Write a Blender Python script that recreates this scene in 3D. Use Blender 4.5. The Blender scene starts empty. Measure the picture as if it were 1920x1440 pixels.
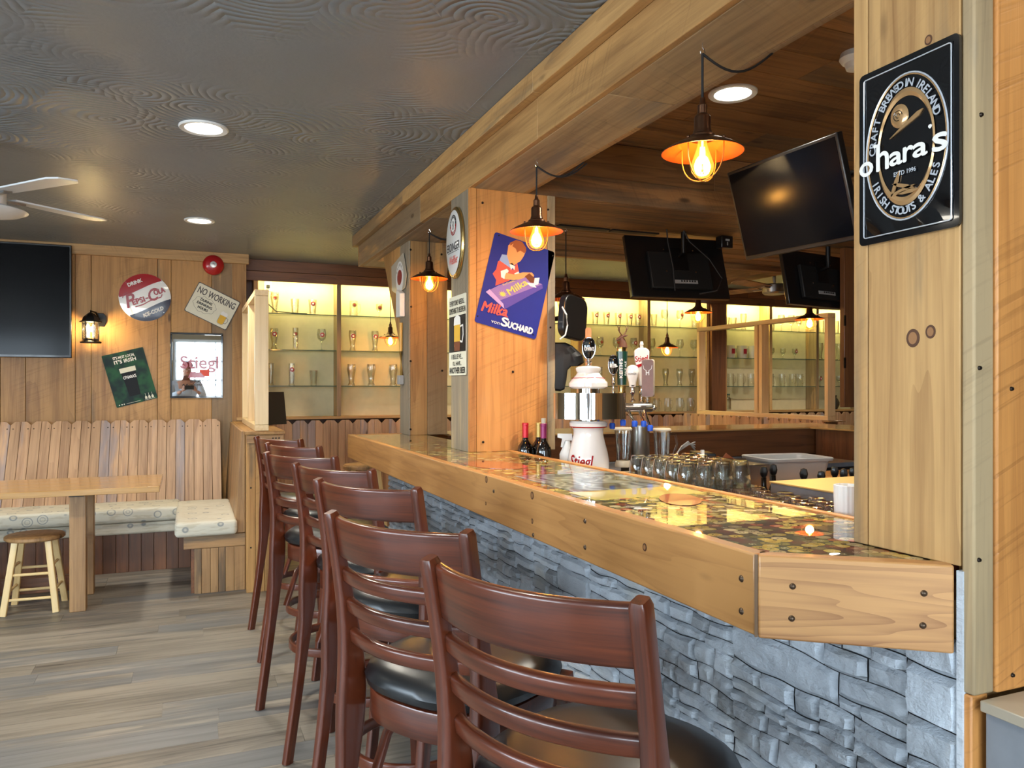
import bpy, bmesh, math, random
from mathutils import Vector, Matrix
random.seed(7)
PI = math.pi
SC = bpy.context.scene
C = SC.collection
# ------------------------------------------------------------------ camera, world, light, exposure
F = 1450.0
YAW = math.atan2(605, 1450)
sY, cY = math.sin(YAW), math.cos(YAW)
EYE = 1.37
cam_d = bpy.data.cameras.new('camera'); cam = bpy.data.objects.new('camera', cam_d); C.objects.link(cam)
cam_d.sensor_width = 36; cam_d.lens = 36 * F / 1920
cam.location = (0, 0, EYE); cam.rotation_euler = (PI/2, 0, -YAW)
cam_d.shift_y = 7 / 1920
cam_d.clip_start = 0.02
SC.camera = cam
SC.view_settings.view_transform = 'Standard'; SC.view_settings.look = 'None'
SC.view_settings.gamma = 1; SC.view_settings.use_curve_mapping = False
SC.view_settings.exposure = 1.1
SC.cycles.transparent_max_bounces = 24
SC.cycles.max_bounces = 10
SC.cycles.glossy_bounces = 6
SC.cycles.sample_clamp_indirect = 6
SC.cycles.blur_glossy = 0.6

w = bpy.data.worlds.new('sky'); SC.world = w; w.use_nodes = True
wn = w.node_tree.nodes; wl = w.node_tree.links
bgn = wn['Background']; bgn.inputs[1].default_value = 10.0
_tc0 = wn.new('ShaderNodeTexCoord'); _sx = wn.new('ShaderNodeSeparateXYZ'); _mr = wn.new('ShaderNodeMapRange'); _mx = wn.new('ShaderNodeMixRGB')
wl.new(_tc0.outputs['Generated'], _sx.inputs[0]); wl.new(_sx.outputs[2], _mr.inputs[0])
_mr.inputs[1].default_value = -0.06; _mr.inputs[2].default_value = 0.06
wl.new(_mr.outputs[0], _mx.inputs[0]); _mx.inputs[1].default_value = (0.62, 0.66, 0.70, 1); _mx.inputs[2].default_value = (0.72, 0.86, 1.0, 1)
wl.new(_mx.outputs[0], bgn.inputs[0])

def area(name, loc, rot, sx, sy, power, col):
    l = bpy.data.lights.new(name, 'AREA'); l.shape = 'RECTANGLE'; l.size = sx; l.size_y = sy
    l.energy = power; l.color = col
    o = bpy.data.objects.new(name, l); C.objects.link(o); o.location = loc; o.rotation_euler = rot
    return o
# the sky enters through the windows behind and left of the camera
for (a0, a1) in ((-3.9, -2.3), (-2.1, -0.5), (-0.3, 1.3)):
    area('window_portal', ((a0+a1)/2, -2.69, 1.525), (-PI/2, 0, PI), 1.6, 1.65, 1, (1, 1, 1)).data.cycles.is_portal = True
for (a0, a1) in ((-1.3, 0.7), (0.9, 2.9)):
    area('window_portal', (-4.59, (a0+a1)/2, 1.525), (0, -PI/2, 0), 1.65, 2.0, 1, (1, 1, 1)).data.cycles.is_portal = True

def point(name, loc, power, col, r=0.02):
    l = bpy.data.lights.new(name, 'POINT'); l.energy = power; l.color = col; l.shadow_soft_size = r
    o = bpy.data.objects.new(name, l); C.objects.link(o); o.location = loc
    return o

# ------------------------------------------------------------------ where a photo point lies on a wall, a counter or a floor
def onY(px, py, Y):
    k = (px-960)/F; X = Y*(k*cY+sY)/(cY-k*sY); d = sY*X+cY*Y
    return Vector((X, Y, EYE+(727-py)/F*d))
def onX(px, py, X):
    k = (px-960)/F; Y = X*(cY-k*sY)/(k*cY+sY); d = sY*X+cY*Y
    return Vector((X, Y, EYE+(727-py)/F*d))
def onZ(px, py, Z):
    d = (EYE-Z)*F/(py-727); r = (px-960)/F*d
    return Vector((sY*d+cY*r, cY*d-sY*r, Z))
def atd(px, py, d):
    r = (px-960)/F*d
    return Vector((sY*d+cY*r, cY*d-sY*r, EYE+(727-py)/F*d))

# ------------------------------------------------------------------ materials
def srgb(r, g, b):
    f = lambda c: (c/255/12.92) if c/255 <= 0.04045 else ((c/255+0.055)/1.055)**2.4
    return (f(r), f(g), f(b), 1)
class NT:
    def __init__(s, name):
        s.m = bpy.data.materials.new(name); s.m.use_nodes = True
        s.n = s.m.node_tree.nodes; s.l = s.m.node_tree.links; s.b = s.n['Principled BSDF']
    def new(s, t, **kw):
        n = s.n.new(t)
        for k, v in kw.items():
            if hasattr(n, k): setattr(n, k, v)
        return n
    def put(s, sock, v):
        if isinstance(v, bpy.types.NodeSocket): s.l.new(v, sock)
        else: sock.default_value = v
    def math(s, op, a, b=None, c=None, clamp=False):
        n = s.new('ShaderNodeMath', operation=op); n.use_clamp = clamp
        for i, v in enumerate((a, b, c)):
            if v is not None: s.put(n.inputs[i], v)
        return n.outputs[0]
    def mix(s, f, a, b, blend='MIX'):
        n = s.new('ShaderNodeMixRGB', blend_type=blend)
        s.put(n.inputs[0], f); s.put(n.inputs[1], a); s.put(n.inputs[2], b)
        return n.outputs[0]
    def scale(s, vec, sc, loc=(0, 0, 0)):
        n = s.new('ShaderNodeMapping'); s.put(n.inputs[0], vec); n.inputs[3].default_value = sc; n.inputs[1].default_value = loc
        return n.outputs[0]
    def noise(s, vec, scale=1, detail=3, rough=0.55, dist=0):
        n = s.new('ShaderNodeTexNoise'); s.put(n.inputs['Vector'], vec)
        n.inputs['Scale'].default_value = scale; n.inputs['Detail'].default_value = detail
        n.inputs['Roughness'].default_value = rough; n.inputs['Distortion'].default_value = dist
        return n.outputs['Fac']
    def wave(s, vec, scale, dist=0, detail=2, dscale=1, direction='X', prof='SIN'):
        n = s.new('ShaderNodeTexWave', wave_type='BANDS', bands_direction=direction, wave_profile=prof); s.put(n.inputs['Vector'], vec)
        n.inputs['Scale'].default_value = scale; n.inputs['Distortion'].default_value = dist
        n.inputs['Detail'].default_value = detail; n.inputs['Detail Scale'].default_value = dscale
        return n.outputs['Fac']
    def voro(s, vec, scale, out='Distance', rand=1.0, dim='3D', feature='F1'):
        n = s.new('ShaderNodeTexVoronoi', voronoi_dimensions=dim, feature=feature); s.put(n.inputs['Vector'], vec)
        n.inputs['Scale'].default_value = scale; n.inputs['Randomness'].default_value = rand
        return n.outputs[out]
    def ramp(s, f, stops, interp='LINEAR'):
        n = s.new('ShaderNodeValToRGB'); s.put(n.inputs[0], f); cr = n.color_ramp; cr.interpolation = interp
        while len(cr.elements) < len(stops): cr.elements.new(0.5)
        for e, (p, c) in zip(cr.elements, stops):
            e.position = p; e.color = c if len(c) == 4 else (*c, 1)
        return n.outputs[0]
    def step(s, f, a, b):
        n = s.new('ShaderNodeMapRange'); n.interpolation_type = 'SMOOTHSTEP'; s.put(n.inputs[0], f)
        n.inputs[1].default_value = a; n.inputs[2].default_value = b
        return n.outputs[0]
    def attr(s, name, out='Vector'):
        n = s.new('ShaderNodeAttribute'); n.attribute_name = name
        return n.outputs[out]
    def coord(s, out='Object'):
        return s.new('ShaderNodeTexCoord').outputs[out]
    def bump(s, h, strength=0.4, dist=0.002, nrm=None):
        n = s.new('ShaderNodeBump'); s.put(n.inputs['Height'], h); n.inputs['Strength'].default_value = strength
        n.inputs['Distance'].default_value = dist
        if nrm is not None: s.put(n.inputs['Normal'], nrm)
        s.l.new(n.outputs[0], s.b.inputs['Normal']); return n.outputs[0]
    def set(s, **kw):
        for k, v in kw.items():
            s.put(s.b.inputs[{'color': 'Base Color', 'rough': 'Roughness', 'metal': 'Metallic', 'coat': 'Coat Weight',
                              'coat_rough': 'Coat Roughness', 'spec': 'Specular IOR Level', 'trans': 'Transmission Weight',
                              'ior': 'IOR', 'emit': 'Emission Color', 'estr': 'Emission Strength', 'alpha': 'Alpha'}[k]], v)
        return s

def wood(name, base, dark, grey=(0.2, 0.18, 0.15, 1), grey_amt=0.0, saw=0.0, rough=0.55, coat=0.0, knots=0.5, ring=0.5, tint=0.35, fine=0.5, bumpd=0.0012, rs=1.0):
    t = NT(name); g = t.attr('gc'); tv = t.attr('tint', 'Fac')
    fn = t.noise(t.scale(g, (130, 130, 4)), 1, 4, 0.65)
    st = t.noise(t.scale(g, (38, 38, 1.6), (2, 7, 1)), 1, 3, 0.6)
    br = t.noise(t.scale(g, (8, 8, 1.0)), 1, 4, 0.6)
    wv = t.noise(t.scale(g, (5*rs, 5*rs, 0.38*rs), (4, 1, 3)), 1, 2, 0.45)
    rg = t.math('FRACT', t.math('MULTIPLY', wv, 15))
    rg = t.math('POWER', rg, 2.2)
    f = t.math('MULTIPLY', rg, ring * 0.55)
    f = t.math('ADD', f, t.math('MULTIPLY', t.math('SUBTRACT', br, 0.45), 1.6))
    f = t.math('ADD', f, t.math('MULTIPLY', t.math('SUBTRACT', st, 0.46), 1.35))
    f = t.math('ADD', f, t.math('MULTIPLY', t.math('SUBTRACT', fn, 0.5), fine*1.3), clamp=True)
    col = t.mix(f, base, dark)
    if grey_amt > 0:
        gn = t.noise(t.scale(g, (6, 6, 0.7), (3, 5, 1)), 1, 5, 0.65)
        gn = t.math('ADD', gn, t.math('MULTIPLY', t.math('SUBTRACT', tv, 0.5), 0.35))
        gm = t.step(gn, 0.62 - 0.25*grey_amt, 0.76 - 0.22*grey_amt)
        col = t.mix(t.math('MULTIPLY', gm, min(1, 0.6 + 0.35*grey_amt)), col, t.mix(st, grey, tuple(x*0.35 for x in grey[:3]) + (1,)))
    if knots > 0:
        kd = t.voro(t.scale(g, (5.5, 5.5, 1.9), (1.3, 0.2, 0.7)), 1)
        km = t.math('SUBTRACT', 1.0, t.step(kd, 0.035, 0.075 + 0.05*knots))
        kc = t.math('SUBTRACT', 1.0, t.step(kd, 0.01, 0.035))
        col = t.mix(t.math('MULTIPLY', km, 0.8), col, tuple(x*0.22 for x in dark[:3]) + (1,))
        col = t.mix(t.math('MULTIPLY', kc, 0.6), col, dark)
    if saw > 0:
        mp = t.new('ShaderNodeMapping'); t.put(mp.inputs[0], g); mp.inputs[2].default_value = (0.5, 0.35, 0)
        sw = t.noise(t.scale(mp.outputs[0], (2.2, 2.2, 105)), 1, 2, 0.5)
        sw = t.step(sw, 0.52, 0.70)
        amp = t.step(t.noise(t.scale(g, (2.5, 2.5, 1.5)), 1, 2), 0.38, 0.62)
        sl = t.math('MULTIPLY', sw, t.math('MULTIPLY', amp, saw), clamp=True)
        col = t.mix(t.math('MULTIPLY', sl, 0.32), col, tuple(x*0.6 for x in dark[:3]) + (1,))
    v = t.math('ADD', t.math('MULTIPLY', tv, tint*2), 1-tint)
    hs = t.new('ShaderNodeHueSaturation'); t.put(hs.inputs['Color'], col); t.put(hs.inputs['Value'], v)
    t.set(color=hs.outputs[0], rough=rough, coat=coat, coat_rough=0.12)
    h = t.math('MULTIPLY', fn, 0.5)
    if saw > 0: h = t.math('SUBTRACT', h, t.math('MULTIPLY', sl, 0.9))
    t.bump(h, 0.6, bumpd)
    return t.m
def plain(name, col, rough=0.5, metal=0.0, coat=0.0, var=0.06, spec=0.5, coat_rough=0.05):
    t = NT(name); n = t.noise(t.coord(), 14, 3)
    d = tuple(c*(1-var*2) for c in col[:3]) + (1,)
    t.set(color=t.mix(n, col, d), rough=rough, metal=metal, coat=coat, coat_rough=coat_rough, spec=spec)
    return t.m
def emis(name, col, s):
    t = NT(name); t.set(color=(0, 0, 0, 1), emit=col, estr=s); return t.m
def clearglass(name, tintc=(1, 1, 1, 1), edge=0.35):
    t = NT(name); t.n.remove(t.b)
    tr = t.new('ShaderNodeBsdfTransparent'); tr.inputs[0].default_value = tintc
    gl = t.new('ShaderNodeBsdfGlossy'); gl.inputs['Roughness'].default_value = 0.03
    lw = t.new('ShaderNodeLayerWeight'); lw.inputs[0].default_value = edge
    mx = t.new('ShaderNodeMixShader')
    f = t.math('ADD', t.math('MULTIPLY', lw.outputs['Facing'], 0.75), 0.03, clamp=True)
    t.l.new(f, mx.inputs[0]); t.l.new(tr.outputs[0], mx.inputs[1]); t.l.new(gl.outputs[0], mx.inputs[2])
    t.l.new(mx.outputs[0], t.n['Material Output'].inputs[0])
    return t.m

M = {}
M['board'] = wood('rustic_board', srgb(192, 144, 84), srgb(128, 84, 42), srgb(120, 104, 80), 0.5, 0.7, 0.6, 0.05, 0.5, 0.45, 0.3)
M['beam'] = wood('beam_board', srgb(188, 146, 90), srgb(122, 84, 46), srgb(116, 106, 90), 0.45, 1.0, 0.62, 0.0, 0.4, 0.3, 0.16)
M['pine'] = wood('pine_board', srgb(190, 150, 96), srgb(132, 92, 50), srgb(128, 114, 92), 0.3, 0.7, 0.55, 0.0, 0.5, 0.5, 0.12)
M['honey'] = wood('honey_board', srgb(204, 140, 74), srgb(150, 92, 42), srgb(140, 120, 90), 0.1, 0.9, 0.5, 0.1, 0.5, 0.4, 0.12)
M['greyboard'] = wood('grey_weathered_board', srgb(176, 152, 114), srgb(116, 98, 74), srgb(146, 136, 120), 0.6, 0.7, 0.65, 0, 0.5, 0.4, 0.12)
M['plank_ceiling'] = wood('ceiling_plank', srgb(150, 108, 64), srgb(78, 50, 28), srgb(96, 82, 64), 0.4, 0.5, 0.6, 0, 0.5, 0.6, 0.35)
M['picket'] = wood('picket_pine', srgb(192, 154, 118), srgb(120, 84, 62), srgb(146, 142, 152), 0.35, 0.0, 0.5, 0.0, 0.9, 0.4, 0.16)
M['fascia'] = wood('bar_fascia', srgb(186, 136, 80), srgb(134, 86, 44), knots=0.5, rough=0.42, coat=0.25, ring=0.5, tint=0.08, fine=0.3, bumpd=0.0004, rs=1.6)
M['fascia_end'] = wood('bar_fascia_end', srgb(198, 146, 90), srgb(138, 88, 50), knots=0.0, rough=0.42, coat=0.25, ring=0.9, tint=0.05, fine=0.4, bumpd=0.0004, rs=2.2)
M['endgrain'] = wood('end_grain', srgb(110, 82, 54), srgb(70, 50, 34), knots=0.0, ring=0.2, tint=0.05)
M['mahogany'] = wood('mahogany_stain', srgb(98, 44, 22), srgb(30, 9, 7), knots=0.0, rough=0.34, coat=0.5, ring=0.3, tint=0.08, fine=1.3, bumpd=0.0002)
M['dark_wood'] = wood('dark_wood', srgb(120, 74, 40), srgb(70, 40, 22), knots=0.4, rough=0.45, coat=0.2, ring=0.5, tint=0.2)
M['light_wood'] = wood('light_maple', srgb(226, 198, 150), srgb(196, 160, 108), knots=0.0, rough=0.45, coat=0.1, ring=0.25, tint=0.06, fine=0.2)
M['table_wood'] = wood('table_wood', srgb(200, 158, 98), srgb(160, 112, 60), knots=0.3, rough=0.16, coat=0.6, ring=0.5, tint=0.05, fine=0.2)
M['post_wood'] = wood('post_wood', srgb(170, 130, 84), srgb(110, 76, 44), srgb(96, 84, 68), 0.3, 0.3, 0.5, 0.1, 0.5, 0.5, 0.1)
M['maple'] = wood('stool_maple', srgb(228, 198, 140), srgb(206, 168, 108), knots=0, rough=0.4, coat=0.2, ring=0.3, tint=0.05, fine=0.2)
M['floor'] = wood('floor_vinyl_plank', srgb(146, 138, 126), srgb(58, 54, 50), srgb(112, 114, 116), 0.7, 0.0, 0.42, 0.0, 0.0, 0.4, 0.26, 0.7, 0.0006)
M['screw'] = plain('dark_screw', srgb(58, 50, 44), 0.35, 0.8)
M['bolt'] = plain('bronze_bolt', srgb(96, 78, 62), 0.35, 0.7)
M['black_metal'] = plain('black_metal', srgb(24, 22, 22), 0.4, 0.5)
M['bronze'] = plain('aged_bronze', srgb(104, 72, 52), 0.3, 0.9)
M['copper'] = plain('copper_inside', srgb(196, 84, 34), 0.35, 0.5)
M['brass_wire'] = plain('brass_wire', srgb(196, 160, 92), 0.3, 0.9)
M['cord'] = plain('black_cord', srgb(20, 18, 18), 0.7)
M['chrome'] = plain('chrome', srgb(225, 225, 225), 0.06, 1.0, var=0.01)
M['steel'] = plain('brushed_steel', srgb(178, 176, 172), 0.28, 1.0)
M['gold'] = plain('gold_metal', srgb(216, 186, 120), 0.2, 1.0)
M['screen'] = plain('screen_glass', srgb(4, 5, 8), 0.13, 0, 0.0, spec=0.14)
M['black_plastic'] = plain('black_plastic', srgb(16, 16, 17), 0.35, 0, 0.3)
M['black_satin'] = plain('black_satin_plastic', srgb(13, 13, 13), 0.6)
M['vinyl'] = plain('black_vinyl', srgb(22, 24, 26), 0.34, 0, 0.15, coat_rough=0.3)
M['white_enamel'] = plain('white_enamel', srgb(236, 236, 232), 0.12, 0, 0.8, 0.02)
M['porcelain'] = plain('porcelain', srgb(240, 236, 230), 0.12, 0, 1.0, 0.02)
M['white_plastic'] = plain('white_plastic', srgb(226, 228, 226), 0.4)
M['fan_white'] = plain('fan_white', srgb(226, 232, 238), 0.4)
M['cream'] = plain('cream_panel', srgb(214, 200, 160), 0.7, var=0.1)
M['red'] = plain('red_enamel', srgb(170, 20, 28), 0.25, 0, 0.3)
M['deepred'] = plain('deep_red_print', srgb(158, 28, 40), 0.3, 0, 0.4)
M['navy'] = plain('navy_enamel', srgb(18, 24, 56), 0.25, 0, 0.15)
M['blue_tin'] = plain('blue_tin', srgb(44, 50, 136), 0.4)
M['green_tin'] = None
M['lilac'] = plain('lilac_print', srgb(150, 118, 178), 0.35)
M['lilac_light'] = plain('light_lilac_print', srgb(196, 160, 208), 0.35)
M['violet'] = plain('violet_print', srgb(98, 78, 158), 0.35)
M['skin_print'] = plain('skin_print', srgb(236, 160, 100), 0.35)
M['skin_shade_print'] = plain('skin_tan_print', srgb(206, 124, 72), 0.35)
M['hair_print'] = plain('hair_print', srgb(166, 92, 52), 0.35)
M['coral'] = plain('coral_print', srgb(226, 92, 78), 0.35)
M['yellow_print'] = plain('yellow_print', srgb(226, 204, 96), 0.35)
M['orange_print'] = plain('orange_print', srgb(214, 112, 62), 0.35)
M['white_print'] = plain('white_print', srgb(236, 234, 228), 0.35)
M['choco'] = plain('brown_print', srgb(120, 66, 40), 0.35)
M['black_print'] = plain('black_print', srgb(20, 20, 22), 0.3)
M['grey_print'] = plain('grey_print', srgb(96, 92, 88), 0.4)
M['cream_print'] = plain('cream_print', srgb(226, 222, 200), 0.4)
M['beer_print'] = plain('beer_print', srgb(222, 176, 62), 0.35)
M['pale_blue'] = plain('pale_blue_print', srgb(146, 168, 214), 0.35)
M['black_enamel'] = plain('black_enamel', srgb(10, 11, 14), 0.08, 0, 1.0, coat_rough=0.02)
M['silver_enamel'] = plain('silver_enamel', srgb(206, 212, 220), 0.15, 0.3, 0.6)
M['tan_enamel'] = plain('tan_enamel', srgb(196, 156, 108), 0.2, 0.5, 0.5)
M['green_dark'] = plain('dark_green', srgb(20, 62, 48), 0.25, 0, 0.5)
M['antler'] = plain('deer_brown', srgb(104, 66, 46), 0.5)
M['brown_tap'] = plain('brown_marbled', srgb(142, 100, 84), 0.35, var=0.3)
M['blue_cap'] = plain('blue_rubber', srgb(26, 82, 196), 0.5)
M['tub'] = plain('grey_tub_plastic', srgb(150, 150, 148), 0.4)
M['slate'] = plain('grey_stone_panel', srgb(140, 144, 150), 0.6, var=0.25)
M['slate_top'] = plain('stone_top', srgb(176, 164, 144), 0.35, var=0.12)
M['bin_top'] = plain('honey_laminate', srgb(206, 172, 108), 0.35)
M['wine_glass_dark'] = plain('dark_bottle_glass', srgb(14, 10, 8), 0.06, 0, 1.0)
M['foil_red'] = plain('red_foil', srgb(196, 32, 44), 0.35, 0.3)
M['foil_gold'] = plain('gold_foil', srgb(200, 172, 96), 0.35, 0.4)
M['foil_plum'] = plain('plum_foil', srgb(134, 40, 90), 0.35, 0.3)
M['label_paper'] = plain('label_paper', srgb(206, 206, 200), 0.6)
for _n in ('blue_tin', 'lilac', 'lilac_light', 'violet', 'skin_print', 'hair_print', 'coral', 'yellow_print', 'white_print', 'choco', 'black_print', 'grey_print', 'cream_print', 'beer_print', 'pale_blue'):
    _b = M[_n].node_tree.nodes['Principled BSDF']; _b.inputs['Roughness'].default_value = 0.5; _b.inputs['Specular IOR Level'].default_value = 0.2
M['glass'] = clearglass('drinking_glass', (0.96, 0.97, 0.95, 1), 0.55)
M['shelf_glass'] = clearglass('shelf_glass', (0.90, 0.95, 0.92, 1), 0.3)
M['shelf_edge'] = plain('shelf_glass_edge', srgb(70, 92, 82), 0.15, 0, 0.6)
M['window_glass'] = clearglass('window_glass', (0.97, 0.98, 0.98, 1), 0.15)
M['mirror'] = plain('mirror_glass', srgb(236, 240, 240), 0.015, 1.0, var=0.0)
M['backwall_dark'] = plain('dark_wall_paint', srgb(70, 62, 52), 0.8)
M['wall_paint'] = plain('wall_paint', srgb(150, 132, 104), 0.8)
M['pitcher'] = plain('dark_stoneware', srgb(62, 60, 54), 0.4, 0, 0.3, var=0.3)
M['stoneware'] = plain('grey_stoneware', srgb(186, 178, 160), 0.4, 0, 0.3)
M['mat_red'] = plain('red_bar_mat', srgb(140, 34, 28), 0.7)
M['yellow_conduit'] = plain('yellow_conduit', srgb(206, 166, 84), 0.5)
M['amber'] = clearglass('amber_bulb_glass', (1.0, 0.72, 0.30, 1), 0.35)
_t = M['amber'].node_tree; _e = _t.nodes.new('ShaderNodeEmission'); _e.inputs[0].default_value = (1.0, 0.42, 0.06, 1); _e.inputs[1].default_value = 0.45
_a = _t.nodes.new('ShaderNodeAddShader'); _o = _t.nodes['Material Output']; _t.links.new(_o.inputs[0].links[0].from_socket, _a.inputs[0]); _t.links.new(_e.outputs[0], _a.inputs[1]); _t.links.new(_a.outputs[0], _o.inputs[0])
M['filament'] = emis('filament', (1.0, 0.60, 0.20, 1), 16)
M['downlight'] = emis('downlight', (1.0, 0.93, 0.78, 1), 8)
M['led'] = emis('led_strip', (1.0, 0.86, 0.42, 1), 3)
M['sconce_bulb'] = emis('sconce_bulb', (1.0, 0.66, 0.28, 1), 22)
t = NT('real_glass'); t.set(color=(1, 1, 1, 1), rough=0.0, trans=1.0, ior=1.45); M['real_glass'] = t.m

def mk_green():
    t = NT('green_poster'); n = t.noise(t.coord(), 9, 2)
    t.set(color=t.mix(t.step(n, 0.35, 0.7), srgb(14, 34, 32), srgb(34, 84, 48)), rough=0.5, spec=0.25); return t.m
M['green_tin'] = mk_green()
def mk_ceiling():
    t = NT('trowelled_plaster'); o = t.coord()
    sc = t.scale(o, (1, 1, 1))
    wob = t.noise(sc, 1.3, 2)
    def arcs(scale, loc, freq):
        v = t.scale(o, (1, 1.25, 1), loc)
        d = t.voro(v, scale, 'Distance', 1.0, '2D')
        d = t.math('ADD', d, t.math('MULTIPLY', wob, 0.55))
        n2 = t.noise(v, 5, 2); d = t.math('ADD', d, t.math('MULTIPLY', n2, 0.10))
        return t.math('ABSOLUTE', t.math('SINE', t.math('MULTIPLY', d, freq)))
    a = arcs(1.7, (0.3, 0.1, 0), 52); b = arcs(2.1, (5.2, 3.3, 0), 44)
    m = t.step(t.noise(sc, 2.2, 2), 0.42, 0.58)
    h = t.math('ADD', t.math('MULTIPLY', a, m), t.math('MULTIPLY', b, t.math('SUBTRACT', 1.0, m)))
    h = t.math('MULTIPLY', h, t.step(t.noise(sc, 1.3, 3), 0.40, 0.66))
    h = t.math('ADD', h, t.math('MULTIPLY', t.noise(sc, 45, 3), 0.15))
    h = t.math('ADD', h, t.math('MULTIPLY', t.noise(sc, 3.5, 2), 1.2))
    col = t.mix(t.noise(sc, 1.1, 4), srgb(134, 143, 150), srgb(112, 118, 122))
    t.set(color=col, rough=0.42)
    t.bump(h, 0.7, 0.007)
    return t.m
M['ceiling'] = mk_ceiling()
def mk_caps():
    t = NT('bottle_caps_in_resin'); o = t.coord(); v = t.scale(o, (1, 1.12, 0.0))
    d = t.voro(v, 33, 'Distance', 0.45, '2D'); c = t.voro(v, 33, 'Color', 0.45, '2D')
    sp = t.new('ShaderNodeSeparateColor'); t.l.new(c, sp.inputs[0])
    col = t.ramp(sp.outputs[0], [(0.0, srgb(206, 178, 74)), (0.16, srgb(150, 142, 70)), (0.3, srgb(222, 204, 150)), (0.42, srgb(190, 92, 44)),
                                 (0.54, srgb(176, 160, 110)), (0.66, srgb(90, 100, 62)), (0.78, srgb(212, 190, 96)), (0.9, srgb(120, 44, 36))], 'CONSTANT')
    inner = t.ramp(sp.outputs[1], [(0.0, srgb(60, 50, 30)), (0.3, srgb(226, 214, 176)), (0.6, srgb(152, 120, 50)), (0.8, srgb(46, 70, 50))], 'CONSTANT')
    mk = t.noise(t.scale(v, (260, 260, 1)), 1, 2)
    im = t.math('MULTIPLY', t.math('LESS_THAN', d, 0.26), t.math('GREATER_THAN', mk, 0.5))
    col = t.mix(t.math('MULTIPLY', im, 0.8), col, inner)
    edge = t.step(d, 0.49, 0.56)
    col = t.mix(edge, col, srgb(7, 5, 3))
    br = t.math('ADD', t.math('MULTIPLY', sp.outputs[2], 0.9), 0.3)
    hs = t.new('ShaderNodeHueSaturation'); t.put(hs.inputs['Color'], col); t.put(hs.inputs['Value'], br)
    t.set(color=hs.outputs[0], rough=0.5, spec=0.15, coat=1.0, coat_rough=0.012)
    return t.m
M['caps'] = mk_caps()
def mk_stone():
    t = NT('stacked_ledgestone'); o = t.coord(); tv = t.attr('tint', 'Fac')
    n1 = t.noise(o, 7, 5, 0.6); n2 = t.noise(t.scale(o, (40, 25, 90)), 1, 4, 0.6)
    col = t.mix(n1, srgb(206, 212, 218), srgb(156, 163, 171))
    col = t.mix(t.math('MULTIPLY', t.step(t.noise(o, 3.1, 3), 0.5, 0.7), 0.5), col, srgb(168, 160, 140))
    dk = t.math('GREATER_THAN', tv, 0.93)
    col = t.mix(t.math('MULTIPLY', dk, 0.6), col, srgb(84, 82, 78))
    hs = t.new('ShaderNodeHueSaturation'); t.put(hs.inputs['Color'], col); t.put(hs.inputs['Value'], t.math('ADD', t.math('MULTIPLY', tv, 0.35), 0.8))
    t.set(color=hs.outputs[0], rough=0.75)
    t.bump(t.math('ADD', n2, t.math('MULTIPLY', t.noise(o, 26, 5, 0.65), 1.4)), 1.0, 0.006)
    return t.m
M['stone'] = mk_stone()
M['mortar'] = plain('stone_joint', srgb(52, 54, 56), 0.9)
def mk_fabric():
    t = NT('circle_fabric'); o = t.coord()
    c = t.voro(o, 9.5, 'Distance', 0.5)
    r = t.math('SUBTRACT', 1.0, t.step(t.math('ABSOLUTE', t.math('SUBTRACT', c, 0.30)), 0.0, 0.05))
    r2 = t.math('SUBTRACT', 1.0, t.step(t.math('ABSOLUTE', t.math('SUBTRACT', c, 0.15)), 0.0, 0.04))
    k = t.math('MAXIMUM', r, t.math('MULTIPLY', r2, 0.7))
    st = t.step(t.noise(t.scale(o, (9, 60, 60)), 1, 2), 0.52, 0.6)
    col = t.mix(t.math('MULTIPLY', st, 0.35), srgb(206, 200, 182), srgb(164, 150, 116))
    col = t.mix(t.math('MULTIPLY', k, 0.8), col, srgb(120, 126, 130))
    t.set(color=col, rough=0.85); t.bump(t.noise(o, 400, 2), 0.3, 0.0008)
    return t.m
M['fabric'] = mk_fabric()
def mk_poster():
    t = NT('blue_swirl_poster'); o = t.coord()
    wv = t.wave(o, 3, 9, 2, 2.2, 'X')
    col = t.ramp(wv, [(0.0, srgb(50, 62, 70)), (0.4, srgb(124, 146, 150)), (0.7, srgb(186, 200, 196)), (1.0, srgb(70, 90, 104))])
    t.set(color=col, rough=0.3, coat=1.0, coat_rough=0.012); return t.m
M['swirl'] = mk_poster()
def coated(name, col):
    t = NT(name); t.set(color=col, rough=0.4, coat=1.0, coat_rough=0.012); return t.m
M['poster_orange'] = coated('poster_orange', srgb(176, 82, 46))
M['poster_yellow'] = coated('poster_yellow', srgb(216, 200, 110))

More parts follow.
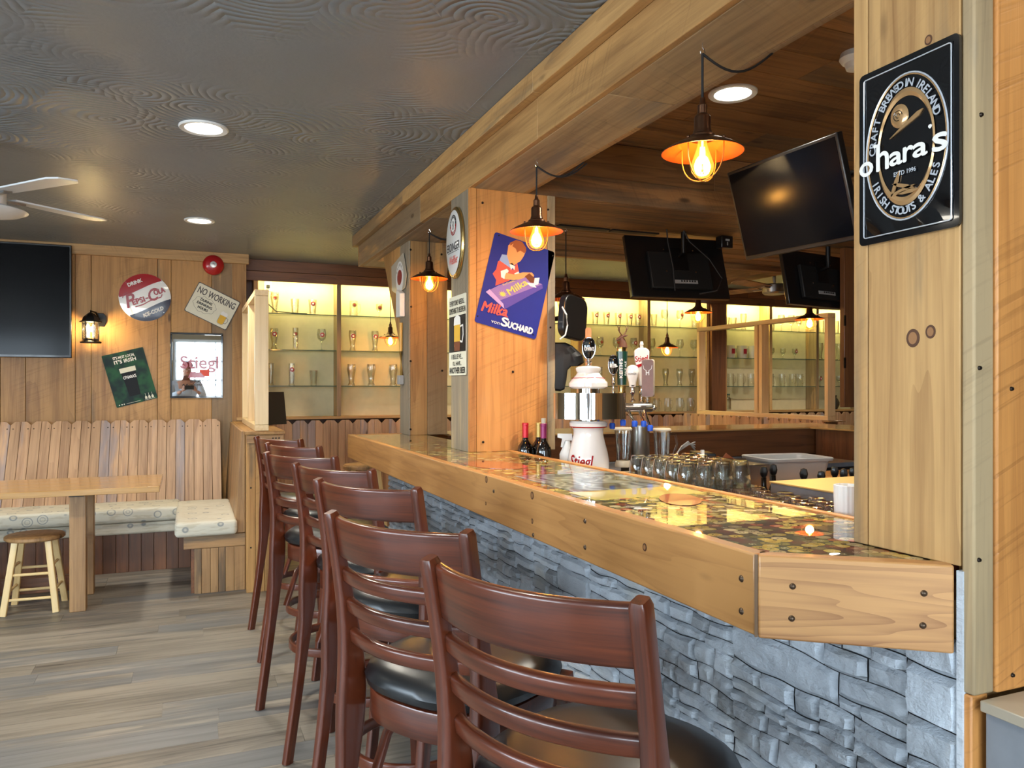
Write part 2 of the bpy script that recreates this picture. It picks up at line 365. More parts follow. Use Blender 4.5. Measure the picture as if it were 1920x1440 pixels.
# ------------------------------------------------------------------ mesh builder
def rx(a): return Matrix.Rotation(a, 4, 'X')
def ry(a): return Matrix.Rotation(a, 4, 'Y')
def rz(a): return Matrix.Rotation(a, 4, 'Z')
def T(*p): return Matrix.Translation(Vector(p if len(p) == 3 else p[0]))
def frame(o, x, y, z):
    m = Matrix.Identity(4)
    for i, v in enumerate((x, y, z)):
        for j in range(3): m[j][i] = v[j]
    for j in range(3): m[j][3] = o[j]
    return m
class MB:
    def __init__(s):
        s.b = bmesh.new(); s.gc = s.b.loops.layers.float_vector.new('gc'); s.ti = s.b.loops.layers.float.new('tint')
    def face(s, vs, gcs=None, tint=0.5, mat=0, smooth=False):
        try: f = s.b.faces.new(vs)
        except ValueError: return None
        f.material_index = mat; f.smooth = smooth
        for i, l in enumerate(f.loops):
            l[s.gc] = gcs[i] if gcs else l.vert.co
            l[s.ti] = tint
        return f
    def box(s, lo, hi, grain='z', tint=None, mat=0, M4=None, off=None):
        lo = Vector(lo); hi = Vector(hi); tint = random.random() if tint is None else tint
        off = Vector((random.random()*9, random.random()*9, random.random()*9)) if off is None else off
        cs = [Vector((x, y, z)) for x in (lo.x, hi.x) for y in (lo.y, hi.y) for z in (lo.z, hi.z)]
        perm = {'x': (1, 2, 0), 'y': (0, 2, 1), 'z': (0, 1, 2)}[grain]
        g = [Vector((c[perm[0]], c[perm[1]], c[perm[2]])) + off for c in cs]
        vs = [s.b.verts.new((M4 @ c) if M4 else c) for c in cs]
        for q in ((0, 1, 3, 2), (4, 6, 7, 5), (0, 4, 5, 1), (2, 3, 7, 6), (0, 2, 6, 4), (1, 5, 7, 3)):
            s.face([vs[i] for i in q], [g[i] for i in q], tint, mat)
    def cbox(s, c, size, grain='z', **k):
        c = Vector(c); h = Vector(size)/2; s.box(c-h, c+h, grain, **k)
    def prism(s, poly, M4, z0, z1, grain='v', tint=None, mat=0, smooth=False, sidemat=None):
        tint = random.random() if tint is None else tint
        off = Vector((random.random()*9, random.random()*9, random.random()*9))
        def g(p, z): return (Vector((p[0], z, p[1])) if grain == 'v' else Vector((p[1], z, p[0]))) + off
        a = [s.b.verts.new(M4 @ Vector((p[0], p[1], z0))) for p in poly]
        b = [s.b.verts.new(M4 @ Vector((p[0], p[1], z1))) for p in poly]
        n = len(poly)
        s.face(list(reversed(a)), [g(p, z0) for p in reversed(poly)], tint, mat)
        s.face(b, [g(p, z1) for p in poly], tint, mat)
        for i in range(n):
            j = (i+1) % n
            s.face([a[i], a[j], b[j], b[i]], [g(poly[i], z0), g(poly[j], z0), g(poly[j], z1), g(poly[i], z1)], tint, mat if sidemat is None else sidemat, smooth)
    def sweep(s, path, sec, up=(0, 0, 1), closed=False, scales=None, tint=0.5, mat=0, smooth=True, caps=True):
        P = [Vector(p) for p in path]; n = len(P); up = Vector(up); L = 0
        off = Vector((random.random()*9, random.random()*9, random.random()*9)); rings = []; gs = []
        for i in range(n):
            a = P[(i-1) % n] if (closed or i > 0) else P[i]; b = P[(i+1) % n] if (closed or i < n-1) else P[i]
            tg = (b-a).normalized()
            if abs(tg.dot(up)) > 0.999: up2 = Vector((0, 1, 0)) if abs(tg.y) < 0.9 else Vector((1, 0, 0))
            else: up2 = up
            sd = tg.cross(up2).normalized(); u = sd.cross(tg).normalized()
            k = scales[i] if scales else 1
            if not isinstance(k, (tuple, list)): k = (k, k)
            if i: L += (P[i]-P[i-1]).length
            rings.append([s.b.verts.new(P[i] + sd*(q[0]*k[0]) + u*(q[1]*k[1])) for q in sec])
            gs.append([Vector((q[0], q[1], L)) + off for q in sec])
        m = len(sec)
        for i in range(n if closed else n-1):
            i2 = (i+1) % n
            for j in range(m):
                j2 = (j+1) % m
                s.face([rings[i][j], rings[i2][j], rings[i2][j2], rings[i][j2]], [gs[i][j], gs[i2][j], gs[i2][j2], gs[i][j2]], tint, mat, smooth)
        if caps and not closed:
            s.face(rings[0], gs[0], tint, mat); s.face(list(reversed(rings[-1])), list(reversed(gs[-1])), tint, mat)
    def tube(s, path, r, n=8, **k):
        s.sweep(path, [(r*math.cos(2*PI*i/n), r*math.sin(2*PI*i/n)) for i in range(n)], **k)
    def lathe(s, prof, n=24, M4=None, mat=0, tint=0.5, smooth=True, sx=1, sy=1, mats=None):
        rings = []
        for r, z in prof:
            if r < 1e-6: rings.append([s.b.verts.new((M4 @ Vector((0, 0, z))) if M4 else Vector((0, 0, z)))])
            else:
                ring = []
                for i in range(n):
                    a = 2*PI*i/n; p = Vector((r*sx*math.cos(a), r*sy*math.sin(a), z)); ring.append(s.b.verts.new((M4 @ p) if M4 else p))
                rings.append(ring)
        for k in range(len(rings)-1):
            A, B = rings[k], rings[k+1]; mi = mats[k] if mats else mat
            for i in range(n):
                j = (i+1) % n
                a0 = A[i % len(A)]; a1 = A[j % len(A)]; b0 = B[i % len(B)]; b1 = B[j % len(B)]
                vs = [a0]
                for v in (a1, b1, b0):
                    if v not in vs: vs.append(v)
                if len(vs) >= 3:
                    s.face(vs, [Vector((v.co.x, v.co.y, v.co.z)) for v in vs], tint, mi, smooth)
    def ball(s, c, r, M4=None, n=12, sc=(1, 1, 1), mat=0):
        prof = [(r*math.sin(PI*i/n), -r*math.cos(PI*i/n)) for i in range(n+1)]
        prof[0] = (0, -r); prof[-1] = (0, r)
        m = T(*c) @ (M4 or Matrix.Identity(4)) @ Matrix.Diagonal((*sc, 1))
        s.lathe(prof, n*2 if n < 10 else 20, m, mat)
    def build(s, name, mats, parent=None, loc=None, bevel=0, seg=2, world=True, autosmooth=False, kind=None, base=None):
        me = bpy.data.meshes.new(name)
        bmesh.ops.recalc_face_normals(s.b, faces=s.b.faces[:])
        org = Vector((0, 0, 0))
        if parent is not None:
            if world: bmesh.ops.transform(s.b, matrix=world_inv(parent), verts=s.b.verts[:])
        elif loc is not None: org = Vector(loc)
        else:
            xs = [v.co for v in s.b.verts]
            org = Vector(((min(v.x for v in xs)+max(v.x for v in xs))/2, (min(v.y for v in xs)+max(v.y for v in xs))/2, min(v.z for v in xs)))
            bmesh.ops.translate(s.b, verts=s.b.verts[:], vec=-org)
        s.b.to_mesh(me); s.b.free()
        me.set_sharp_from_angle(angle=math.radians(38))
        for m in (mats if isinstance(mats, (list, tuple)) else [mats]): me.materials.append(M[m] if isinstance(m, str) else m)
        o = bpy.data.objects.new(name, me); C.objects.link(o); o.location = org
        if parent is not None: o.parent = parent
        if kind: o['kind'] = kind
        if bevel:
            md = o.modifiers.new('bevel', 'BEVEL'); md.width = bevel; md.segments = seg; md.limit_method = 'ANGLE'; md.angle_limit = 0.7
            md.harden_normals = False
        return o
def mw(o):
    m = o.matrix_basis.copy()
    return (mw(o.parent) @ m) if o.parent else m
def world_inv(o): return mw(o).inverted()
def thing(name, label, cat, loc=(0, 0, 0), rz_=0, group=None, m=None):
    o = bpy.data.objects.new(name, None); C.objects.link(o); o.empty_display_size = 0.1
    if m is not None:
        o.location = m.to_translation(); o.rotation_euler = m.to_euler()
    else:
        o.location = loc; o.rotation_euler = (0, 0, rz_)
    return tag(o, label, cat, group)
def tag(o, label, cat=None, group=None, kind=None):
    o['label'] = label
    if cat: o['category'] = cat
    if group: o['group'] = group
    if kind: o['kind'] = kind
    return o
def struct(o, label=None):
    o['kind'] = 'structure'
    if label: o['label'] = label
    return o
def dup(root, loc=None, rot=None, label=None, group=None, m=None):
    def cp(o, par):
        c = o.copy(); C.objects.link(c)
        if par: c.parent = par
        for ch in list(kids.get(o.name, [])): cp(ch, c)
        return c
    kids = {}
    def col(o):
        kids[o.name] = [x for x in o.children]
        for x in o.children: col(x)
    col(root)
    r = cp(root, None)
    if m is not None: r.location = m.to_translation(); r.rotation_euler = m.to_euler()
    if loc is not None: r.location = loc
    if rot is not None: r.rotation_euler = (0, 0, rot)
    if label: r['label'] = label
    if group: r['group'] = group
    return r
def rrect(w_, h_, r, n=4):
    pts = []
    for cx, cy, a0 in ((w_/2-r, h_/2-r, 0), (-w_/2+r, h_/2-r, PI/2), (-w_/2+r, -h_/2+r, PI), (w_/2-r, -h_/2+r, 1.5*PI)):
        for i in range(n+1):
            a = a0 + PI/2*i/n; pts.append((cx+r*math.cos(a), cy+r*math.sin(a)))
    return pts
def ellipse(a, b, n=40, c=(0, 0)): return [(c[0]+a*math.cos(2*PI*i/n), c[1]+b*math.sin(2*PI*i/n)) for i in range(n)]
ORD = ['first', 'second', 'third', 'fourth', 'fifth', 'sixth', 'seventh', 'eighth', 'ninth', 'tenth', 'eleventh', 'twelfth']

# lettering: glyph outlines of the built-in font as flat shapes
_tc = {}
def glyph(body):
    if body in _tc: return _tc[body]
    cu = bpy.data.curves.new('t', 'FONT'); cu.body = body; cu.size = 1; cu.resolution_u = 3
    ob = bpy.data.objects.new('t', cu); C.objects.link(ob)
    dg = bpy.context.evaluated_depsgraph_get(); me = bpy.data.meshes.new_from_object(ob.evaluated_get(dg))
    vs = [(v.co.x, v.co.y) for v in me.vertices]; fs = [tuple(p.vertices) for p in me.polygons]
    bpy.data.objects.remove(ob); bpy.data.curves.remove(cu); bpy.data.meshes.remove(me)
    _tc[body] = (vs, fs); return _tc[body]
def put_text(mb, body, c, h, ang=0, width=None, shear=0, z=0.0, M4=Matrix.Identity(4), mat=0, bold=0.0, align='c', xf=None):
    vs, fs = glyph(body)
    if not vs: return
    x0 = min(v[0] for v in vs); x1 = max(v[0] for v in vs)
    k = h / 0.73; sx = k if width is None else width/(x1-x0)
    xo = {'c': (x0+x1)/2, 'l': x0, 'r': x1}[align]
    ca, sa = math.cos(ang), math.sin(ang)
    offs = [(0, 0)] if not bold else [(0, 0), (bold, 0), (-bold, 0), (0, bold), (0, -bold)]
    for q, (bx, by) in enumerate(offs):
        W = []
        for v in vs:
            x = (v[0]-xo)*sx + shear*v[1]*k + bx; y = (v[1]-0.365)*k + by
            X, Y = c[0]+x*ca-y*sa, c[1]+x*sa+y*ca
            if xf: X, Y = xf(X, Y)
            W.append(mb.b.verts.new(M4 @ Vector((X, Y, z + q*0.00004))))
        for f in fs: mb.face([W[i] for i in f], None, 0.5, mat)
def arc_text(mb, body, c, a, b, t0, t1, h, z, mat=0, flip=False, bold=0):
    n = len(body)
    for i, ch in enumerate(body):
        if ch == ' ': continue
        t_ = t0 + (t1-t0)*i/(n-1); x = c[0]+a*math.cos(t_); y = c[1]+b*math.sin(t_)
        nx, ny = math.cos(t_)/a, math.sin(t_)/b; ang = math.atan2(ny, nx) - PI/2
        if flip: ang += PI
        put_text(mb, ch, (x, y), h, ang, z=z, mat=mat, bold=bold)
# frames of flat things: local x right, y up, z out of the wall
def wallY(p, roll=0): return frame(p, (1, 0, 0), (0, 0, 1), (0, -1, 0)) @ rz(roll)
def wallX(p, roll=0): return frame(p, (0, -1, 0), (0, 0, 1), (-1, 0, 0)) @ rz(roll)
I4 = Matrix.Identity(4)
# ================================================================== THE ROOM
CEIL = 2.535
XL, XR, YR, YB = -4.6, 8.2, -2.7, 7.62
# floor: planks running along X
mb = MB()
mb.box((XL, YR, -0.05), (XR, YB, -0.004), 'x', tint=0.1)
y = YR; k = 0
while y < YB:
    x = XL - random.random()*1.2
    while x < XR:
        x2 = x + 1.22
        if min(x2, XR) > max(x, XL) + 0.01:
            mb.box((max(x, XL), y, -0.004), (min(x2, XR)-0.0012, min(y+0.152, YB)-0.0012, 0), 'x')
        x = x2
    y += 0.152; k += 1
struct(mb.build('floor', 'floor', loc=(0, 0, 0)))
# grey trowelled ceiling with the opening over the bar
mb = MB()
IX0, IX1, IY0, IY1 = 1.2, 4.5, -0.4, 5.9
for (x0, y0, x1, y1) in ((XL, YR, IX0, YB), (IX1, YR, XR, YB), (IX0, YR, IX1, IY0), (IX0, 4.8, IX1, YB)):
    mb.box((x0, y0, CEIL), (x1, y1, CEIL+0.06), 'x')
mb.box((1.10, -1.4, 2.70), (4.62, 4.92, 2.76), 'x')  # unseen cover slab and skirts, added to stop sky light leaking in
for (x0, y0, x1, y1) in ((1.10, -1.4, 1.16, 4.92), (4.56, -1.4, 4.62, 4.92), (1.10, 4.86, 4.62, 4.92), (1.10, -1.4, 4.62, -1.34)): mb.box((x0, y0, CEIL+0.05), (x1, y1, 2.71), 'x')
struct(mb.build('ceiling', 'ceiling', loc=(0, 0, 0)))
b = MB()
for (ya, yb) in ((2.3, 3.1), (3.35, 3.9), (4.0, 5.7)): b.box((1.078, ya, CEIL-0.0012), (1.083, yb, CEIL+0.001), 'y')
struct(b.build('trim_3', 'ceiling', loc=(0, 0, 0)))
# TV wall boards
def boards(mb, xs, z0, z1, Y, th=0.03, sign=-1):
    for a, b in zip(xs[:-1], xs[1:]):
        mb.box((a+0.0015, Y+sign*th - random.random()*0.002, z0), (b-0.0015, Y, z1), 'z')
mb = MB()
xs = [-4.6, -4.2, -3.95, -3.5, -3.2, -2.8, -2.55, -2.1, -1.85, -1.37, -1.2, -0.854, -0.739, -0.248, -0.142, 0.178, 0.347, 0.453]
boards(mb, xs, 0, CEIL, 7.18)
mb.box((-4.6, 7.18, 0), (0.453, 7.3, CEIL), 'z', tint=0.2)
mb.box((0.33, 7.15, 0), (0.46, YB, CEIL), 'z', tint=0.4)
struct(mb.build('wall_front', 'board', bevel=0.002, loc=(0, 0, 0)))
mb = MB()
for a, b in ((-4.6, -2.2), (-2.2, 0.48)):
    mb.box((a, 7.115, CEIL-0.085), (b, 7.16, CEIL), 'x')
mb.box((0.38, 7.10, 1.085), (0.47, 7.16, 1.11), 'x')
struct(mb.build('trim_1', 'pine', bevel=0.003, loc=(0, 0, 0)))
# back wall, right wall, left wall and the wall behind the camera with its windows
mb = MB(); mb.box((0.46, 7.60, 0), (XR, 7.72, CEIL), 'z'); struct(mb.build('wall_back', 'dark_wood', loc=(0, 0, 0)))
mb = MB()
yy = YR
while yy < YB:
    mb.box((XR, yy, 0), (XR+0.1, min(yy+0.3, YB)-0.002, CEIL), 'z'); yy += 0.3
struct(mb.build('wall_right', 'board', loc=(0, 0, 0)))
def wall_with_windows(name, ax, pos, a0, a1, wins, z0, z1, th):
    mb = MB()
    def bx(u0, u1, w0, w1):
        if ax == 'y': mb.box((u0, pos-th, w0), (u1, pos, w1), 'z')
        else: mb.box((pos-th, u0, w0), (pos, u1, w1), 'z')
    bx(a0, a1, 0, z0); bx(a0, a1, z1, CEIL)
    cur = a0
    for (u0, u1) in wins: bx(cur, u0, z0, z1); cur = u1
    bx(cur, a1, z0, z1)
    struct(mb.build(name, 'wall_paint', loc=(0, 0, 0)))
wy = [(-3.9, -2.3), (-2.1, -0.5), (-0.3, 1.3)]; wx = [(-1.3, 0.7), (0.9, 2.9)]
wall_with_windows('wall_rear', 'y', YR, XL, XR, wy, 0.7, 2.35, 0.12)
wall_with_windows('wall_left', 'x', XL, YR, YB, wx, 0.7, 2.35, 0.12)
wi = 1
for ax, wins in (('y', wy), ('x', wx)):
    for (u0, u1) in wins:
        fr = MB(); pn = MB()
        def bx(m_, a, b, c, d, t0, t1):
            if ax == 'y': m_.box((a, YR-t1, c), (b, YR-t0, d), 'z')
            else: m_.box((XL-t1, a, c), (XL-t0, b, d), 'z')
        for (a, b, c, d) in ((u0, u1, 0.7, 0.76), (u0, u1, 2.29, 2.35), (u0, u0+0.06, 0.76, 2.29), (u1-0.06, u1, 0.76, 2.29)): bx(fr, a, b, c, d, 0.02, 0.09)
        for q in range(1, 4): uu = u0+(u1-u0)*q/4; bx(fr, uu-0.014, uu+0.014, 0.76, 2.29, 0.045, 0.065)
        for q in range(1, 4): zz = 0.76+1.53*q/4; bx(fr, u0+0.06, u1-0.06, zz-0.014, zz+0.014, 0.045, 0.065)
        bx(pn, u0+0.06, u1-0.06, 0.76, 2.29, 0.052, 0.056)
        f = struct(fr.build('window_%d' % wi, 'white_plastic', loc=(0, 0, 0))); pn.build('pane', 'window_glass', f, world=False); wi += 1

# island beams, plank ceiling, soffit
def beam(name, lo, hi, grain, mat, label, seams=1.9, trim=None):
    mb = MB(); ax = {'x': 0, 'y': 1}[grain]; p = lo[ax]; 
    while p < hi[ax]-0.01:
        q = min(p + seams*(0.8+0.4*random.random()), hi[ax])
        if hi[ax]-q < 0.5: q = hi[ax]
        l2 = list(lo); h2 = list(hi); l2[ax] = p; h2[ax] = q-0.0015
        mb.box(l2, h2, grain); p = q
    return mb
random.seed(11)
b = beam('b', (1.2, -1.2, 2.30), (1.225, 5.93, 2.53), 'y', 'beam', '')
t_ = thing('timber_beam', 'long rustic wood-clad beam carried by the three pillars above the near bar counter', 'beam', (1.35, 2.4, 2.30))
b.build('side_board', 'beam', t_, bevel=0.003)
b = beam('b', (1.2255, -1.2, 2.30), (1.475, 5.90, 2.325), 'y', 'beam', ''); b.build('bottom_board', 'greyboard', t_, bevel=0.003)
b = beam('b', (1.4755, -1.2, 2.30), (1.50, 5.93, 2.60), 'y', 'beam', ''); b.build('inner_board', 'beam', t_, bevel=0.003)
b = MB(); b.box((1.2, 5.93, 2.30), (1.50, 5.955, 2.53), 'x'); b.build('end_board', 'beam', t_, bevel=0.003)
b = beam('b', (1.158, -1.2, 2.452), (1.1995, 5.97, 2.534), 'y', 'pine', '', 2.2); b.build('trim_board', 'pine', t_, bevel=0.003)
# plank ceiling over the near half of the bar
mb = MB(); yy = -1.2
while yy < 3.4:
    xx = 1.5 - random.random()
    while xx < 4.3:
        x2 = xx + 1.1 + random.random()*0.8
        if x2 > 1.52: mb.box((max(1.5, xx), yy, 2.60), (min(4.3, x2)-0.002, min(yy+0.19, 3.4)-0.003, 2.625-random.random()*0.006), 'x')
        xx = x2
    yy += 0.19
mb.box((1.2, -1.25, 2.63), (4.5, 3.45, 2.68), 'x')
o = mb.build('plank_ceiling', 'plank_ceiling', bevel=0.002); struct(o, 'rough plank ceiling over the near half of the bar')
# cross beam face and soffit beyond it
t_ = thing('cross_beam', 'wide wooden cross beam behind the big tilted screen over the bar', 'beam', (3, 3.42, 2.3))
b = beam('b', (1.5, 3.40, 2.42), (4.3, 3.425, 2.60), 'x', 'dark_wood', '', 1.3); b.build('upper_board', 'plank_ceiling', t_, bevel=0.002)
b = beam('b', (1.5, 3.39, 2.30), (4.3, 3.425, 2.42), 'x', 'dark_wood', '', 1.7); b.build('lower_board', 'plank_ceiling', t_, bevel=0.002)
t_ = thing('soffit', 'low wooden soffit with dark vent slots above the far side of the bar', 'soffit', (2.9, 4.1, 2.3))
b = MB()
b.box((1.5, 3.426, 2.30), (4.3, 3.80, 2.33), 'x', tint=0.5)
yy = 3.803; slots = []
while yy < 4.74:
    b.box((1.5, yy, 2.305), (4.3, min(yy+0.15, 4.75)-0.012, 2.33), 'x'); yy += 0.15
b.box((1.5, 4.75, 2.27), (4.3, 4.80, 2.53), 'x', tint=0.6)
b.build('soffit_board', 'plank_ceiling', t_, bevel=0.002)
b = MB(); b.box((1.5, 3.45, 2.335), (4.3, 4.75, 2.53), 'x'); b.build('soffit_core', 'black_satin', t_)
for (xa, xb, yc) in ((1.95, 2.28, 4.02), (2.30, 2.62, 4.02)):
    b = MB(); b.box((xa, yc-0.05, 2.296), (xb, yc+0.0, 2.304), 'x'); b.build('vent_slot', 'black_satin', t_)
# right-hand island beam
t_ = thing('timber_beam', 'far parallel beam running behind the hanging screens on the opposite side of the bar', 'beam', (4.4, 2.5, 2.3))
b = beam('b', (4.3, -1.2, 2.30), (4.5, 5.9, 2.60), 'y', 'x', ''); b.build('beam_board', 'plank_ceiling', t_, bevel=0.003)
b = MB(); b.box((1.5, 5.0, 2.42), (4.3, 5.15, 2.534), 'x'); o = b.build('ceiling_board', 'dark_wood'); tag(o, 'dark wood board across the grey ceiling behind the first hanging screen', 'board')

# ------------------------------------------------------------------ pillars
def screws(parent, pts, nrm, mat='screw', r=0.006):
    for p in pts:
        s = MB(); p = Vector(p); q = Vector(nrm)
        rot = q.to_track_quat('Z', 'Y').to_matrix().to_4x4()
        s.lathe([(0, 0.003), (r*0.7, 0.0025), (r, 0.0), (r, -0.002), (0, -0.002)], 10, T(*p) @ rot)
        s.build('screw', mat, parent)
# middle pillar with the blue chocolate poster
BT = 1.07
t_ = thing('timber_pillar', 'honey-coloured wooden pillar standing on the bar with the blue chocolate poster', 'pillar', (1.42, 3.5, BT))
b = MB(); b.box((1.2, 3.41, BT), (1.222, 3.66, 2.30), 'z'); b.build('side_board', 'greyboard', t_, bevel=0.002)
b = MB(); b.box((1.2, 3.388, BT), (1.235, 3.41, 2.30), 'z'); b.box((1.2365, 3.39, BT), (1.6, 3.41, 2.30), 'z', tint=0.7); b.build('front_board', 'honey', t_, bevel=0.002)
b = MB(); b.box((1.6, 3.385, BT), (1.64, 3.66, 2.30), 'z'); b.build('edge_board', 'greyboard', t_, bevel=0.002)
b = MB(); b.box((1.222, 3.41, BT), (1.6, 3.65, 2.30), 'z'); b.build('core', 'dark_wood', t_)
screws(t_, [onY(905, 380, 3.386), onY(1028, 393, 3.386), onY(1032, 614, 3.386), onY(962, 697, 3.386), onY(906, 829, 3.386)], (0, -1, 0))
# far pillar with brace
t_ = thing('timber_pillar', 'narrow weathered pillar at the far end of the bar with a slanted brace', 'pillar', (1.4, 4.86, BT))
b = MB(); b.box((1.29, 4.76, BT), (1.40, 4.782, 2.30), 'z'); b.box((1.402, 4.76, BT), (1.535, 4.782, 2.30), 'z'); b.build('front_board', 'board', t_, bevel=0.002)
b = MB(); b.box((1.28, 4.758, BT), (1.29, 4.98, 2.30), 'z'); b.build('side_board', 'greyboard', t_, bevel=0.002)
b = MB(); b.box((1.29, 4.782, BT), (1.535, 4.97, 2.30), 'z'); b.build('core', 'board', t_)
b = MB(); fr = frame((1.30, 0, 0), (0, -1, 0), (0, 0, 1), (-1, 0, 0))
for (ya, yb, za) in ((4.98, 5.22, 1.66), (5.223, 5.42, 1.99), (5.423, 5.62, 2.27)):
    zb = za + (yb-ya)*1.45
    b.prism([(-ya, za), (-ya, 2.30), (-yb, 2.30), (-yb, min(zb, 2.299))], fr, 0, 0.025, 'v')
b.build('brace', 'board', t_, bevel=0.002)
screws(t_, [onY(x, y_, 4.757) for x, y_ in ((770, 468), (828, 477), (771, 575), (770, 677), (829, 695), (770, 805))], (0, -1, 0), r=0.007)
# near pillar (right edge of the frame)
t_ = thing('timber_pillar', 'broad foreground pillar of pale pine boards at the right carrying the black beer sign', 'pillar', (1.45, 1.0, 0))
b = MB(); b.box((1.19, 0.905, BT+0.001), (1.215, 1.095, 2.62), 'z', tint=0.6); b.box((1.19, 1.097, BT+0.001), (1.22, 1.13, 2.62), 'z', tint=0.7); b.build('side_board', 'pine', t_, bevel=0.002)
b = MB(); b.box((1.19, 0.88, 0.862), (1.238, 0.903, 2.62), 'z', tint=0.4); b.build('edge_board', 'greyboard', t_, bevel=0.004)
b = MB(); b.box((1.2385, 0.875, 0.862), (1.75, 0.903, 2.62), 'z', tint=0.6); b.build('front_board', 'honey', t_, bevel=0.004)
b = MB(); b.box((1.22, 0.905, 0.0), (1.7, 1.12, 2.62), 'z', tint=0.5); b.build('core', 'pine', t_)
b = MB(); b.box((1.19, 0.885, 0.0), (1.23, 0.903, 0.861), 'z', tint=0.5); b.build('lower_board', 'honey', t_, bevel=0.003)
screws(t_, [onY(1837, 690, 0.879), onY(1836, 1050, 0.879), onY(1840, 215, 0.879)], (0, -1, 0), r=0.004)
screws(t_, [onY(1897, 729, 0.874), onY(1899, 1266, 0.874)], (0, -1, 0), r=0.004)
# twin knot on the side board
for (px, py, r) in ((1712, 634, 0.011), (1745, 622, 0.008), (1741, 75, 0.006)):
    p = onX(px, py, 1.19); b = MB(); fr = wallX(p)
    b.prism(ellipse(r*1.25, r*1.5, 20), fr, 0.0, 0.0006); b.build('knot', plain('knot_dark', srgb(84, 52, 30), 0.6) if 'knot_dark' not in bpy.data.materials else bpy.data.materials['knot_dark'], t_)
    b = MB(); b.prism(ellipse(r*0.8, r*1.0, 20), fr, 0.0006, 0.0012); b.build('knot_heart', plain('knot_light', srgb(150, 106, 66), 0.6) if 'knot_light' not in bpy.data.materials else bpy.data.materials['knot_light'], t_)
# stone plinth in front of it
t_ = thing('stone_plinth', 'low grey stone-clad plinth at the bottom right in front of the big pillar', 'plinth', (1.5, 0.8, 0))
b = MB(); b.box((1.205, 0.79, 0), (1.8, 0.872, 0.84), 'z'); b.build('panel', 'slate', t_, bevel=0.003)
b = MB(); b.box((1.195, 0.78, 0.84), (1.8, 0.874, 0.858), 'x'); b.build('cap', 'slate_top', t_, bevel=0.002)

# ------------------------------------------------------------------ the bar
t_ = thing('bar_counter', 'long bar counter with bottle caps under resin, wooden fascia and grey stone front', 'bar', (1.2, 3.0, 0))
XF, YN, YF = 0.935, 1.09, 4.97
poly = [(XF+0.035, YF-0.03), (XF+0.035, YN+0.02), (1.185, 0.93), (1.39, 0.93), (1.39, YF-0.03)]
b = MB(); b.prism(poly, I4, BT-0.03, BT, 'v', tint=0.5); o = b.build('counter_top', 'caps', t_)
b = MB(); b.prism([(XF+0.02, YF-0.02), (XF+0.02, YN+0.02), (1.19, 0.92), (1.41, 0.92), (1.41, YF-0.02)], I4, BT-0.06, BT-0.031); b.build('underlay', 'dark_wood', t_)
b = MB(); yy = 0.93
b.box((1.39, 0.93, BT-0.05), (1.412, 3.385, BT+0.004), 'y'); b.build('rear_edging', 'copperwood' if 'copperwood' in M else 'honey', t_, bevel=0.002)
b = MB(); b.box((XF, 1.112, BT-0.145), (XF+0.035, YF, BT+0.002), 'y', tint=0.5, off=Vector((0.36, 2.1, 4.4))); b.build('fascia', 'fascia', t_, bevel=0.004)
b = MB(); b.box((XF+0.035, YF-0.035, BT-0.145), (1.53, YF, BT+0.002), 'x', tint=0.5); b.build('end_fascia', 'fascia', t_, bevel=0.004)
# chamfered near end board
pa = Vector((XF, 1.112, 0)); pb = Vector((1.187, 0.915, 0)); u = (pb-pa).normalized(); nrm = Vector((u.y, -u.x, 0))
if nrm.y > 0: nrm = -nrm
fr = frame(pa, u, (0, 0, 1), nrm)
L = (pb-pa).length
b = MB(); b.prism([(0.006, BT-0.147), (L, BT-0.147), (L, BT+0.002), (0.006, BT+0.002)], fr, -0.03, 0.006, 'u', tint=0.6); b.build('near_fascia', 'fascia_end', t_, bevel=0.004)
b = MB(); b.prism([(0.0, BT-0.146), (0.0055, BT-0.146), (0.0055, BT+0.001), (0.0, BT+0.001)], fr, -0.03, 0.003, 'v'); b.build('end_grain', 'endgrain', t_)
for (px, py) in ((1486, 1098), (1731, 1111), (1484, 1158), (1729, 1171)):
    # carriage bolts on the near board
    k = (px-960)/F
    best = min((abs((lambda P: 960+F*(cY*P.x-sY*P.y)/(sY*P.x+cY*P.y))(pa+u*(L*i/400)) - px), i) for i in range(401))[1]
    P = pa+u*(L*best/400); d = sY*P.x+cY*P.y; P.z = EYE+(727-py)/F*d; P += nrm*0.006
    s = MB(); rot = frame((0, 0, 0), u, (0, 0, 1), nrm)
    s.lathe([(0, 0.004), (0.003, 0.0035), (0.0055, 0.001), (0.006, -0.001), (0, -0.001)], 14, T(*P) @ rot); s.build('bolt', 'bolt', t_)
for (px, py) in ((1390, 1085), (1390, 1146), (1097, 977), (1097, 1026), (926, 921), (1000, 1003)):
    P = onX(px, py, XF); s = MB(); s.lathe([(0, 0.004), (0.004, 0.003), (0.0065, 0.0005), (0.007, -0.001), (0, -0.001)], 12, T(*P) @ frame((0, 0, 0), (0, -1, 0), (0, 0, 1), (-1, 0, 0)))
    s.build('bolt', 'bolt', t_)
for (px, py, r) in ((1209, 1026, 0.009), (998, 929, 0.012), (998, 977, 0.008), (912, 899, 0.012), (911, 944, 0.006)):
    P = onX(px, py, XF)
    s = MB(); s.prism(ellipse(r*0.9, r, 18), wallX(P), 0.0, 0.0007); s.build('knot', bpy.data.materials['knot_dark'], t_)
    s = MB(); s.prism(ellipse(r*0.5, r*0.62, 18), wallX(P), 0.0007, 0.0012); s.build('knot_heart', bpy.data.materials['knot_light'], t_)
